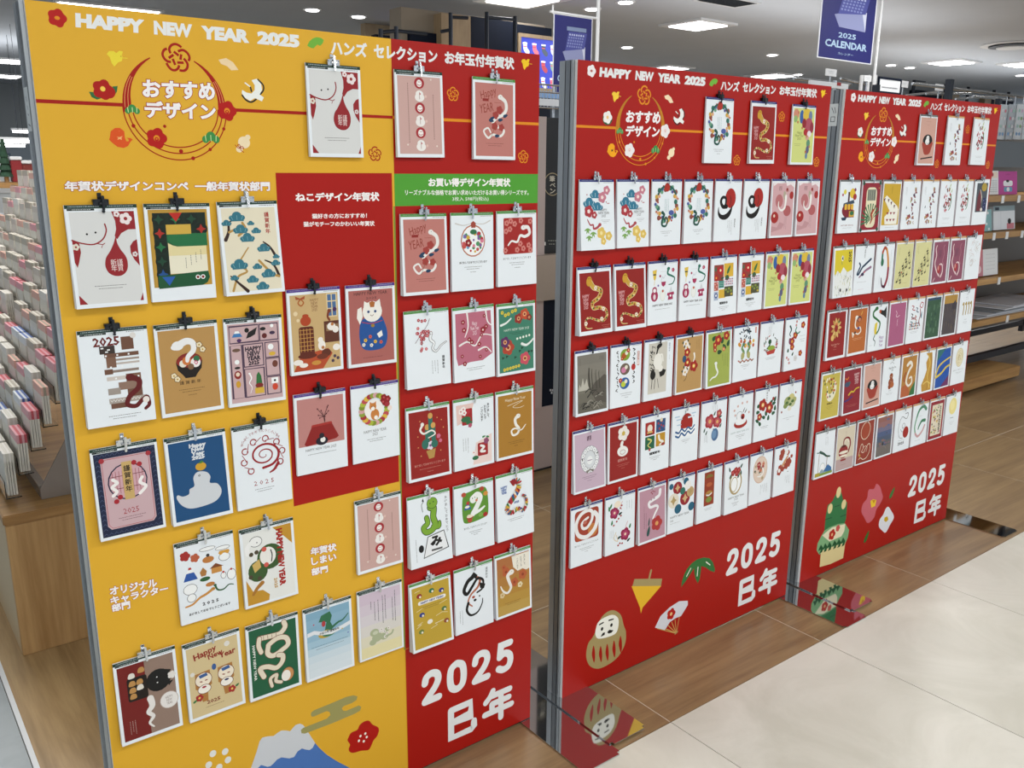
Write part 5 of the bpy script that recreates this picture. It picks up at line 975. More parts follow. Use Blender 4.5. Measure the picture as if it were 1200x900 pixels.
def d_roll(a):
    a.RR('#9c3c28', 12, 12, 88, 88, 9); a.D('#c0783c', 70, 68, 16, 16); a.D('#b0502c', 26, 78, 10, 9); pts = [(74, 26), (84, 40), (76, 66), (50, 82), (24, 72), (16, 46), (28, 24), (50, 16), (66, 22), (66, 42), (52, 58), (38, 58), (34, 46), (44, 38), (54, 34)]
    a.L('#e6e4e2', 12, pts, w1=6); a.D('#b86a5c', 44, 44, 6, 5); a.T('#555', 'あけましておめでとうございます', 12, 88, 96, 101, .01); a.fine('#555', 50, 108, 44, 2, 4); a.fine('#555', 50, 118, 10, 1)
def d_magenta(a):
    for x, y, r in ((30, 44, 16), (68, 108, 17)): a.plum('#8c1c44', x, y, r); a.plum('#a83a64', x, y, r * .6); a.D('#e8c8b0', x, y, r * .22)
    for x, y, t in ((18, 24, 60), (12, 30, 100), (22, 68, 80), (50, 50, 20), (84, 90, 70), (80, 126, 30), (48, 112, 20)): a.leaf('#3a7a4c' if t > 50 else '#1f3a34', x, y, 13, 6, t)
    for x, y in ((44, 62), (52, 56), (38, 68), (50, 128), (58, 130), (44, 132), (28, 76), (54, 30), (50, 36)): a.D('#9c2a2c', x, y, 3, 2.4)
    for l in ([(56, 20), (50, 32), (54, 40)], [(76, 76), (70, 88), (76, 94)]): a.L('#c87a7c', 1.4, l)
    a.D('#e8dcc8', 40, 24, 11, 9); a.L('#d8c49c', 2, [(36, 96), (30, 112), (42, 120), (38, 104)]); a.fine('#777', 88, 22, 26, 3, 8, True); a.fine('#999', 26, 88, 22, 3, 5, True)
def d_pink_snake_flower(a):
    bgd(a, '#b58a98', 4, 10, 6); a.L('#e4e2e4', 10, [(78, 20), (74, 34), (54, 40), (38, 46), (42, 58), (62, 58), (70, 64), (60, 78), (52, 90)], w1=5)
    for x, y in ((52, 50), (60, 48), (46, 38), (56, 36)): a.plum('#a88c98', x, y, 3.4)
    a.plum('#a83434', 66, 106, 20, '#d89a5c'); a.leaf('#1f4a48', 38, 96, 22, 5, 80); a.leaf('#1f4a48', 36, 120, 28, 10, 75)
    for x, y in ((46, 20), (52, 18), (58, 20), (50, 24)): a.D('#8c3444', x, y, 2)
    a.fine('#6a4a5c', 20, 50, 60, 1, 4, True); a.fine('#6a4a5c', 28, 70, 50, 2, 6, True)
def d_circles(a):
    for x, y, r, c in ((34, 30, 17, '#8e1f2a'), (64, 64, 19, '#8e1f2a'), (84, 50, 14, '#b89a6c'), (20, 62, 20, '#dcd4c4'), (10, 22, 8, '#1f5a74'), (66, 18, 10, '#1f5a74'), (38, 88, 13, '#1f5a74'), (90, 92, 12, '#1f5a74'), (54, 42, 10, '#2f6a5c'), (74, 30, 12, '#e4e2de')):
        a.D(c, x, y, r, r * 1.0)
        if r > 13: a.P('#c8a878' if c[1] == '8' else '#ac9460', [(x, y - r * .7), (x + r * .25, y - r * .2), (x + r * .6, y), (x + r * .25, y + r * .2), (x, y + r * .7), (x - r * .25, y + r * .2), (x - r * .6, y), (x - r * .25, y - r * .2)])
    a.T('#555', 'HAPPY NEW YEAR', 10, 82, 104, 110); a.T('#555', '2025', 10, 22, 114, 119); a.fine('#777', 28, 124, 36, 1)
def d_talisman(a):
    a.R('#8f3a22', 28, 12, 68, 106); 
    for y, c in ((24, '#7c6a30'), (70, '#a8803c')): a.D(c, 48, y + 4, 15, 9); a.R('#8f3a22', 30, y + 4, 66, y + 14)
    a.D('#7a8c3c', 48, 90, 12, 8); a.L('#dfdcd4', 4, [(38, 76), (48, 78), (58, 74)]); a.D('#b05a34', 48, 48, 12, 6); a.fine('#666', 46, 114, 30, 2, 4)
def d_straw_wreath(a):
    a.D('#a89468', 46, 66, 27, 34, -8); a.D(W_, 46, 66, 22, 29, -8); a.D('#b0a078', 40, 70, 15, 22, -8); a.D(W_, 40, 70, 12.5, 19, -8)
    for x, y in ((34, 36), (46, 30), (58, 32), (50, 40)): a.plum('#9c2c2c', x, y, 9, '#c8605c')
    for x, y, t in ((24, 44, 60), (68, 40, 100), (58, 48, 60), (70, 22, 50), (20, 24, 110)): a.leaf('#22483c', x, y, 15, 6, t)
    a.T('#555', 'HAPPY NEW YEAR\n2025', 16, 84, 104, 116, .01); a.fine('#666', 46, 122, 30, 4, 3)
def d_circle_flowers(a):
    a.D('#c9a48c', 46, 52, 32, 40); a.D('#d8c4b4', 46, 52, 30, 38); random.seed(15)
    for i in range(26):
        t = random.random() * 6.3; q = random.random(); a.plum(['#9c2c34', '#e4dcd0', '#2c4a3c', '#c87a5c', '#b8a888'][i % 5], 46 + 25 * q * cos(t), 52 + 32 * q * sin(t), 3 + i % 4, '#8c5a4c')
    a.L('#e6e4e0', 6, [(56, 50), (60, 62), (48, 72), (34, 70)], w1=3); a.plum('#9c2c34', 38, 36, 9, '#e8d0b0'); a.fine('#444', 80, 98, 28, 5, 7, True)
def d_red_clouds(a):
    for x, y, r in ((36, 22, 12), (30, 34, 11), (62, 26, 8), (66, 56, 15), (56, 64, 12), (28, 66, 10), (24, 78, 11), (40, 72, 8), (80, 40, 6)): a.plum('#9a4030', x, y, r)
    a.D('#e6e2de', 54, 24, 9, 7); a.L('#c89468', 6, [(62, 36), (50, 48), (40, 60)], w1=10); a.D('#e6e2de', 24, 74, 6); a.fine('#666', 76, 96, 26, 4, 7, True); a.leaf('#444', 66, 84, 6, 2, 0)
# board 3
def d_tram(a):
    a.D('#7a1c2c', 44, 86, 28, 20); a.R('#7a1c2c', 30, 86, 78, 106); a.P('#3a4a5c', [(22, 66), (72, 56), (76, 66), (20, 74)]); 
    for x in (34, 50, 66): a.RR('#dcae34', x - 6, 68, x + 6, 84, 3)
    a.R('#c8a03c', 52, 88, 78, 104); a.D('#2c6a44', 66, 94, 10, 6); a.P('#2c3a54', [(14, 106), (44, 104), (36, 114), (20, 114)]); a.R('#4a1c2c', 42, 34, 50, 62)
    for x, y, r, c in ((64, 38, 14, '#d8b838'), (76, 48, 9, '#9c2c2c'), (26, 34, 7, '#d8c848'), (16, 42, 4, '#a83a54'), (76, 28, 5, '#7a2c4c')): a.D(c, x, y, r)
    a.T('#8c4a4c', 'HAPPY NEW YEAR 2025', 16, 78, 126, 130); a.fine('#888', 48, 135, 44, 1)
def d_lotus_frame(a):
    bgd(a, '#8c2230', 3, 9, 5)
    for x, y in ((4, 10), (96, 10), (4, 144), (96, 144)): a.D('#1f4a38', x + (3 if x < 50 else -3), y, 6, 6)
    a.RR('#e0d8b8', 24, 22, 78, 138, 16); a.R('#6f7468', 30, 28, 72, 60)
    for x in (40, 50, 60): a.L('#d8d4c0', 1, [(x, 28), (x, 60)], False)
    for q in range(-80, 85, 16): t = radians(q - 25); a.P('#2f6a44', [(54, 118), (54 + 50 * sin(t), 118 - 50 * cos(t)), (54 + 50 * sin(t + .13), 118 - 50 * cos(t + .13))])
    for q in range(60, 160, 20): t = radians(-q); a.P('#2f6a44', [(50, 112), (50 + 24 * sin(t), 112 - 24 * cos(t)), (50 + 24 * sin(t + .2), 112 - 24 * cos(t + .2))])
    a.L('#9c3420', 9, [(66, 88), (56, 100), (62, 112), (54, 126)], w1=4); a.L('#e0b890', 3, [(70, 90), (62, 102), (70, 116)]); a.D('#c8a03c', 88, 24, 2)
def d_yellow_flags(a):
    bgd(a, '#c4a02e', 4, 12, 16); a.V('#8c7a1c', '謹賀新年', 50, 20, 5); a.P('#e8e6da', [(8, 56), (22, 46), (84, 78), (92, 88), (88, 132), (22, 132), (18, 110), (44, 92)], False)
    for x, y in ((12, 56), (34, 58), (50, 66), (68, 76)): a.P('#5a1c34', [(x - 5, y), (x + 5, y - 2), (x, y + 10)])
    for y in (96, 116):
        for x in (34, 52, 70): a.P('#8c1c34', [(x - 7, y), (x + 7, y), (x, y + 8)])
    a.fine('#999', 50, 141, 50, 1)
def d_bird_column(a):
    random.seed(21)
    for x, y, r in ((72, 30, 9), (76, 42, 7), (64, 50, 9), (52, 60, 9), (72, 66, 6), (60, 74, 7), (60, 88, 7), (62, 102, 6), (46, 112, 9), (30, 116, 8), (64, 116, 8), (40, 130, 8), (54, 128, 7), (70, 132, 4)):
        for k in range(3): a.leaf(['#7a3444', '#4a3a54', '#b88a6c', '#a8a868', '#8c5a64'][(k + int(x + y)) % 5], x + random.uniform(-4, 4), y + random.uniform(-4, 4), r * 1.5, r * .7, random.uniform(0, 180))
    a.leaf('#2c3a4c', 26, 84, 9, 4, 80); a.L('#a83434', 4, [(34, 108), (40, 118), (48, 110)]); a.fine('#888', 22, 22, 26, 2, 5, True)
def d_bird_oval(a):
    random.seed(23)
    for i in range(34):
        t = random.random() * 6.3; q = math.sqrt(random.random()); x, y = 48 + 22 * q * cos(t), 66 + 40 * q * sin(t)
        a.leaf(['#9c3444', '#5a2c38', '#c8848c', '#b8443c', '#7a5a4c'][i % 5], x, y, 10, 6, random.uniform(0, 180))
    a.L('#3a7a44', 5, [(68, 50), (72, 68), (68, 90), (60, 98)], w1=2)
    for x, y in ((34, 22), (62, 18), (72, 36), (60, 30)): a.leaf('#a8b868' if x > 50 else '#b86a5c', x, y, 14, 4, 60)
    a.fine('#999', 50, 122, 46, 2, 4); a.fine('#bbb', 50, 138, 44, 1)
def d_dark_photo(a):
    a.R('#4a5058', 16, 12, 90, 108); a.P('#6a2c34', [(24, 104), (26, 60), (38, 32), (52, 60), (52, 104)]); a.P('#d8cfc0', [(38, 32), (44, 36), (56, 58), (54, 80), (50, 54)]); a.D('#a8903c', 66, 26, 18, 14); a.R('#242c54', 64, 62, 90, 104); a.D('#d8d0c4', 58, 100, 8, 6)
    for x, y in ((70, 70), (78, 80), (84, 66), (72, 92)): a.D('#8c94b0', x, y, 2)
def d_yellow_sketch(a):
    a.R('#d2bf2c', 6, 12, 94, 82); a.P('#dfe2e0', [(6, 90), (20, 70), (34, 80), (50, 62), (70, 78), (94, 72), (94, 144), (6, 144)]); random.seed(31)
    for i in range(50): x = random.uniform(10, 90); y = random.uniform(74, 140); a.L(random.choice(['#8c9c3c', '#6a7484', '#b8ac3c', '#444', '#7a8a94']), 1.1, [(x, y), (x + random.uniform(-4, 4), y + random.uniform(4, 10))], False)
    a.TR('#3a3420', '2025', 74, 88, 18, 50, .04); a.D('#e0e0d8', 44, 36, 6, 8); a.P('#333', [(40, 38), (46, 28), (48, 42)]); a.L('#4a7a5c', 2, [(40, 46), (42, 54)], False); a.D('#222', 38, 128, 4, 5); a.D('#222', 70, 130, 4, 5)
def d_ribbon_words(a):
    a.L('#1f3a54', 6, [(24, 56), (30, 64), (22, 78), (16, 88), (24, 88), (40, 70), (54, 62), (84, 46)], w1=7); a.L('#8c6a84', 5, [(28, 98), (44, 88), (58, 80), (86, 70)], w1=8); a.D('#3a2c4c', 44, 90, 8, 5); a.D('#c86a6c', 54, 84, 3); a.V('#666', '謹賀新年', 50, 16, 6, .01); a.fine('#888', 42, 112, 50, 1); a.fine('#c08c9c', 40, 134, 30, 1)
def d_arch_snake(a):
    pts = [(34, 60), (34, 30), (44, 16), (56, 22), (66, 48), (72, 80), (70, 112), (58, 136), (44, 132), (36, 108)]
    a.L('#2c6a4c', 9, pts[:2], w1=9); a.L('#a8442c', 9, pts[1:4], w1=9); a.L('#c88a3c', 9, pts[3:6], w1=10); a.L('#8c2438', 10, pts[5:8], w1=10); a.L('#4a1c34', 10, pts[7:], w1=3); a.D('#2c6a4c', 36, 60, 8, 12); a.fine('#555', 82, 24, 110, 1, 3, True); a.fine('#aaa', 26, 100, 26, 1, 3, True)
def d_note_pattern(a):
    bgd(a, '#cfcb94', 2, 9, 2); random.seed(33)
    for i in range(5):
        for j in range(5):
            x = 14 + i * 15 + j * 3; y = 118 - i * 20 + j * 12 - (j % 2) * 4
            if 14 < y < 132 and x < 92 and (i + j) % 6 != 0: a.leaf('#2c2a1c', x, y, 11, 6, 35); a.L('#4a4428', 1.3, [(x + 4, y), (x + 2, y - 10)], False)
    for i in range(4): a.L('#4a4428', 1.5, [(20 + i * 16, 128 - i * 16), (28 + i * 16, 112 - i * 16), (40 + i * 14, 96 - i * 16)])
    a.D('#b04a2c', 40, 98, 3); a.fine('#8c8a4c', 20, 20, 26, 2, 5, True); a.fine('#9c985c', 64, 132, 24, 1)
def d_mauve_ribbon(a):
    bgd(a, '#874a5e', 5, 12, 6); a.L('#dcc4c4', 4, [(22, 24), (18, 36), (24, 56), (18, 80), (30, 104), (50, 124)], w1=6); a.L('#dcc4c4', 6, [(60, 128), (70, 112), (66, 90), (52, 86), (40, 96)], w1=4); a.L('#a87482', 3, [(72, 24), (66, 34), (72, 54), (66, 76), (76, 92)]); a.D('#9c2c34', 46, 102, 12, 14); a.D('#c88c84', 42, 98, 5, 8); a.L('#dcc4c4', 3, [(14, 140), (24, 130)], False); a.T('#6a4456', '謹賀\n新年', 36, 56, 38, 66, .01)
def d_line_pale(a):
    random.seed(35)
    for i in range(50): x = random.gauss(50, 18); y = random.uniform(16, 100); a.L('#b8b4ac' if i % 3 else '#c8a8a0', .8, [(x, y), (x + random.uniform(-8, 8), y + random.uniform(-6, 6)), (x + random.uniform(-8, 8), y + random.uniform(2, 10))])
    a.L('#a8806c', 1, [(30, 92), (40, 82), (50, 92), (40, 104), (30, 96)])
def d_gold_wreath_red(a):
    bgd(a, '#8c1e1c', 8, 9, 8)
    for i in range(11):
        t = i * 2 * pi / 11; a.leaf('#b8904c' if i % 2 else '#d0b06c', 46 + 17 * cos(t), 56 - 22 * sin(t) * -1, 20, 9, -math.degrees(t)); 
    a.D('#8c1e1c', 46, 56, 9, 9); a.D('#c8603c', 46, 44, 4); a.D('#d8b468', 30, 84, 8, 9); a.D('#4a6a3c', 58, 38, 4); a.T('#d0a08c', 'Happy New Year\n2025', 26, 68, 102, 114); a.fine('#b87a6c', 46, 120, 16, 1)
def d_orange_sitting(a):
    bgd(a, '#b0622c', 5, 9, 8); a.L('#e6dfd4', 6, [(36, 38), (34, 58), (44, 68), (60, 66), (66, 78), (54, 86), (38, 82)], w1=4); a.D('#e6dfd4', 40, 34, 8, 6); a.D('#3a2c3c', 54, 40, 12, 9); a.D('#c4744c', 55, 42, 8, 6); a.D('#4a4a84', 52, 68, 7, 4); a.L('#e6dfd4', 5, [(30, 86), (22, 80), (26, 92)]); a.D('#2c2420', 36, 80, 4); a.leaf('#d0a04c', 66, 22, 16, 4, 60); a.fine('#e0b48c', 50, 98, 56, 2, 4)
def d_green_bottle(a):
    a.L('#2f6a3c', 8, [(34, 18), (20, 26), (22, 40), (44, 52), (60, 64), (56, 84), (44, 96)], w1=6); a.D('#2f6a3c', 36, 16, 9, 6); a.P('#1c1c1c', [(58, 22), (78, 26), (92, 12), (94, 52), (78, 42), (58, 34)]); a.R('#b04a20', 52, 22, 62, 32); a.P('#d8c03c', [(32, 64), (46, 58), (44, 94), (34, 100), (30, 84)]); a.L('#1f4a34', 4, [(36, 100), (30, 112), (40, 120), (38, 134)], w1=2); a.T('#7a3a8c', 'Happy\nNew\nYear', 62, 88, 104, 140, .01); a.fine('#888', 16, 130, 14, 1)
def d_mauve_plain(a, c='#a45a7c'):
    bgd(a, c, 5, 10, 5); a.L('#e0c8d0', 2.2, [(38, 34), (44, 42), (40, 50), (48, 54), (60, 50)]); a.V('#ddc4ce', '謹賀新年', 50, 62, 5); a.fine('#8c4868', 52, 88, 20, 2, 5, True)
def d_text_art(a):
    for x0, y0, w_, c in ((22, 26, 20, '#a02c34'), (50, 34, 14, '#2c3a5c'), (22, 52, 16, '#3a3a3a'), (46, 60, 12, '#a85a34'), (20, 78, 22, '#2c5c6c'), (52, 80, 10, '#3a3a3a')): a.L(c, 3, [(x0, y0), (x0 + w_ * .6, y0 + 4), (x0 + w_ * .2, y0 + 12), (x0 + w_, y0 + 16)])
    for i in range(18): a.R(['#a02c34', '#2c3a5c', '#c88a3c', '#333'][i % 4], 16 + (i % 6) * 10, 84 + (i // 6) * 8, 22 + (i % 6) * 10, 89 + (i // 6) * 8)
    a.L('#a82c34', 3, [(78, 18), (90, 22), (84, 36), (70, 30), (78, 20)]); a.L('#8c2c34', 4, [(74, 40), (78, 60), (72, 80), (80, 96)]); a.leaf('#2c6a7c', 84, 60, 24, 6, 85); a.T('#a02c34', '2025', 24, 50, 64, 72, .04); a.fine('#888', 46, 112, 50, 2, 4)
def d_forest(a, c='#35543e'):
    bgd(a, c, 6, 10, 6); random.seed(41 + len(c))
    for i in range(30): x = random.uniform(12, 88); y = random.uniform(20, 120); a.R(random.choice(['#2c4a3c', '#4a6c50', '#3c5c4a', '#26423c', '#54745c']), x - 4, y, x + random.uniform(1, 4), y + random.uniform(8, 20))
    a.R('#2c4664', 6, 10, 90, 18)
def d_gold_dark(a):
    bgd(a, '#4c4446', 6, 10, 6); a.R('#a8823c', 6, 10, 94, 38); random.seed(43)
    for i in range(30): x = random.uniform(10, 88); y = random.uniform(34, 130); a.L(random.choice(['#3a343c', '#5c5048', '#6a5a44', '#40404c']), 3, [(x, y), (x + random.uniform(-6, 6), y + 8), (x + random.uniform(-4, 6), y + 14)], w1=1)
    a.P('#3a343c', [(60, 44), (80, 28), (88, 44), (94, 60), (60, 60)])
def d_gold_script(a):
    for x in (30, 48, 66, 82): a.L('#a8904c', 7, [(x - 6, 50), (x, 46), (x + 2, 66), (x - 1, 86)], w1=5)
    for y in (16, 26, 32, 104): a.fine('#444', 50, y, 16, 1)
    a.fine('#888', 50, 112, 28, 2, 5)
def d_branch_yellow(a):
    bgd(a, '#bfae4e', 5, 10, 5); a.D('#e0dcc4', 54, 62, 24, 34, -20); a.D('#bfae4e', 50, 50, 16, 22, -20); random.seed(45)
    for i in range(26): x = random.gauss(48, 14); y = random.uniform(20, 88); a.D(['#a83424', '#3a4a2c', '#c8602c', '#5a2c20', '#e6e0cc'][i % 5], x, y, 3, 4)
    a.L('#5a3c24', 1.2, [(34, 30), (48, 50), (44, 76)]); a.T('#5a4a1c', '謹賀新年', 34, 62, 98, 104, .02); a.fine('#7a6a2c', 48, 110, 34, 3, 4)
def d_red_strips(a):
    bgd(a, '#86202c', 6, 10, 5); a.L('#c8742c', 4, [(12, 34), (20, 38), (28, 32)]); a.D('#3a4a64', 22, 54, 14, 8); a.D('#3a5a5c', 34, 50, 5); a.L('#c8a834', 6, [(32, 88), (46, 80), (58, 82), (70, 74), (88, 72)], w1=4); a.L('#3a2c6c', 6, [(12, 106), (28, 104), (40, 100), (52, 96)], w1=4); a.T('#d8b4b4', 'HAPPY\nNEW\nYEAR\n2025', 58, 86, 24, 58, .03); a.fine('#b87468', 50, 122, 56, 2, 4)
def d_red_bowl(a, bgc='#c79c8e'):
    bgd(a, bgc, 5, 9, 5); a.D('#16110f', 52, 78, 28, 20); a.P('#9c3a2c', [(24, 82), (80, 80), (76, 100), (66, 116), (40, 118), (28, 102)], True); a.D('#16110f', 52, 74, 26, 15); a.D('#e6e4e2', 52, 70, 8.5); a.D('#e6e4e2', 50, 80, 12, 9); a.D('#333', 50, 69, 1.2); a.D('#333', 56, 69, 1.2); a.L('#8c8a88', 1.2, [(44, 82), (52, 86), (60, 82)])
    a.L('#241a1c', 4, [(20, 131), (86, 125)], False); a.fine('#a87a70', 50, 20, 26, 1); a.fine('#a87a70', 50, 30, 14, 1)
def d_gingerbread(a):
    a.L('#444', 1, [(40, 20), (52, 16), (62, 22)]); a.T('#3a3a3a', 'Happy New Year\n2025', 34, 76, 30, 46); a.D('#8c4424', 52, 62, 10, 10); a.D('#8c4424', 52, 82, 15, 14); a.D('#8c4424', 46, 96, 9, 9); a.D('#a85c30', 60, 92, 11, 10); a.L('#d8c0a0', 1.2, [(46, 62), (52, 65), (58, 61)]); a.D('#d8c0a0', 52, 80, 1.5); a.T('#555', '2025', 44, 58, 108, 112); a.fine('#888', 48, 118, 40, 2, 4)
def d_snake_swirl(a):
    bgd(a, '#ad7a38', 7, 10, 5); a.P('#ad5c34', [(7, 110), (40, 100), (70, 145), (7, 145)]); a.P('#2f6a3c', [(66, 128), (93, 96), (93, 145), (60, 145)]); a.L('#8c2420', 5, [(24, 92), (20, 80), (30, 62)])
    a.L('#e2dccf', 12, [(36, 38), (52, 30), (64, 42), (50, 56), (40, 74), (36, 96), (52, 110), (70, 100), (66, 82), (54, 84)], w1=6); a.L('#b88a7c', 1, [(44, 70), (42, 92), (54, 102)]); a.leaf('#c8b04c', 84, 80, 8, 4, 60)
def d_gold_wave(a):
    a.P('#b98d3a', [(40, 12), (78, 12), (84, 40), (88, 144), (30, 144), (24, 120), (40, 96), (52, 70), (44, 44), (56, 26)]); a.L('#d8bc64', 4, [(54, 20), (70, 50), (60, 90), (78, 136)]); a.L('#96702c', 3, [(70, 16), (80, 60), (70, 100), (60, 140)]); a.L('#d8bc64', 4, [(36, 118), (60, 112), (86, 124)])
def d_blue_ribbon(a):
    bgd(a, '#1f4fa0', 5, 10, 5); a.P('#2f6a6c', [(5, 10), (60, 10), (5, 50)]); a.P('#6a2c5c', [(40, 145), (95, 108), (95, 145)]); a.L('#d0b850', 9, [(5, 96), (20, 70), (50, 56), (95, 44)], w1=5); a.L('#d0b850', 9, [(5, 106), (40, 96), (70, 78), (95, 72)], w1=7)
    for i in range(4): a.L('#2c64b4', 2, [(20 + i * 18, 120), (40 + i * 16, 100)], False)
def d_gold_round(a):
    a.D('#c4b078', 50, 54, 26, 34); a.D('#ded6b8', 50, 54, 24, 32); random.seed(47)
    for i in range(26): t = random.random() * 6.3; q = random.random(); a.L('#b8a468', 1.4, [(50 + 22 * q * cos(t), 54 + 28 * q * sin(t)), (50 + 20 * q * cos(t + .5), 54 + 26 * q * sin(t + .5)), (50 + 18 * q * cos(t + .9), 54 + 30 * q * sin(t + .9))])
    a.T('#888', 'あけましておめでとう', 14, 84, 96, 101); a.fine('#888', 50, 107, 40, 2, 4)
def d_shrine_gate(a):
    a.L('#1f4a3c', 9, [(26, 66), (44, 74), (60, 84), (78, 88)], w1=5); a.L('#3a5c54', 3, [(10, 66), (40, 70)], False); a.L('#7a5a3c', 2, [(22, 72), (20, 140)], False); a.L('#7a5a3c', 2, [(64, 84), (62, 140)], False); a.D('#9ab0a8', 42, 118, 13, 15); a.D(W_, 42, 118, 11.5, 13.5)
    a.P('#3a6a9c', [(46, 134), (70, 112), (90, 126), (92, 138)]); a.P('#8aa0b0', [(22, 138), (40, 122), (56, 136)]); a.R('#7c943c', 5, 136, 95, 144); a.R('#a89a3c', 5, 132, 30, 144)
    for i in range(3): a.fine('#888', 50 + i * 6, 22, 26, 1, 4, True)
def d_pot_snake(a, bgc='#cfc4ae'):
    bgd(a, bgc, 3, 9, 3); a.R('#b49c9a', 3, 110, 97, 147); a.L('#7c1c20', 5, [(40, 66), (40, 50), (54, 44), (70, 50), (76, 70), (68, 92)], w1=7); a.L('#e6dccc', 3, [(44, 64), (44, 54), (56, 50), (68, 60)]); a.D('#8c2424', 40, 88, 25, 22); a.D('#e4dcca', 42, 90, 25, 5); a.D('#e4dcca', 42, 102, 22, 4); a.R('#8c2424', 28, 112, 56, 118); a.D('#5a1c1c', 40, 70, 14, 4); a.fine('#b08c84', 50, 22, 26, 2, 4, True); a.fine('#8c6a64', 44, 130, 26, 1)
def d_red_outline(a):
    bgd(a, '#8c3526', 5, 9, 4); cm = '#dccab4'
    a.D(cm, 48, 40, 27, 30, -20); a.D('#9a4028', 48, 40, 24.5, 27.5, -20); a.L(cm, 2.4, [(18, 118), (26, 90), (34, 82), (42, 96), (34, 108), (46, 112), (56, 100), (70, 88), (80, 92), (80, 112), (66, 132), (46, 136), (30, 128), (20, 132)]); a.L(cm, 1.6, [(40, 96), (52, 92), (64, 98), (60, 112)]); a.D('#b08a3c', 24, 120, 5)
def d_dusk(a):
    for i, c in enumerate(('#8c5c54', '#8c6464', '#6c6880', '#4c5a7c', '#4a566c', '#5c5c60', '#6c6460', '#6a6460')): a.R(c, 6, 11 + i * 16.6, 94, 11 + (i + 1) * 16.6 + .3)
    random.seed(51)
    for i in range(16): a.D(random.choice(['#7c6068', '#56628c', '#8c6858', '#485068']), random.uniform(20, 80), random.uniform(20, 110), random.uniform(4, 9), 3)
    a.D('#2c2c30', 44, 104, 5, 6); a.L('#8c8478', 1.4, [(40, 110), (56, 114), (66, 124)])
def d_line_snail(a):
    a.L('#333', 2.2, [(62, 22), (78, 22), (76, 36), (66, 40), (44, 30), (30, 44), (24, 72), (34, 100), (56, 106)], w1=1.4); sp = [(54 + (2 + q * 1.1) * cos(q * .7), 66 + (2 + q * 1.4) * sin(q * .7)) for q in range(14)]; a.L('#333', 1.4, sp); a.D('#9c241c', 72, 88, 18, 20); a.T('#333', '2025', 28, 66, 118, 128, .03); a.fine('#555', 46, 112, 36, 1)
def d_green_arc(a):
    a.L('#4a8464', 13, [(84, 26), (66, 14), (40, 24), (26, 50)], w1=8); a.L('#6a9c7c', 7, [(26, 50), (18, 80), (26, 106)], w1=7); a.L('#c49a9c', 9, [(26, 106), (44, 118), (70, 104), (84, 84)], w1=8); a.L('#3f7a5a', 12, [(82, 66), (62, 66), (48, 80), (42, 92)], w1=5); a.fine('#888', 54, 46, 18, 1); a.fine('#888', 44, 132, 34, 1)
def d_maze_frame(a):
    bgd(a, '#8c1f2c', 4, 10, 4); a.RR('#d8ceb8', 16, 22, 86, 134, 3); random.seed(53)
    for i in range(40): x = random.uniform(20, 60); y = random.uniform(26, 128); a.D(random.choice(['#3a6a3c', '#c8a83c', '#9c3434', '#333', '#7a9c4c', '#5a3c4c']), x, y, 3.4, 3)
    for i in range(12): a.L('#1f2a20', 2.4, [(66 + i % 2 * 6, 32 + i * 8), (76, 34 + i * 8), (68, 38 + i * 8)])
    a.D('#d8a0a8', 80, 124, 5)
def d_moon(a): a.D('#e3d48c', 50, 46, 27, 31); a.D('#e9dd9e', 46, 42, 16, 19); a.fine('#333', 50, 88, 22, 1, 4, False, 2.2); a.fine('#999', 50, 104, 34, 3, 5)
# ------------------------------------------------------------------ packs of cards hung on clips
PW, PH = .1005, .1505
def make_stack(t, seed):
    rnd = random.Random(seed); bm = bmesh.new(); n = 3
    for k in range(n):
        f0, f1 = k / n, (k + 1) / n
        dx = rnd.uniform(-.0006, .0006) if k < n - 1 else 0; dz = rnd.uniform(-.0012, .0008) if k < n - 1 else 0
        def Y(top, f): return -(.0025 + (.0035 if top else t - .0025) * f)
        x0, x1 = -PW / 2 + dx, PW / 2 + dx; zt, zb = 0, -PH + dz; e = .00035
        pts = [(x0, Y(1, f1) , zt), (x1, Y(1, f1), zt), (x1, Y(1, f0) - e, zt), (x0, Y(1, f0) - e, zt), (x0, Y(0, f1), zb), (x1, Y(0, f1), zb), (x1, Y(0, f0) - e, zb), (x0, Y(0, f0) - e, zb)]
        v = [bm.verts.new(p) for p in pts]
        for f in [(0, 1, 2, 3), (7, 6, 5, 4), (0, 4, 5, 1), (1, 5, 6, 2), (2, 6, 7, 3), (3, 7, 4, 0)]: bm.faces.new([v[i] for i in f])
    return finish(bm, 'card_stack', M['paper'])
THICK = [.007, .010, .014, .018]
STACKS = [[make_stack(t, 10 * i + j) for j in range(2)] for i, t in enumerate(THICK)]
# the clip: hook on the board, jaw plate over the top edge, and a lever standing up from it
CLIP = boxes('clip', M['chrome'], [(-.011, .011, -.0085, -.0070, -.0015, .0075), (-.011, .011, -.0085, -.0008, .0068, .0080), (-.011, -.008, -.0085, -.0008, .004, .0070), (.008, .011, -.0085, -.0008, .004, .0070), (-.003, .003, -.0012, -.0002, .000, .017), (-.0025, .0025, -.0060, -.0002, .0105, .0120)], .0003)
def lever(m):
    bm = bmesh.new(); add_box(bm, -.0022, .0022, -.0125, -.0108, -.0080, .0135, .0008); add_tube(bm, (-.0055, -.0098, .002), (.0055, -.0098, .002), .0018, 10); add_tube(bm, (0, -.0112, -.0095), (0, -.0096, -.0095), .0022, 10)
    return finish(bm, 'lever', m)
LEV = [lever(M['chrome']), lever(M['dark_reflection_clip'])]
CLIPB = CLIP.copy(); CLIPB.materials.clear(); CLIPB.materials.append(M['dark_reflection_clip'])
ARTS = {}
STRIPS = {'green': '#14352a', 'leaf': '#4b8a3c', 'purple': '#4a2c84', 'navy': '#16206e', 'grey': '#565a58', 'orange': '#c8924c', 'black': '#1a1c1e'}
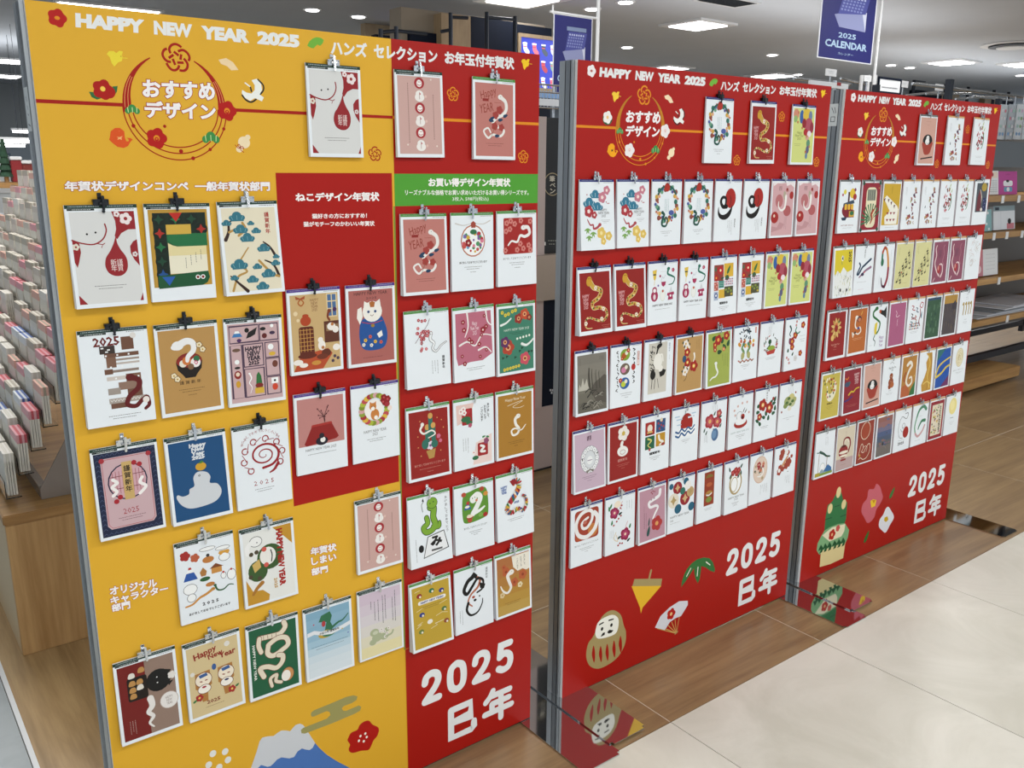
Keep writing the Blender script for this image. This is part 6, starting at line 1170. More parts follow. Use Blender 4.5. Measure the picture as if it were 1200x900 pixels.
def art_for(fn, kw, t):
    key = (fn.__name__, tuple(sorted(kw.items())), t)
    if key not in ARTS:
        random.seed(len(ARTS)); a = Art(lambda x, y: ((x - 50) / 100 * PW, -y / 150 * PH), PW / 100, 3.5e-5, lambda X, Z: -(.0061 + (t - .006) * (-Z / PH)))
        fn(a, **kw); ARTS[key] = a.mesh('printed_picture', INK)
    return ARTS[key]
def strip_for(kind, t):
    key = ('strip', kind, t)
    if key not in ARTS:
        random.seed(1); a = Art(lambda x, y: ((x - 50) / 100 * PW, -y / 150 * PH), PW / 100, 3e-5, lambda X, Z: -(.0061 + (t - .006) * (-Z / PH)))
        c = STRIPS[kind]
        if kind == 'black': a.R(c, 0, 0, 50, 6); a.fine('#e8e8e8', 26, 2.4, 36, 1, 3, False, 1.6); a.fine('#8a8a8a', 76, 2, 38, 1)
        else:
            a.R(c, 0, 0, 100, 5.2); a.fine('#aab4b8', 26, 1.9, 42, 1, 3, False, 1.1 if kind == 'green' else .6); a.fine('#aab4b8', 76, 1.9, 36, 1, 3, False, .9)
            if kind == 'green': a.R('#1f2a26', 3, 5.4, 40, 8.2); a.fine('#b8c0bc', 22, 6.2, 24, 1, 3, False, 1)
            a.fine('#777', 82, 6.4, 26, 1, 3, False, 1.1)
        ARTS[key] = a.mesh('header_strip', INK)
    return ARTS[key]
_n = [0]
def pack(b, u, v, fn, label, strip, group, t=1, dark=0, kw=None, roll=None):
    if len(label.split()) > 16: print('LONG', len(label.split()), label)
    _n[0] += 1; rnd = random.Random(_n[0] * 7 + 3)
    x, y, rz = BOARD[b]; th = THICK[t]
    r = thing('greeting_card_pack', label, 'greeting cards', (x + u * cos(rz), y + u * sin(rz), v + BZ), rz, group)
    r.rotation_euler[1] = radians(rnd.uniform(-.55, .55) if roll is None else roll)
    link('card_stack', STACKS[t][_n[0] % 2], r)
    link('printed_picture', art_for(fn, kw or {}, th), r)
    link('header_strip', strip_for(strip, th), r)
    c = link('clip', CLIPB if dark else CLIP, r); l = link('lever', LEV[dark], c); l.rotation_euler[0] = radians(rnd.uniform(-14, 4)); l.rotation_euler[2] = radians(rnd.uniform(-12, 12))
    return r
def px(b, tl, tr):   # centre of a pack's top edge from its two top corners
    p, q = on_board(b, *tl, off=.010), on_board(b, *tr, off=.010); return ((p[0] + q[0]) / 2, (p[1] + q[1]) / 2)
G1, G2, G3, G4 = 'card packs on the yellow part', 'card packs in the cat section', 'card packs in the red part of the yellow board', 'card packs on the middle red board'
G5 = 'card packs on the farthest red board'
L1 = [
 ((358, 72), (424, 79), d_whiteface, 'white snake face with red drop, beside the ring heading', 'green', G1, 1, 0),
 ((76, 241), (160, 239), d_whiteface, 'white snake face with red drop, top left of yellow part', 'green', G1, 3, 1),
 ((170, 239), (245, 238), d_patch_snake, 'dark green and gold patterned snake in a square spiral', 'green', G1, 1, 1),
 ((254, 237), (326, 235), d_pinetrees, 'cream card with teal pine trees', 'green', G1, 3, 0),
 ((90, 389), (173, 382), d_letters_collage, 'white card with brown block collage and dark red snake', 'green', G1, 2, 1),
 ((180, 382), (255, 375), d_bowl, 'tan card with a white snake rising from a red soup bowl', 'green', G1, 1, 1),
 ((262, 375), (331, 368), d_stamp_grid, 'mauve card gridded with little lucky symbols', 'green', G1, 1, 1),
 ((105, 528), (184, 515), d_sunset_frame, 'navy framed pink card with a round window', 'green', G1, 2, 0),
 ((193, 515), (264, 503), d_mochi_blue, 'blue card with a white snake coiled like a rice cake under an orange', 'green', G1, 2, 0),
 ((271, 501), (338, 491.5), d_spiral_red, 'white card with a red swirling line snake', 'green', G1, 1, 1),
 ((204, 638), (274, 623.5), d_doodles, 'white card covered in small doodles of animals and a blue mountain', 'green', G1, 0, 0),
 ((280, 622), (345, 608), d_hug_green, 'sideways card of a green hooded figure hugging a white one', 'green', G1, 1, 0),
 ((416.5, 588.5), (470.7, 576.5), d_daruma_row, 'pink card with a column of round dolls, low on yellow part', 'green', G1, 1, 0),
 ((131.8, 779.8), (206, 758.4), d_dinner_cat, 'sideways dark red and brown card with a black cat', 'green', G1, 2, 0),
 ((214, 758), (281, 737), d_paddles, 'beige card with two animals on wooden paddles', 'green', G1, 1, 0),
 ((288, 736.7), (350, 717.5), d_board_snakes, 'green card with cream snakes forming the year', 'green', G1, 1, 0),
 ((356, 716), (412, 699.5), d_lake_dragon, 'pale blue card with a green serpent over water', 'green', G1, 1, 0),
 ((419, 696.5), (472, 678.6), d_pale_poem, 'lilac and cream card with columns of fine writing', 'green', G1, 1, 0),
 ((336, 340), (399.5, 336), d_cat_room, 'tan card of cats around a stove', 'purple', G2, 1, 1),
 ((405.3, 336), (464, 330.7), d_beckon_cat, 'dull pink card with a white beckoning cat in blue', 'purple', G2, 1, 1),
 ((344, 464), (406.7, 455), d_kotatsu, 'card with a cat under a red quilted table', 'purple', G2, 0, 1),
 ((412, 454), (467.5, 445.3), d_cat_wreath, 'white card with a ginger cat inside a flower wreath', 'purple', G2, 0, 1),
 ((463.2, 80.5), (519.5, 84.8), d_daruma_row, 'pink card with a column of round dolls, top of red part', 'green', G3, 1, 0),
 ((555.2, 89.3), (605.3, 93.3), d_pink_bouquet, 'pink card with a white snake round flowers, top right of the yellow board', 'leaf', G3, 1, 0),
 ((469.9, 251.2), (524.8, 250), d_pink_bouquet, 'pink card with a white snake round flowers, just under the green band', 'leaf', G3, 2, 0),
 ((529.3, 250), (579.5, 248.5), d_hoop, 'white card with a round hoop of coloured flowers', 'leaf', G3, 1, 0),
 ((583.5, 248), (629.9, 245.9), d_red_tile_snake, 'white card with a white snake on a red square', 'leaf', G3, 1, 0),
 ((474, 365.3), (526.7, 361.3), d_plum_branch, 'white card with a plum branch and outlined snake', 'leaf', G3, 2, 0),
 ((532, 360.8), (579.2, 357.3), d_pink_curtain, 'pink card with white ribbons and red blossoms', 'leaf', G3, 1, 0),
 ((583.5, 357), (628, 352.5), d_green_floral, 'green floral card with big red blossoms', 'leaf', G3, 1, 0),
 ((476.5, 480), (528, 470.7), d_kadomatsu_red, 'dark red card with a bamboo decoration', 'leaf', G3, 2, 0),
 ((532.5, 468.8), (579.2, 462.7), d_two_corner, 'white card with pink floral corners and upright writing', 'leaf', G3, 1, 0),
 ((582.7, 460), (626, 452.8), d_gold_snake, 'ochre card with a small white snake', 'leaf', G3, 1, 0),
 ((477.3, 584), (528.5, 573.3), d_green_cartoon, 'white card with a bright green cartoon snake', 'leaf', G3, 3, 0),
 ((532.5, 572), (579.2, 560), d_twenty_green, 'white card with a white snake on a green patch', 'leaf', G3, 2, 0),
 ((582.7, 557.9), (624.5, 549.3), d_triangles, 'white card with a snake of coloured triangles', 'leaf', G3, 2, 0),
 ((480, 686.3), (529, 672.3), d_yellow_icons, 'yellow card with small lucky icons', 'leaf', G3, 3, 0),
 ((533.8, 670), (577.5, 656), d_brush_mi, 'white card with a bold black and brown brush stroke', 'leaf', G3, 1, 0),
 ((581.2, 653.2), (622.5, 639.7), d_orange_snake, 'orange card with a white snake among blossoms', 'leaf', G3, 2, 0)]
SHIFT = {}
for tl, tr, fn, lab, strip, grp, t, dk in L1:
    u, v = px(0, tl, tr); pack(0, u, v, fn, 'pack, ' + lab, strip, grp, t, dk)
def lr(desc): return [desc + ', left of pair', desc + ', right of pair']
rows2 = [
 [(d_pinebamboo, x) for x in lr('white card with pines, plums and a pink ribbon')] + [(d_wreath_icons, x) for x in lr('white card with an oval ring of symbols, upper row')] + [(d_sumi_sun, x) for x in lr('white card with black brush coil and red sun')] + [(d_pink_cloud, x) for x in lr('pink clouded card with a white swan-like snake')],
 [(d_gold_serpent, x) for x in lr('deep red card with a golden snake, second row')] + [(d_modern_icons, x) for x in lr('white card with six bright icons')] + [(d_patchwork, x) for x in lr('white card with a patchwork picture')] + [(d_balloons, x) for x in lr('lime card with painted balloons, second row')],
 [(d_ink, 'grey card of a misty ink landscape'), (d_daruma_words, 'white card with three round painted toys and black lettering'), (d_crane, 'card with a black and grey ink bird'), (d_tan_camellia, 'tan card with red camellias'), (d_green_camellia, 'olive green card with red camellias and white snake'), (d_twin_snakes, 'white card with twin snakes under leaves'), (d_snake_basket, 'white card with a small snake in a leafy basket'), (d_camellia_snake, 'white card with scattered red camellias')],
 [(d_wreath_pink, 'mauve card with a white flower wreath'), (d_red_plum, 'red card with a white plum blossom and rice cake snake'), (d_four_squares, 'white card with four coloured squares'), (d_sun_waves, 'white card with red sun over blue waves'), (d_peony_vase, 'white card with peonies in a blue vase'), (d_dish_snake, 'white card with a rice cake on a red dish'), (d_camellias, 'white card with camellias and dark leaves'), (d_pale_pine, 'white card with a pale green pine clump')],
 [(d_roll, 'white card with a white coil on a red-brown square'), (d_magenta, 'white card with two magenta blooms'), (d_pink_snake_flower, 'pink card with white snake and one red flower'), (d_circles, 'white card with red and teal overlapping circles'), (d_talisman, 'white card with a narrow red-brown strip'), (d_straw_wreath, 'white card with a straw ring and red bow'), (d_circle_flowers, 'white card with a pinkish circle of flowers'), (d_red_clouds, 'white card with red-brown cloud shapes')]]
V0, DV = 1.2505, .1873
THK2 = [[3, 2, 1, 1, 1, 0, 1, 1], [3, 3, 1, 1, 2, 1, 1, 1], [2, 1, 1, 1, 2, 1, 0, 1], [2, 1, 1, 1, 1, 1, 1, 0], [1, 1, 2, 1, 1, 2, 1, 1]]
for j, row in enumerate(rows2):
    for i, (fn, lab) in enumerate(row):
        tint = {}
        pack(1, .0585 + i * .1112, V0 - j * DV, fn, 'middle board, ' + lab, 'navy', G4, THK2[j][i], 1 if j in (1, 2) and i < 4 else 0, tint)
for q, fn, lab in (((829.2, 113, 862.2, 115.8), d_wreath_icons, 'white card with an oval ring of symbols, by the ring heading'), ((883, 117.5, 911.7, 119.7), d_gold_serpent, 'deep red card with a golden snake, top row'), ((931.2, 122, 958, 123.7), d_balloons, 'lime card with painted balloons, top right corner')):
    u, v = px(1, q[:2], q[2:]); pack(1, u, v, fn, 'middle board, ' + lab, 'navy', G4, 1, 1)
rows3 = [
 [(d_tram, 'white card with a dark red tram'), (d_lotus_frame, 'red framed card with green rays'), (d_yellow_flags, 'yellow card with a white flagged ribbon')] + [(d_bird_column, x) for x in lr('white card with a winding column of red flowers')] + [(d_bird_oval, x) for x in lr('white card with an oval of red leaves, upper row')] + [(d_dark_photo, 'card with a dark painted picture')],
 [(d_yellow_sketch, 'yellow topped card with fine sketching'), (d_ribbon_words, 'white card with slanting blue and mauve ribbons'), (d_arch_snake, 'white card with an arched brown snake')] + [(d_note_pattern, x) for x in lr('pale yellow card with small dark leaf pattern')] + [(d_mauve_ribbon, x) for x in lr('mauve card with pale ribbons')] + [(d_line_pale, 'white card with faint line drawing')],
 [(d_gold_wreath_red, 'red card with a gold fan wreath'), (d_orange_sitting, 'orange card with white curling creature'), (d_green_bottle, 'white card with a green snake and bottle'), (d_mauve_plain, 'plain mauve card with tiny white marks'), (d_text_art, 'white card with jumbled red and blue lettering'), (d_forest, 'dark green mottled card'), (d_gold_dark, 'dark card with gold top'), (d_gold_script, 'white card with gold brush letters')],
 [(d_branch_yellow, 'mustard card with a berry spray'), (d_red_strips, 'red card with yellow and violet snakes'), (d_red_bowl, 'pink card with a red bowl, fourth row'), (d_gingerbread, 'white card with a brown seated figure'), (d_snake_swirl, 'tan card with a fat white coiled snake'), (d_gold_wave, 'white card with a gold wave'), (d_blue_ribbon, 'blue card with yellow ribbons'), (d_gold_round, 'white card with a pale gold round pattern')],
 [(d_shrine_gate, 'white card with a green gate and hills'), (d_pot_snake, 'cream card with a striped red pot'), (d_red_outline, 'red-brown card with cream outlined shapes'), (d_dusk, 'dusky blue and brown painted card'), (d_line_snail, 'white card with a line spiral and red disc'), (d_green_arc, 'white card with green and pink arcs'), (d_maze_frame, 'red framed card with crowded pattern'), (d_moon, 'white card with a pale yellow moon')]]
for j, row in enumerate(rows3):
    for i, (fn, lab) in enumerate(row):
        st_ = 'grey' if i < 3 else ('black' if i == 7 else 'orange')
        if fn is None: continue
        pack(2, .0575 + i * .1115, V0 - .003 - j * DV, fn, 'farthest board, ' + lab, st_, G5, 2 if (j, i) in ((3, 2), (1, 0), (3, 1)) else 1, 0)
for q, fn, lab, s_ in (((1080.5, 133.4, 1101, 135.3), d_red_bowl, 'pink card with a red bowl, top row', 'grey'), ((1112.5, 135.3, 1132.7, 136.7), d_bird_column, 'white card with a winding column of red flowers, top row', 'orange'), ((1144.2, 137.3, 1161.3, 138.6), d_bird_oval, 'white card with an oval of red leaves, top right corner', 'orange')):
    u, v = px(2, q[:2], q[2:]); pack(2, u, v, fn, 'farthest board, ' + lab, s_, G5, 1, 0)
# ------------------------------------------------------------------ ceiling lamps, downlights and vents
def px_on_ceiling(px_, py_): p = at_z(px_, py_, CEIL); return p.x, p.y
lamp_me = boxes('diffuser', M['lamp'], [(-.22, .22, -.22, .22, -.030, -.022)]); lampf_me = boxes('frame', M['white'], [(-.30, .30, -.30, -.22, -.022, 0), (-.30, .30, .22, .30, -.022, 0), (-.30, -.22, -.22, .22, -.022, 0), (.22, .30, -.22, .22, -.022, 0), (-.22, .22, -.22, .22, -.006, 0)])
for i, (qx, qy, lab, s) in enumerate([(818, 28, 'square ceiling lamp at top centre right of the hanging banners', 1), (1115, 72, 'square ceiling lamp above the farthest red board', 1), (783, 79, 'ceiling lamp just showing over the middle red board, left one', 1), (905, 88, 'ceiling lamp just showing over the middle red board, right one', 1.1),
        (612, -2, 'ceiling lamp cut by the top edge of the picture above the navy wall', 1.1), (1203, 74, 'ceiling lamp cut by the right edge of the picture', 1), (18, 71, 'ceiling lamp left of the yellow board, upper one', 1.2), (2, 88, 'ceiling lamp left of the yellow board, lower one', 1.2), (640, 34, 'dim ceiling lamp above the navy wall panels', .1)]):
    if s < .5: continue
    x, y = px_on_ceiling(qx, qy); r = thing('ceiling_lamp', lab, 'ceiling light', (x, y, CEIL), 0, 'square ceiling lamps'); link('frame', lampf_me, r); link('diffuser', lamp_me, r); r.scale = (s, s, 1)
x, y = px_on_ceiling(128, 7); r = thing('strip_lamp', 'long bright strip lamp above the top left of the yellow board', 'ceiling light', (x, y, CEIL), -.05)
link('housing', boxes('housing', M['white'], [(-.5, .5, -.1, .1, -.02, 0)]), r); link('diffuser', boxes('diffuser', M['lamp'], [(-.46, .46, -.07, .07, -.028, -.02)]), r)
def disc(name, r0, z0, z1, m, n=20, r1=0):
    bm = bmesh.new()
    for z in ((z0, z1)): pass
    a = [bm.verts.new((r0 * cos(2 * pi * i / n), r0 * sin(2 * pi * i / n), z0)) for i in range(n)]; b = [bm.verts.new((r0 * cos(2 * pi * i / n), r0 * sin(2 * pi * i / n), z1)) for i in range(n)]
    for i in range(n): bm.faces.new([a[i], a[(i + 1) % n], b[(i + 1) % n], b[i]])
    bm.faces.new(a[::-1]); bm.faces.new(b); return finish(bm, name, m)
dl_r, dl_l = disc('trim_ring', .085, -.008, 0, M['white']), disc('bulb', .06, -.014, -.008, M['lamp'])
for i, (qx, qy, lab) in enumerate([(366, 11, 'small round downlight over the yellow board heading, leftmost of three'), (420, 19, 'small round downlight over the yellow board heading, middle of three'), (468, 23, 'small round downlight over the yellow board heading, rightmost of three'), (694, 10, 'small round downlight right of the calendar banner'), (733, 2, 'small round downlight at the top edge right of the first banner'), (735, 55, 'small round downlight low between the first banner and square lamp'),
        (905, 64, 'small round downlight left of the 2025 banner'), (1044, 76, 'small round downlight beside the banner pole, left one'), (1066, 79, 'small round downlight beside the banner pole, right one'), (935, 87, 'small round downlight just above the middle red board corner'), (1196, 88, 'small round downlight at far right under the ceiling edge')]):
    x, y = px_on_ceiling(qx, qy); r = thing('downlight', lab, 'ceiling light', (x, y, CEIL), 0, 'round downlights'); link('trim_ring', dl_r, r); link('bulb', dl_l, r); r.scale = (1.1, 1.1, 1)
x, y = px_on_ceiling(1187, 52); r = thing('air_diffuser', 'large round air diffuser in the ceiling at the right edge', 'air vent', (x, y, CEIL))
for q, z in ((.36, .015), (.27, .032), (.18, .047)): link('ring', disc('ring', q, -z, -z + .012, M['white'] if q != .27 else M['iron'], 28), r)
x, y = px_on_ceiling(852, 1); r = thing('air_grille', 'grey rectangular grille at the top edge above the square lamp', 'air vent', (x, y, CEIL), .0)
link('frame', boxes('frame', M['white'], [(-.3, .3, -.16, -.14, -.012, 0), (-.3, .3, .14, .16, -.012, 0), (-.3, -.28, -.14, .14, -.012, 0), (.28, .3, -.14, .14, -.012, 0)]), r)
sl = boxes('slat', M['iron'], [(-.28, .28, -.006, .006, -.010, -.002)])
for k in range(10): link('slat', sl, r, (0, -.12 + k * .027, 0))

# ------------------------------------------------------------------ shop walls above and behind the boards
def wbox(name, m, q0, q1, Y, dep, zlo=None, zhi=None, kind='structure', label=None, parent=None):
    a, b = at_y(*q0, Y), at_y(*q1, Y); x0, x1 = sorted((a.x, b.x)); z0, z1 = sorted((a.z, b.z))
    if zlo is not None: z0 = zlo
    if zhi is not None: z1 = zhi
    o = link(name, boxes(name, m, [(x0, x1, Y, Y + dep, z0, z1)]), parent)
    if kind and parent is None: o['kind'] = kind
    if label: o['label'] = label
    return o
YW = 5.5
tw = link('wall_centre', boxes('wall_centre', mat('beige_wall', '#8f8474', 0.6), [(at_y(478, 60, YW).x, at_y(646, 60, YW).x, YW + .1, YW + .3, 0, at_y(560, 17, YW).z)])); tw['kind'] = 'structure'; tw['label'] = 'beige shop wall with navy and wood panels behind the boards'
def wpan(m, q0, q1, d=.04, nm='panel'): return wbox(nm, m, q0, q1, YW + .1 - d, d, parent=tw)
wpan(M['navy'], (480, 36), (517, 180)); wpan(M['ply'], (517, 15), (552, 180), .12, 'wood_panel'); wpan(M['navy'], (552, 19), (605, 180), .05); wpan(M['navy'], (605, 28), (644, 180), .03)
a_, b_ = at_y(440, 40, 7.5), at_y(520, 180, 7.5); link('panel', boxes('panel', M['navy'], [(a_.x, b_.x, 7.5, 7.6, 0, a_.z)]), tw); a_, b_ = at_y(428, 42, 7.7), at_y(520, 180, 7.7); link('wood_panel', boxes('wood_panel', M['ply'], [(a_.x, b_.x, 7.7, 7.8, 0, at_y(480, 27, 7.7).z)]), tw)
def pole_rack(name, label, Y, posts, bars, r=.018):
    t = thing(name, label, 'metal frame', (at_y(posts[0][0], 100, Y).x, Y, 0)); bx = t.location.x
    for x_, top in posts:
        p = at_y(x_, top, Y); link('post', tubes('post', M['iron'], [((p.x - bx, 0, 0), (p.x - bx, 0, p.z), r)]), t)
    for a_, b_ in bars:
        p, q = at_y(*a_, Y), at_y(*b_, Y); link('bar', tubes('bar', M['iron'], [((p.x - bx, 0, p.z), (q.x - bx, .0, q.z), r * .8)]), t)
    return t
pole_rack('wall_frame', 'dark steel post frame standing before the navy wall, centre', 5.2, [(528, 15), (570.5, 14), (603.5, 19)], [((528, 20), (548, 21)), ((570, 20), (603, 23)), ((517, 37), (528, 35))])
pole_rack('wall_frame', 'dark steel post frame behind the yellow and red heading, left of the navy wall', 5.0, [(446, 34), (464, 31)], [((446, 38), (464, 36)), ((464, 36), (500, 40))])
def poster(label, q0, q1, Y, art, m=None, frame=True, emit=True):
    a_, b_ = at_y(*q0, Y), at_y(*q1, Y); w_, h_ = abs(b_.x - a_.x), abs(a_.z - b_.z); x0, z1 = min(a_.x, b_.x), max(a_.z, b_.z)
    r = thing('framed_poster', label, 'poster', (x0 + w_ / 2, Y, z1 - h_)); f = .05 * w_
    if frame: link('frame', boxes('frame', M['ply'], [(-w_ / 2 - f, w_ / 2 + f, 0, .03, -f, 0), (-w_ / 2 - f, w_ / 2 + f, 0, .03, h_, h_ + f), (-w_ / 2 - f, -w_ / 2, 0, .03, 0, h_), (w_ / 2, w_ / 2 + f, 0, .03, 0, h_)]), r)
    link('backing', boxes('backing', M['white'], [(-w_ / 2, w_ / 2, .012, .028, 0, h_)]), r)
    A = Art(lambda x, y: (-w_ / 2 + x / 100 * w_, h_ - y / 100 * h_), w_ / 100, 2e-4, lambda X, Z: .0115); art(A); link('print', A.mesh('print', INK_LIT if emit else INK), r); return r
def socks(a):
    a.R('#2c3cb4', 0, 0, 100, 100); random.seed(61)
    for i in range(6):
        for j in range(3):
            x, y = 8 + i * 17, 14 + j * 34; c = ['#d8dce8', '#d86a7c', '#3c4a5c', '#e4e4ea', '#a83c4c', '#7c9c8c'][(i + j * 2) % 6]
            a.L(c, 7, [(x, y), (x + 1, y + 9), (x + 5, y + 15)]); a.R('#eceff4', x - 4, y - 4, x + 4, y - 1); a.R('#c84a5c', x - 3, y + 3, x + 3, y + 5)
poster('lit blue poster of coloured socks behind the red corner of the yellow board', (611, 43), (672, 106), 5.538, socks)
poster('lit blue poster edge showing over the red heading, left of the navy wall', (450, 47), (476, 100), 7.469, socks)
# right end: wood, grey and navy wall panels seen over the farthest board
YR = 8.0
rw = link('wall_right_block', boxes('wall_right_block', mat('grey_wall', '#a9b0b4', 0.6), [(at_y(1062, 90, YR).x, at_y(1260, 90, YR).x, YR + .1, YR + .3, 0, at_y(1140, 88, YR).z)])); rw['kind'] = 'structure'; rw['label'] = 'grey shop wall with wood and navy panels over the farthest board'; rw.name = 'wall_back'
for m_, q0, q1, d in ((M['ply'], (1085, 90), (1121, 130), .12), (M['navy'], (1072, 100), (1100, 125), .14), (M['ply'], (1156, 95), (1169, 130), .12), (M['navy'], (1169, 104), (1184, 130), .14)):
    a_, b_ = at_y(*q0, YR), at_y(*q1, YR); link('panel', boxes('panel', m_, [(a_.x, b_.x, YR + .1 - d, YR + .1, 0, a_.z)]), rw)
pole_rack('wall_frame', 'dark steel post frame over the farthest red board', 7.0, [(1072, 90), (1110, 89), (1137, 86), (1167, 92), (1184, 95)], [((1072, 94), (1084, 95)), ((1153, 96), (1167, 97)), ((1167, 97), (1184, 97))], .03)

# ------------------------------------------------------------------ hanging banners
NAVYB = '#2a2c6c'
def banner(label, Y, q0, q1, pole_px, ztop, full):
    a_, b_ = at_y(*q0, Y), at_y(*q1, Y); w_ = abs(b_.x - a_.x); z0 = b_.z; z1 = ztop; h_ = z1 - z0; x0 = a_.x
    r = thing('hanging_banner', label, 'banner', (x0 + w_ / 2, Y, z1), 0, 'navy calendar banners')
    link('cloth', boxes('cloth', mat('banner_cloth', '#dfe2ea', 0.6), [(-w_ / 2, w_ / 2, 0, .003, -h_, 0)]), r)
    A = Art(lambda x, y: (-w_ / 2 + x / 100 * w_, -y / 160 * h_), w_ / 100, 1.5e-4); A.R(NAVYB, 2, 1, 98, 158)
    A.P('#c4c8dc', [(24, 74), (60, 66), (82, 60), (82, 98), (34, 96)]); A.P('#8a90b8', [(24, 74), (60, 60), (66, 30), (82, 98), (34, 96)]); A.R('#7c8cac', 34, 22, 84, 30)
    A.P('#4a4f94', [(38, 32), (86, 32), (80, 64), (30, 72)])
    for i in range(7):
        for j in range(5): A.R('#b4bcdc' if j == 0 else '#8088bc', 40 + i * 5.8 - j * 1.4, 36 + j * 6, 43.5 + i * 5.8 - j * 1.4, 39.5 + j * 6)
    A.T('#a9c4dc', '2025', 34, 66, 106, 116, .02, res=2); A.T('#a9c4dc', 'CALENDAR', 12, 88, 122, 136, .035, res=2); A.T('#a9c4dc', 'カレンダー', 36, 64, 144, 149)
    link('print', A.mesh('print', INK), r)
    px0 = at_y(pole_px, 40, Y).x - (x0 + w_ / 2)
    link('pole', tubes('pole', M['white'], [((px0, .01, -(z1 - 1.2)), (px0, .01, CEIL - z1), .012)]), r); link('rod', tubes('rod', M['white'], [((-w_ / 2 - .02, .012, .01), (px0, .012, .01), .008), ((-w_ / 2, .01, 0), (-w_ / 2, .01, .05), .006)]), r)
banner('navy calendar banner hanging between the yellow board and the middle red board', 3.0, (649, 16), (692, 112), 701.5, at_y(651, 16, 3.0).z, False)
banner('navy banner lettered 2025 CALENDAR hanging at top right', 2.6, (963, 0), (1021, 76), 1031, 2.66, True)

# ------------------------------------------------------------------ the cabinet and sign seen through the gap
YC = 1.345
p = lambda x_, y_: at_y(x_, y_, YC)
r = thing('display_cabinet', 'pinkish grey and black cabinet standing in the gap between first two boards', 'cabinet', (1.9, YC, 0))
zb, zn, zc, zt = p(640, 476).z, p(640, 350).z, p(640, 298).z, p(640, 137).z
for k in range(4): link('door', boxes('door', M['pink'], [(-.16 + k * .42 - .2, -.16 + k * .42 + .214, 0, .02, .012, zb)], .002), r)
link('plinth', boxes('plinth', M['black'], [(-.36, 1.3, .01, .5, 0, .011)]), r)
link('body', boxes('body', M['pink'], [(-.36, 1.3, .021, .5, .012, zb), (-.36, p(636, 300).x - 1.9, -.01, .5, zb, zt)]), r)
link('navy_panel', boxes('navy_panel', M['navy'], [(p(631, 400).x - 1.9, 1.3, .0, .5, zb + .001, zn)]), r)
link('counter', boxes('counter', mat('beige_counter', '#a39487', 0.4), [(-.36, 1.32, -.04, .5, zn, zc)]), r)
x0, x1 = p(635, 200).x - 1.9, p(672, 200).x - 1.9
link('black_panel', boxes('black_panel', M['black'], [(x0, x1, .02, .06, zc, zt)]), r)
A = Art(lambda x_, y_: (p(x_, y_).x - 1.9, p(x_, y_).z), .0018, 1e-4, lambda X, Z: .0195)
ring = [(651 + 9.5 * cos(radians(q)), 216 + 13 * sin(radians(q))) for q in range(0, 360, 20)]; A.L('#a89878', 2.0, ring, True, True)
A.T('#cfc8b8', '筆', 647.5, 654, 206, 213, .02); A.T('#cfc8b8', 'ペ', 648, 654.5, 214.5, 219.5, .02); A.T('#cfc8b8', 'ン', 648, 654.5, 221, 227, .02)
A.R('#dcdcd8', 638, 284, 643, 288); A.fine('#9a9a90', 650, 282, 8, 2, 4)
link('sign_print', A.mesh('sign_print', INK), r)
A = Art(lambda x_, y_: (p(x_, y_).x - 1.9, p(x_, y_).z), .0018, 1e-4, lambda X, Z: -.0005); A.fine('#c8ccd4', 650, 456, 12, 2, 3, False, 2.4); link('panel_print', A.mesh('panel_print', INK), r)
# clear shelves with small goods above the cabinet
YG = 2.4; g_ = lambda x_, y_: at_y(x_, y_, YG)
for k, (ya, lab, c) in enumerate(((118, 'lower', '#c8ccd2'), (106, 'upper', '#7c9cc8'))):
    a_, b_ = g_(618, ya), g_(672, ya); r = thing('wire_basket', 'clear and white wire basket in the gap under the sock poster, %s one' % lab, 'basket', (a_.x, YG + k * .12, a_.z)); w_ = b_.x - a_.x
    link('stand', tubes('stand', M['chrome'], [((w_ * .1, .01, -a_.z), (w_ * .1, .01, .05), .008), ((w_ * .9, .01, -a_.z), (w_ * .9, .01, .05), .008)]), r)
    link('rim', tubes('rim', M['chrome'], [((0, 0, 0), (w_, 0, 0), .005), ((0, 0, .05), (w_, 0, .05), .005), ((0, 0, -.03), (w_, 0, -.03), .004)]), r)
    link('wires', tubes('wires', M['chrome'], [((w_ * i / 14, 0, -.03), (w_ * i / 14, 0, .05), .0025) for i in range(15)], 5), r)
    link('price_rail', boxes('price_rail', mat('rail_%d' % k, c, .4), [(0, w_, -.006, -.001, -.02, .015)]), r)

# ------------------------------------------------------------------ left: wooden plinth and stepped clear rack of paper packs
r = thing('wooden_plinth', 'pale oak plinth under the clear rack behind the yellow board, left', 'plinth', (0.0, 1.03, 0))
link('end_panel', boxes('end_panel', M['oak'], [(0, .95, 0, .02, .0, .372)], .002), r); link('side_panel', boxes('side_panel', mat('cream_side', '#cbb48e', .5), [(0, .02, .021, 3.0, .0, .372)]), r); link('top_board', boxes('top_board', M['oak_h'], [(-.004, .96, -.004, 3.0, .373, .400)], .003), r)
RY = 1.10; NT = 13
rack = thing('clear_card_rack', 'stepped clear acrylic rack full of paper packs, left edge', 'display rack', (0, RY, .401))
def tier(i): return (.022 + .0355 * i, .424 + .0595 * i)
dv = 16; DY = .135
tray_bm = [(-.002, .033, -.002, DY * dv, -.004, -.001), (-.004, -.002, -.002, DY * dv, -.004, .045), (.0, .033, -.004, -.002, -.001, .10)] + [(.0, .032, DY * k - .001, DY * k + .001, -.001, .07) for k in range(1, dv)]
TRAY = boxes('tray', M['acryl'], tray_bm)
link('back_board', boxes('back_board', mat('rack_panel', '#7b7168', .25), [(.10, .12, .02, 2.3, 0.0, .03)]), rack)
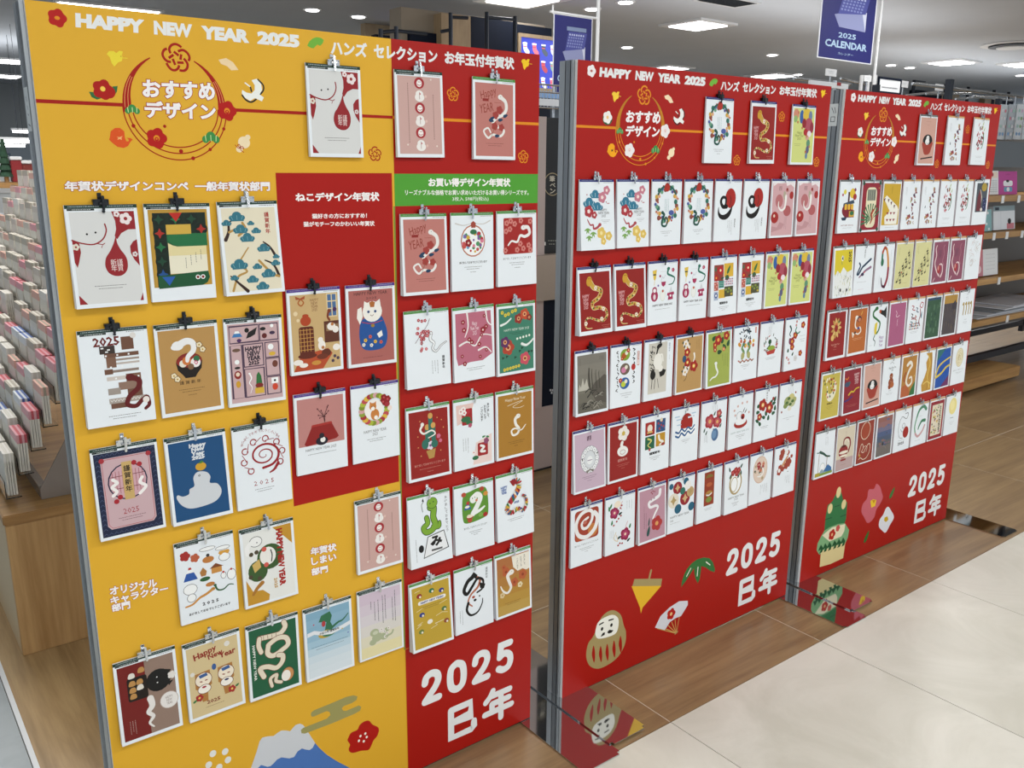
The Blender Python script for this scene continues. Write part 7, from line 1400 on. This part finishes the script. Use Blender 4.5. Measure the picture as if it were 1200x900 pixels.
bm = bmesh.new(); v = [bm.verts.new(q) for q in [(.10, .0, 0), (.60, .0, 0), (.60, .0, .80), (.56, .0, .80), (.10, .0, .03)]]; bm.faces.new(v); v2 = [bm.verts.new((a_.co.x, .006, a_.co.z)) for a_ in v]; bm.faces.new(v2[::-1])
for k in range(5): bm.faces.new([v[k], v2[k], v2[(k + 1) % 5], v[(k + 1) % 5]])
link('end_panel', finish(bm, 'end_panel', mat('smoky_panel', '#8a8078', .2)), rack)
for i in range(NT):
    x_, z_ = tier(i); link('tray', TRAY, rack, (x_, 0, z_ - .401))
def packmesh(cols, n, h):
    A = []; mats_ = [mat('pack_%d' % len(bpy.data.materials), c, .45) for c in cols]
    for k in range(n): A.append((k * .0062, k * .0062 + .005, 0, .112, 0, h, 0)); A.append((k * .0062 - .0004, k * .0062 + .0054, -.001, .113, h - .022, h + .001, 1 if k % 2 else 2))
    return boxes('pack_body', mats_, A)
PKS = [packmesh(('#dcd8cc', c1, c2), n, h) for c1, c2, n, h in (('#c8505c', '#dca0a8', 4, .10), ('#4a6ab0', '#dce0e4', 4, .105), ('#e0dcd0', '#b8b0a0', 4, .11), ('#6a2028', '#d0c8bc', 3, .10), ('#d8d4c8', '#e4e0d8', 4, .115), ('#a89c88', '#e0b0a0', 3, .10))]
for i in range(NT):
    x_, z_ = tier(i); rnd = random.Random(i)
    for k in range(dv - 1 if i > 0 else dv):
        if rnd.random() < .06: continue
        ci = rnd.choice((0, 1, 2, 4, 5, 0) if i < 5 else (2, 3, 4, 5, 2, 0)); ORD = ['lowest', 'second', 'third', 'fourth', 'fifth', 'sixth', 'seventh', 'eighth', 'ninth', 'tenth', 'eleventh', 'twelfth', 'thirteenth', 'fourteenth', 'fifteenth', 'sixteenth']
        o = link('paper_bundle', PKS[ci], None, (x_ + .003, RY + DY * k + .01, z_ + .0012)); o.rotation_euler = (0, radians(rnd.uniform(.3, 2)), 0)
        tag(o, '%s bundle in the clear rack, %s tier, %s from the near end' % (['pink and rose topped', 'blue and white topped', 'cream topped', 'dark red topped', 'white topped', 'tan topped'][ci], ORD[i], ORD[k] if k else 'first'), 'stationery', 'paper bundles in the clear rack')
# shelf with tree and boxes beyond the rack
YS2 = 4.2; q = lambda x_, y_: at_y(x_, y_, YS2)
zsh = q(10, 214).z; r = thing('wooden_shelf', 'small wooden shelf with christmas goods far left beyond the rack', 'shelf', (q(-20, 214).x, YS2, 0)); link('board', boxes('board', M['oak_h'], [(0, .62, 0, .35, zsh - .03, zsh)]), r); link('leg', boxes('leg', M['iron'], [(.58, .61, .1, .13, 0, zsh - .031)]), r); link('leg', boxes('leg', M['iron'], [(.0, .03, .1, .13, 0, zsh - .031)]), r)
tr = thing('small_christmas_tree', 'small dark green tree on the wooden shelf far left', 'christmas tree', (q(12, 214).x, YS2 + .1, zsh))
bm = bmesh.new()
for k in range(5): bmesh.ops.create_cone(bm, cap_ends=True, segments=9, radius1=.040 - k * .006, radius2=.01, depth=.06, matrix=Matrix.Translation((0, 0, .06 + k * .036)) @ Matrix.Rotation(k, 4, 'Z'))
link('foliage', finish(bm, 'foliage', mat('fir_green', '#20402c', .8, noise=.3, scale=40)), tr); link('trunk', tubes('trunk', M['oak'], [((0, 0, 0), (0, 0, .05), .012)]), tr)
for k, (qx, c, lab, hh) in enumerate(((25, '#8c1f24', 'dark red boxed ornament on the far left shelf beside the tree', .12), (38, '#7a2a24', 'second dark red boxed ornament nearest the post', .10), (-3, '#d8d4c8', 'pale box on the far left shelf before the tree', .13))):
    b_ = thing('gift_box', lab, 'box', (q(qx, 214).x, YS2 + .08, zsh + .001)); link('box', boxes('box', mat('box_%d' % k, c, .5), [(-.028, .028, 0, .07, 0, hh)], .004), b_); link('lid', boxes('lid', M['white'], [(-.030, .030, -.003, .073, hh + .001, hh + .02)], .003), b_)
# bulkhead and far pale blue fittings at left
o = wbox('trim_2', mat('bulkhead_paint', '#8f9599', .7), (-60, 120), (60, 168), 19.0, 1.0, zhi=CEIL - .001); o['label'] = 'grey bulkhead under the ceiling at far left'
for k, (q0, q1, c, lab) in enumerate((((-20, 182), (14, 208), '#dfe6ea', 'white display case far left'), ((14, 170), (26, 210), '#46607c', 'blue grey glazed case far left'), ((27, 178), (46, 215), '#5c7080', 'grey blue rack end beside the post, far left'))):
    a_, b_ = at_y(*q0, 7.0), at_y(*q1, 7.0); w_ = abs(b_.x - a_.x); t = thing('display_case', lab, 'display case', ((a_.x + b_.x) / 2, 7.0 + k * .6, 0)); link('body', boxes('body', mat('case_%d' % k, c, .4), [(-w_ / 2, w_ / 2, 0, .4, 0, a_.z)], .004), t); link('shelf_edge', boxes('shelf_edge', M['white'], [(-w_ / 2, w_ / 2, -.02, -.001, a_.z - .12, a_.z - .09), (-w_ / 2, w_ / 2, -.02, -.001, a_.z - .3, a_.z - .27)]), t)
for k, (a0, lab) in enumerate((((6, 167), 'upper thin tube lamp far left'), ((3, 172), 'lower thin tube lamp far left'), ((40, 156), 'thin tube lamp beside the yellow board post'))):
    a_ = at_y(*a0, 10.4 + k); t = thing('tube_lamp', lab, 'ceiling light', (a_.x, 10.4 + k, a_.z)); link('tube', boxes('tube', M['lamp'], [(-.25, .25, 0, .05, 0, .03)]), t); link('housing', boxes('housing', M['white'], [(-.27, .27, 0, .06, .031, .06)]), t); link('rod', boxes('rod', M['iron'], [(-.2, -.196, .02, .024, .061, CEIL - a_.z), (.196, .2, .02, .024, .061, CEIL - a_.z)]), t)

# ------------------------------------------------------------------ right: wheeled shelf unit with calendars
YF = .90; X0s = 4.55
s = thing('shelf_unit', 'tall dark framed shelf unit with wooden shelves right of the farthest board', 'shelf unit', (X0s, YF, 0))
zt_, zb_ = at_y(1131, 447, YF).z, at_y(1132, 459, YF).z; xe = at_y(1195, 436, YF).x - X0s
link('base_deck', boxes('base_deck', M['oak_h'], [(0, xe, 0, .62, zb_, zt_)], .004), s)
for cx_ in (.2, xe - .12):
    for cy_ in (.08, .52):
        c = link('caster', tubes('caster', M['iron'], [((cx_ - .015, cy_, .024), (cx_ + .015, cy_, .024), .024)], 14), s)
yf2 = .10; shz = []
for ya, yb in ((389, 379), (340, 331), (286, 277), (241, 233)):
    z0_, z1_ = at_y(1150, ya - 3, YF + yf2).z, at_y(1150, yb - 3, YF + yf2).z; shz.append(z1_); link('shelf_board', boxes('shelf_board', M['oak_h'], [(.0, 2.4, yf2, yf2 + .42, z1_ - .035, z1_)], .002), s)
link('back_panel', boxes('back_panel', mat('grey_back_panel', '#77726c', .4, .3), [(.0, 2.4, yf2 + .43, yf2 + .44, zt_ + .10, 1.6)]), s)
for cx_ in (.0, at_y(1180, 370, YF + .3).x - X0s, 2.38):
    for cy_ in (yf2 + .02, yf2 + .44): link('upright', boxes('upright', M['iron'], [(cx_, cx_ + .035, cy_, cy_ + .03, zt_ + .001, 1.75)]), s)
for cy_ in (yf2 + .02, yf2 + .44): link('bottom_rail', boxes('bottom_rail', M['iron'], [(.0, 2.4, cy_, cy_ + .03, zt_ + .05, zt_ + .09)]), s)
link('top_panel', boxes('top_panel', mat('brushed_dark_panel', '#5c6062', .35, .6), [(.0, 2.4, yf2 + .1, yf2 + .12, at_y(1185, 196, YF + .2).z, at_y(1185, 166, YF + .2).z)]), s)
tagm = boxes('price_tag', M['white'], [(-.017, .017, -.004, -.001, -.026, .018)])
for (qx, qy) in ((1174, 238), (1193, 236), (1163, 287), (1178, 286), (1196, 283), (1169, 338), (1179, 381)):
    z_ = min(shz, key=lambda q_: abs(q_ - .018 - at_y(qx, qy, YF + yf2).z)); link('price_tag', tagm, s, (at_y(qx, qy, YF + yf2).x - X0s, yf2, z_ - .018))
def shelf_item(name, cat, label, q0, q1, zi, cols, art=None, dep=.03, lean=8, Y=YF + yf2 + .02):
    a_, b_ = at_y(*q0, Y), at_y(*q1, Y); w_ = abs(b_.x - a_.x); h_ = abs(a_.z - b_.z); r = thing(name, label, cat, ((a_.x + b_.x) / 2, Y + .03, shz[zi] + .0008 + dep * sin(radians(lean)))); r.rotation_euler = (-radians(lean), 0, 0)
    link('block', boxes('block', mat(name + str(len(bpy.data.materials)), cols[0], .5), [(-w_ / 2, w_ / 2, 0, dep, 0, h_)], .001), r)
    A = Art(lambda x_, y_: (-w_ / 2 + x_ / 100 * w_, h_ - y_ / 100 * h_), w_ / 100, 1e-4, lambda X, Z: -.0001); A.R(cols[1], 0, 0, 100, 100)
    if art: art(A)
    link('cover', A.mesh('cover', INK), r)
def cal1(a):
    a.R('#e8d8c8', 4, 4, 96, 30); [a.D(c, x_, 16, 7, 5) for x_, c in ((26, '#a83c34'), (46, '#c8743c'), (66, '#a84c54'))]
    for i in range(6): a.L('#9aa4ac', .8, [(8, 42 + i * 9), (92, 42 + i * 9)], False); a.L('#9aa4ac', .8, [(10 + i * 15, 38), (10 + i * 15, 92)], False)
shelf_item('desk_calendar', 'calendar', 'white desk calendar with a date grid on the top shelf at right', (1158, 208), (1175, 236), 3, ('#dfe2e4', '#e6e8ea'), cal1)
def cal2(a): a.T('#7a2a5c', '2025', 40, 62, 10, 16); a.RR('#e4e6ea', 28, 40, 76, 64, 8); a.D('#222', 50, 42, 8, 3); a.RR('#6a9cb8', 30, 68, 74, 88, 5); a.D('#e8e8ec', 52, 78, 8, 5)
shelf_item('desk_calendar', 'calendar', 'magenta pink calendar on the top shelf at right', (1178.5, 207), (1197, 234), 3, ('#b8408c', '#b84c94'), cal2, .02)
def teal(a): [a.D('#dfe8ea', x_, y_, 6, 4) for x_, y_ in ((20, 20), (50, 40), (78, 16), (24, 60), (70, 66), (44, 84), (84, 90), (12, 88))]
shelf_item('notebook', 'notebook', 'pale teal spotted notebook on the second shelf, partly behind the board', (1150, 261), (1166, 285), 2, ('#9cc0c0', '#8cb8bc'), teal, .03)
def c3(a): a.R('#8ca0a8', 0, 0, 100, 22); a.R('#2c3440', 8, 6, 26, 18); a.R('#c87a84', 62, 74, 96, 98); a.D('#222', 74, 66, 8, 6); a.L('#b8c0c8', 1, [(34, 24), (34, 96)], False)
shelf_item('desk_calendar', 'calendar', 'white and blue boxed calendar on the second shelf at right', (1172, 257), (1193, 283), 2, ('#c8d0d8', '#dfe4ea'), c3, .05)
def c4(a): a.R('#c88490', 0, 0, 34, 100); a.L('#8c3c4c', 2, [(16, 20), (18, 44)], False); a.D('#e8d0d4', 17, 74, 9, 8); [a.fine('#8c8c90', 66, 20 + i * 14, 40, 1) for i in range(5)]
shelf_item('memo_box', 'stationery box', 'pink and white box on the third shelf right of the farthest board', (1151, 309), (1173, 336), 1, ('#d8b0b8', '#e6e8ea'), c4, .06)
for k in range(5):
    a_ = at_y(1140, 380, YF + .2); o = link('paper_sheets', boxes('paper_sheets', mat('sheet_%d' % k, ['#c8ccd2', '#dcdfe6', '#8c949c', '#e4e6ec', '#dadde6'][k], .35), [(0, 1.1 - k * .12, 0, .32, 0, .006)], .002), None, (a_.x - .1 + k * .12, YF + yf2 + .03, shz[0] + .001 + k * .0085)); o.rotation_euler = (0, 0, radians(-1 + k * .7)); tag(o, 'flat wrapped sheets on the lowest wooden shelf, %s of the pile' % ['lowest', 'second', 'middle', 'fourth', 'topmost'][k], 'paper', 'sheets on the lowest shelf')
for k in range(4):
    a_ = at_y(1174 + k * 8, 122, YF + .5); b_ = at_y(1181 + k * 8, 164, YF + .5); w_ = .9 * (b_.x - a_.x); r = thing('hanging_calendar', 'clear wrapped wall calendar hanging top right, %s from the board' % ['first', 'second', 'third', 'fourth'][k], 'calendar', (a_.x + w_ / 2, YF + .5 - k * .01, a_.z), 0, 'hanging wall calendars'); h_ = a_.z - b_.z
    link('sheet', boxes('sheet', mat('hang_%d' % k, ['#c4ccd2', '#a8b0b8', '#d4dadf', '#cdd8de'][k], .25), [(-w_ / 2, w_ / 2, 0, .008, -h_, 0)], .001), r)
    A = Art(lambda x_, y_: (-w_ / 2 + x_ / 100 * w_, -y_ / 100 * h_), w_ / 100, 1e-4, lambda X, Z: -.0001); random.seed(k)
    for i in range(3):
        for j in range(4): A.D(random.choice(['#9cc0b8', '#c8a8c0', '#7ca0c8', '#d8d8dc', '#c87a8c', '#88a878']), 20 + i * 28, 18 + j * 22, 10, 8)
    link('cover', A.mesh('cover', INK), r); link('hook', tubes('hook', M['chrome'], [((0, .004, 0), (0, .004, .05), .004)]), r)
link('hanging_rail', tubes('hanging_rail', M['chrome'], [((.3, .5, at_y(1180, 121, YF + .5).z + .05), (2.6, .5, at_y(1180, 121, YF + .5).z + .05), .008)]), s)
# ------------------------------------------------------------------ price rails and sign holders showing above the boards
for k, (q0, q1, Y, lab) in enumerate((((968, 80), (980, 90), 2.2, 'white price card on a rail right above the middle board corner'), ((1054, 94), (1064, 103), 2.6, 'white price card over the farthest board, left one'), ((1097, 98), (1105, 107), 2.6, 'white price card over the farthest board, right one'), ((1013, 88), (1021, 96), 2.6, 'white price card left of the banner pole'))):
    a_, b_ = at_y(*q0, Y), at_y(*q1, Y); w_ = b_.x - a_.x; h_ = a_.z - b_.z; r = thing('price_card', lab, 'price card', ((a_.x + b_.x) / 2, Y, b_.z)); link('card', boxes('card', M['white'], [(-w_ / 2, w_ / 2, 0, .004, 0, h_)]), r); link('stem', tubes('stem', M['chrome'], [((0, .006, h_ * .5), (0, .006, -b_.z), .006)]), r)
    A = Art(lambda x_, y_: (-w_ / 2 + x_ / 100 * w_, h_ - y_ / 100 * h_), w_ / 100, 1e-4, lambda X, Z: -.0001); A.fine('#9aa0a8', 50, 30, 60, 2, 24, False, 5); link('print', A.mesh('print', INK), r)
a_, b_ = at_y(1031, 92, 2.4), at_y(1054, 109, 2.4); w_ = b_.x - a_.x; h_ = a_.z - b_.z
r = thing('sign_holder', 'white sign in a dark blue frame behind the banner pole', 'sign', ((a_.x + b_.x) / 2, 2.4, b_.z)); link('board', boxes('board', M['white'], [(-w_ / 2, w_ / 2, 0, .004, 0, h_)]), r); link('frame', boxes('frame', M['navy'], [(-w_ / 2 - .012, w_ / 2 + .012, -.004, .008, h_, h_ + .014), (-w_ / 2 - .012, w_ / 2 + .012, -.004, .008, -.014, 0), (-w_ / 2 - .012, -w_ / 2, -.004, .008, 0, h_), (w_ / 2, w_ / 2 + .012, -.004, .008, 0, h_)]), r); link('stem', tubes('stem', M['chrome'], [((0, .01, -.014), (0, .01, -b_.z), .008)]), r)
A = Art(lambda x_, y_: (-w_ / 2 + x_ / 100 * w_, h_ - y_ / 100 * h_), w_ / 100, 1e-4, lambda X, Z: -.0001); A.fine('#4a5058', 50, 62, 74, 1, 20, False, 10); link('print', A.mesh('print', INK), r)
a_, b_ = at_y(972, 96, .6), at_y(994, 105, .6)
r = thing('price_rail', 'white price rail with a red tag between the two red boards', 'rail', (a_.x, .6, b_.z)); link('strip', boxes('strip', M['white'], [(-.12, b_.x - a_.x, 0, .01, 0, a_.z - b_.z)], .001), r); link('red_tag', boxes('red_tag', mat('red_tag', '#a02c2c', .5), [(.05, .075, -.002, -.0005, .010, .022)]), r); link('stand', tubes('stand', M['chrome'], [((.06, .016, -b_.z), (.06, .016, .03), .008)]), r)
rr = thing('wire_rack', 'chrome wire display racks whose top rods show over the red boards', 'display rack', (at_y(1000, 100, 2.8).x, 2.8, 0)); bx = rr.location.x
for (q0, q1) in (((930, 92), (1010, 98)), ((985, 92), (1030, 98)), ((1062, 112), (1110, 107)), ((1085, 110), (1150, 109)), ((1120, 116), (1180, 112)), ((1140, 113), (1198, 117))):
    a_, b_ = at_y(*q0, 2.8), at_y(*q1, 2.8); link('rod', tubes('rod', M['chrome'], [((a_.x - bx, 0, a_.z), (b_.x - bx, .1, b_.z), .010)]), rr)
for qx in (1010, 1018, 1026): a_ = at_y(qx, 88, 2.8); link('post', tubes('post', M['white'], [((a_.x - bx, 0, 0), (a_.x - bx, 0, a_.z), .015)]), rr)
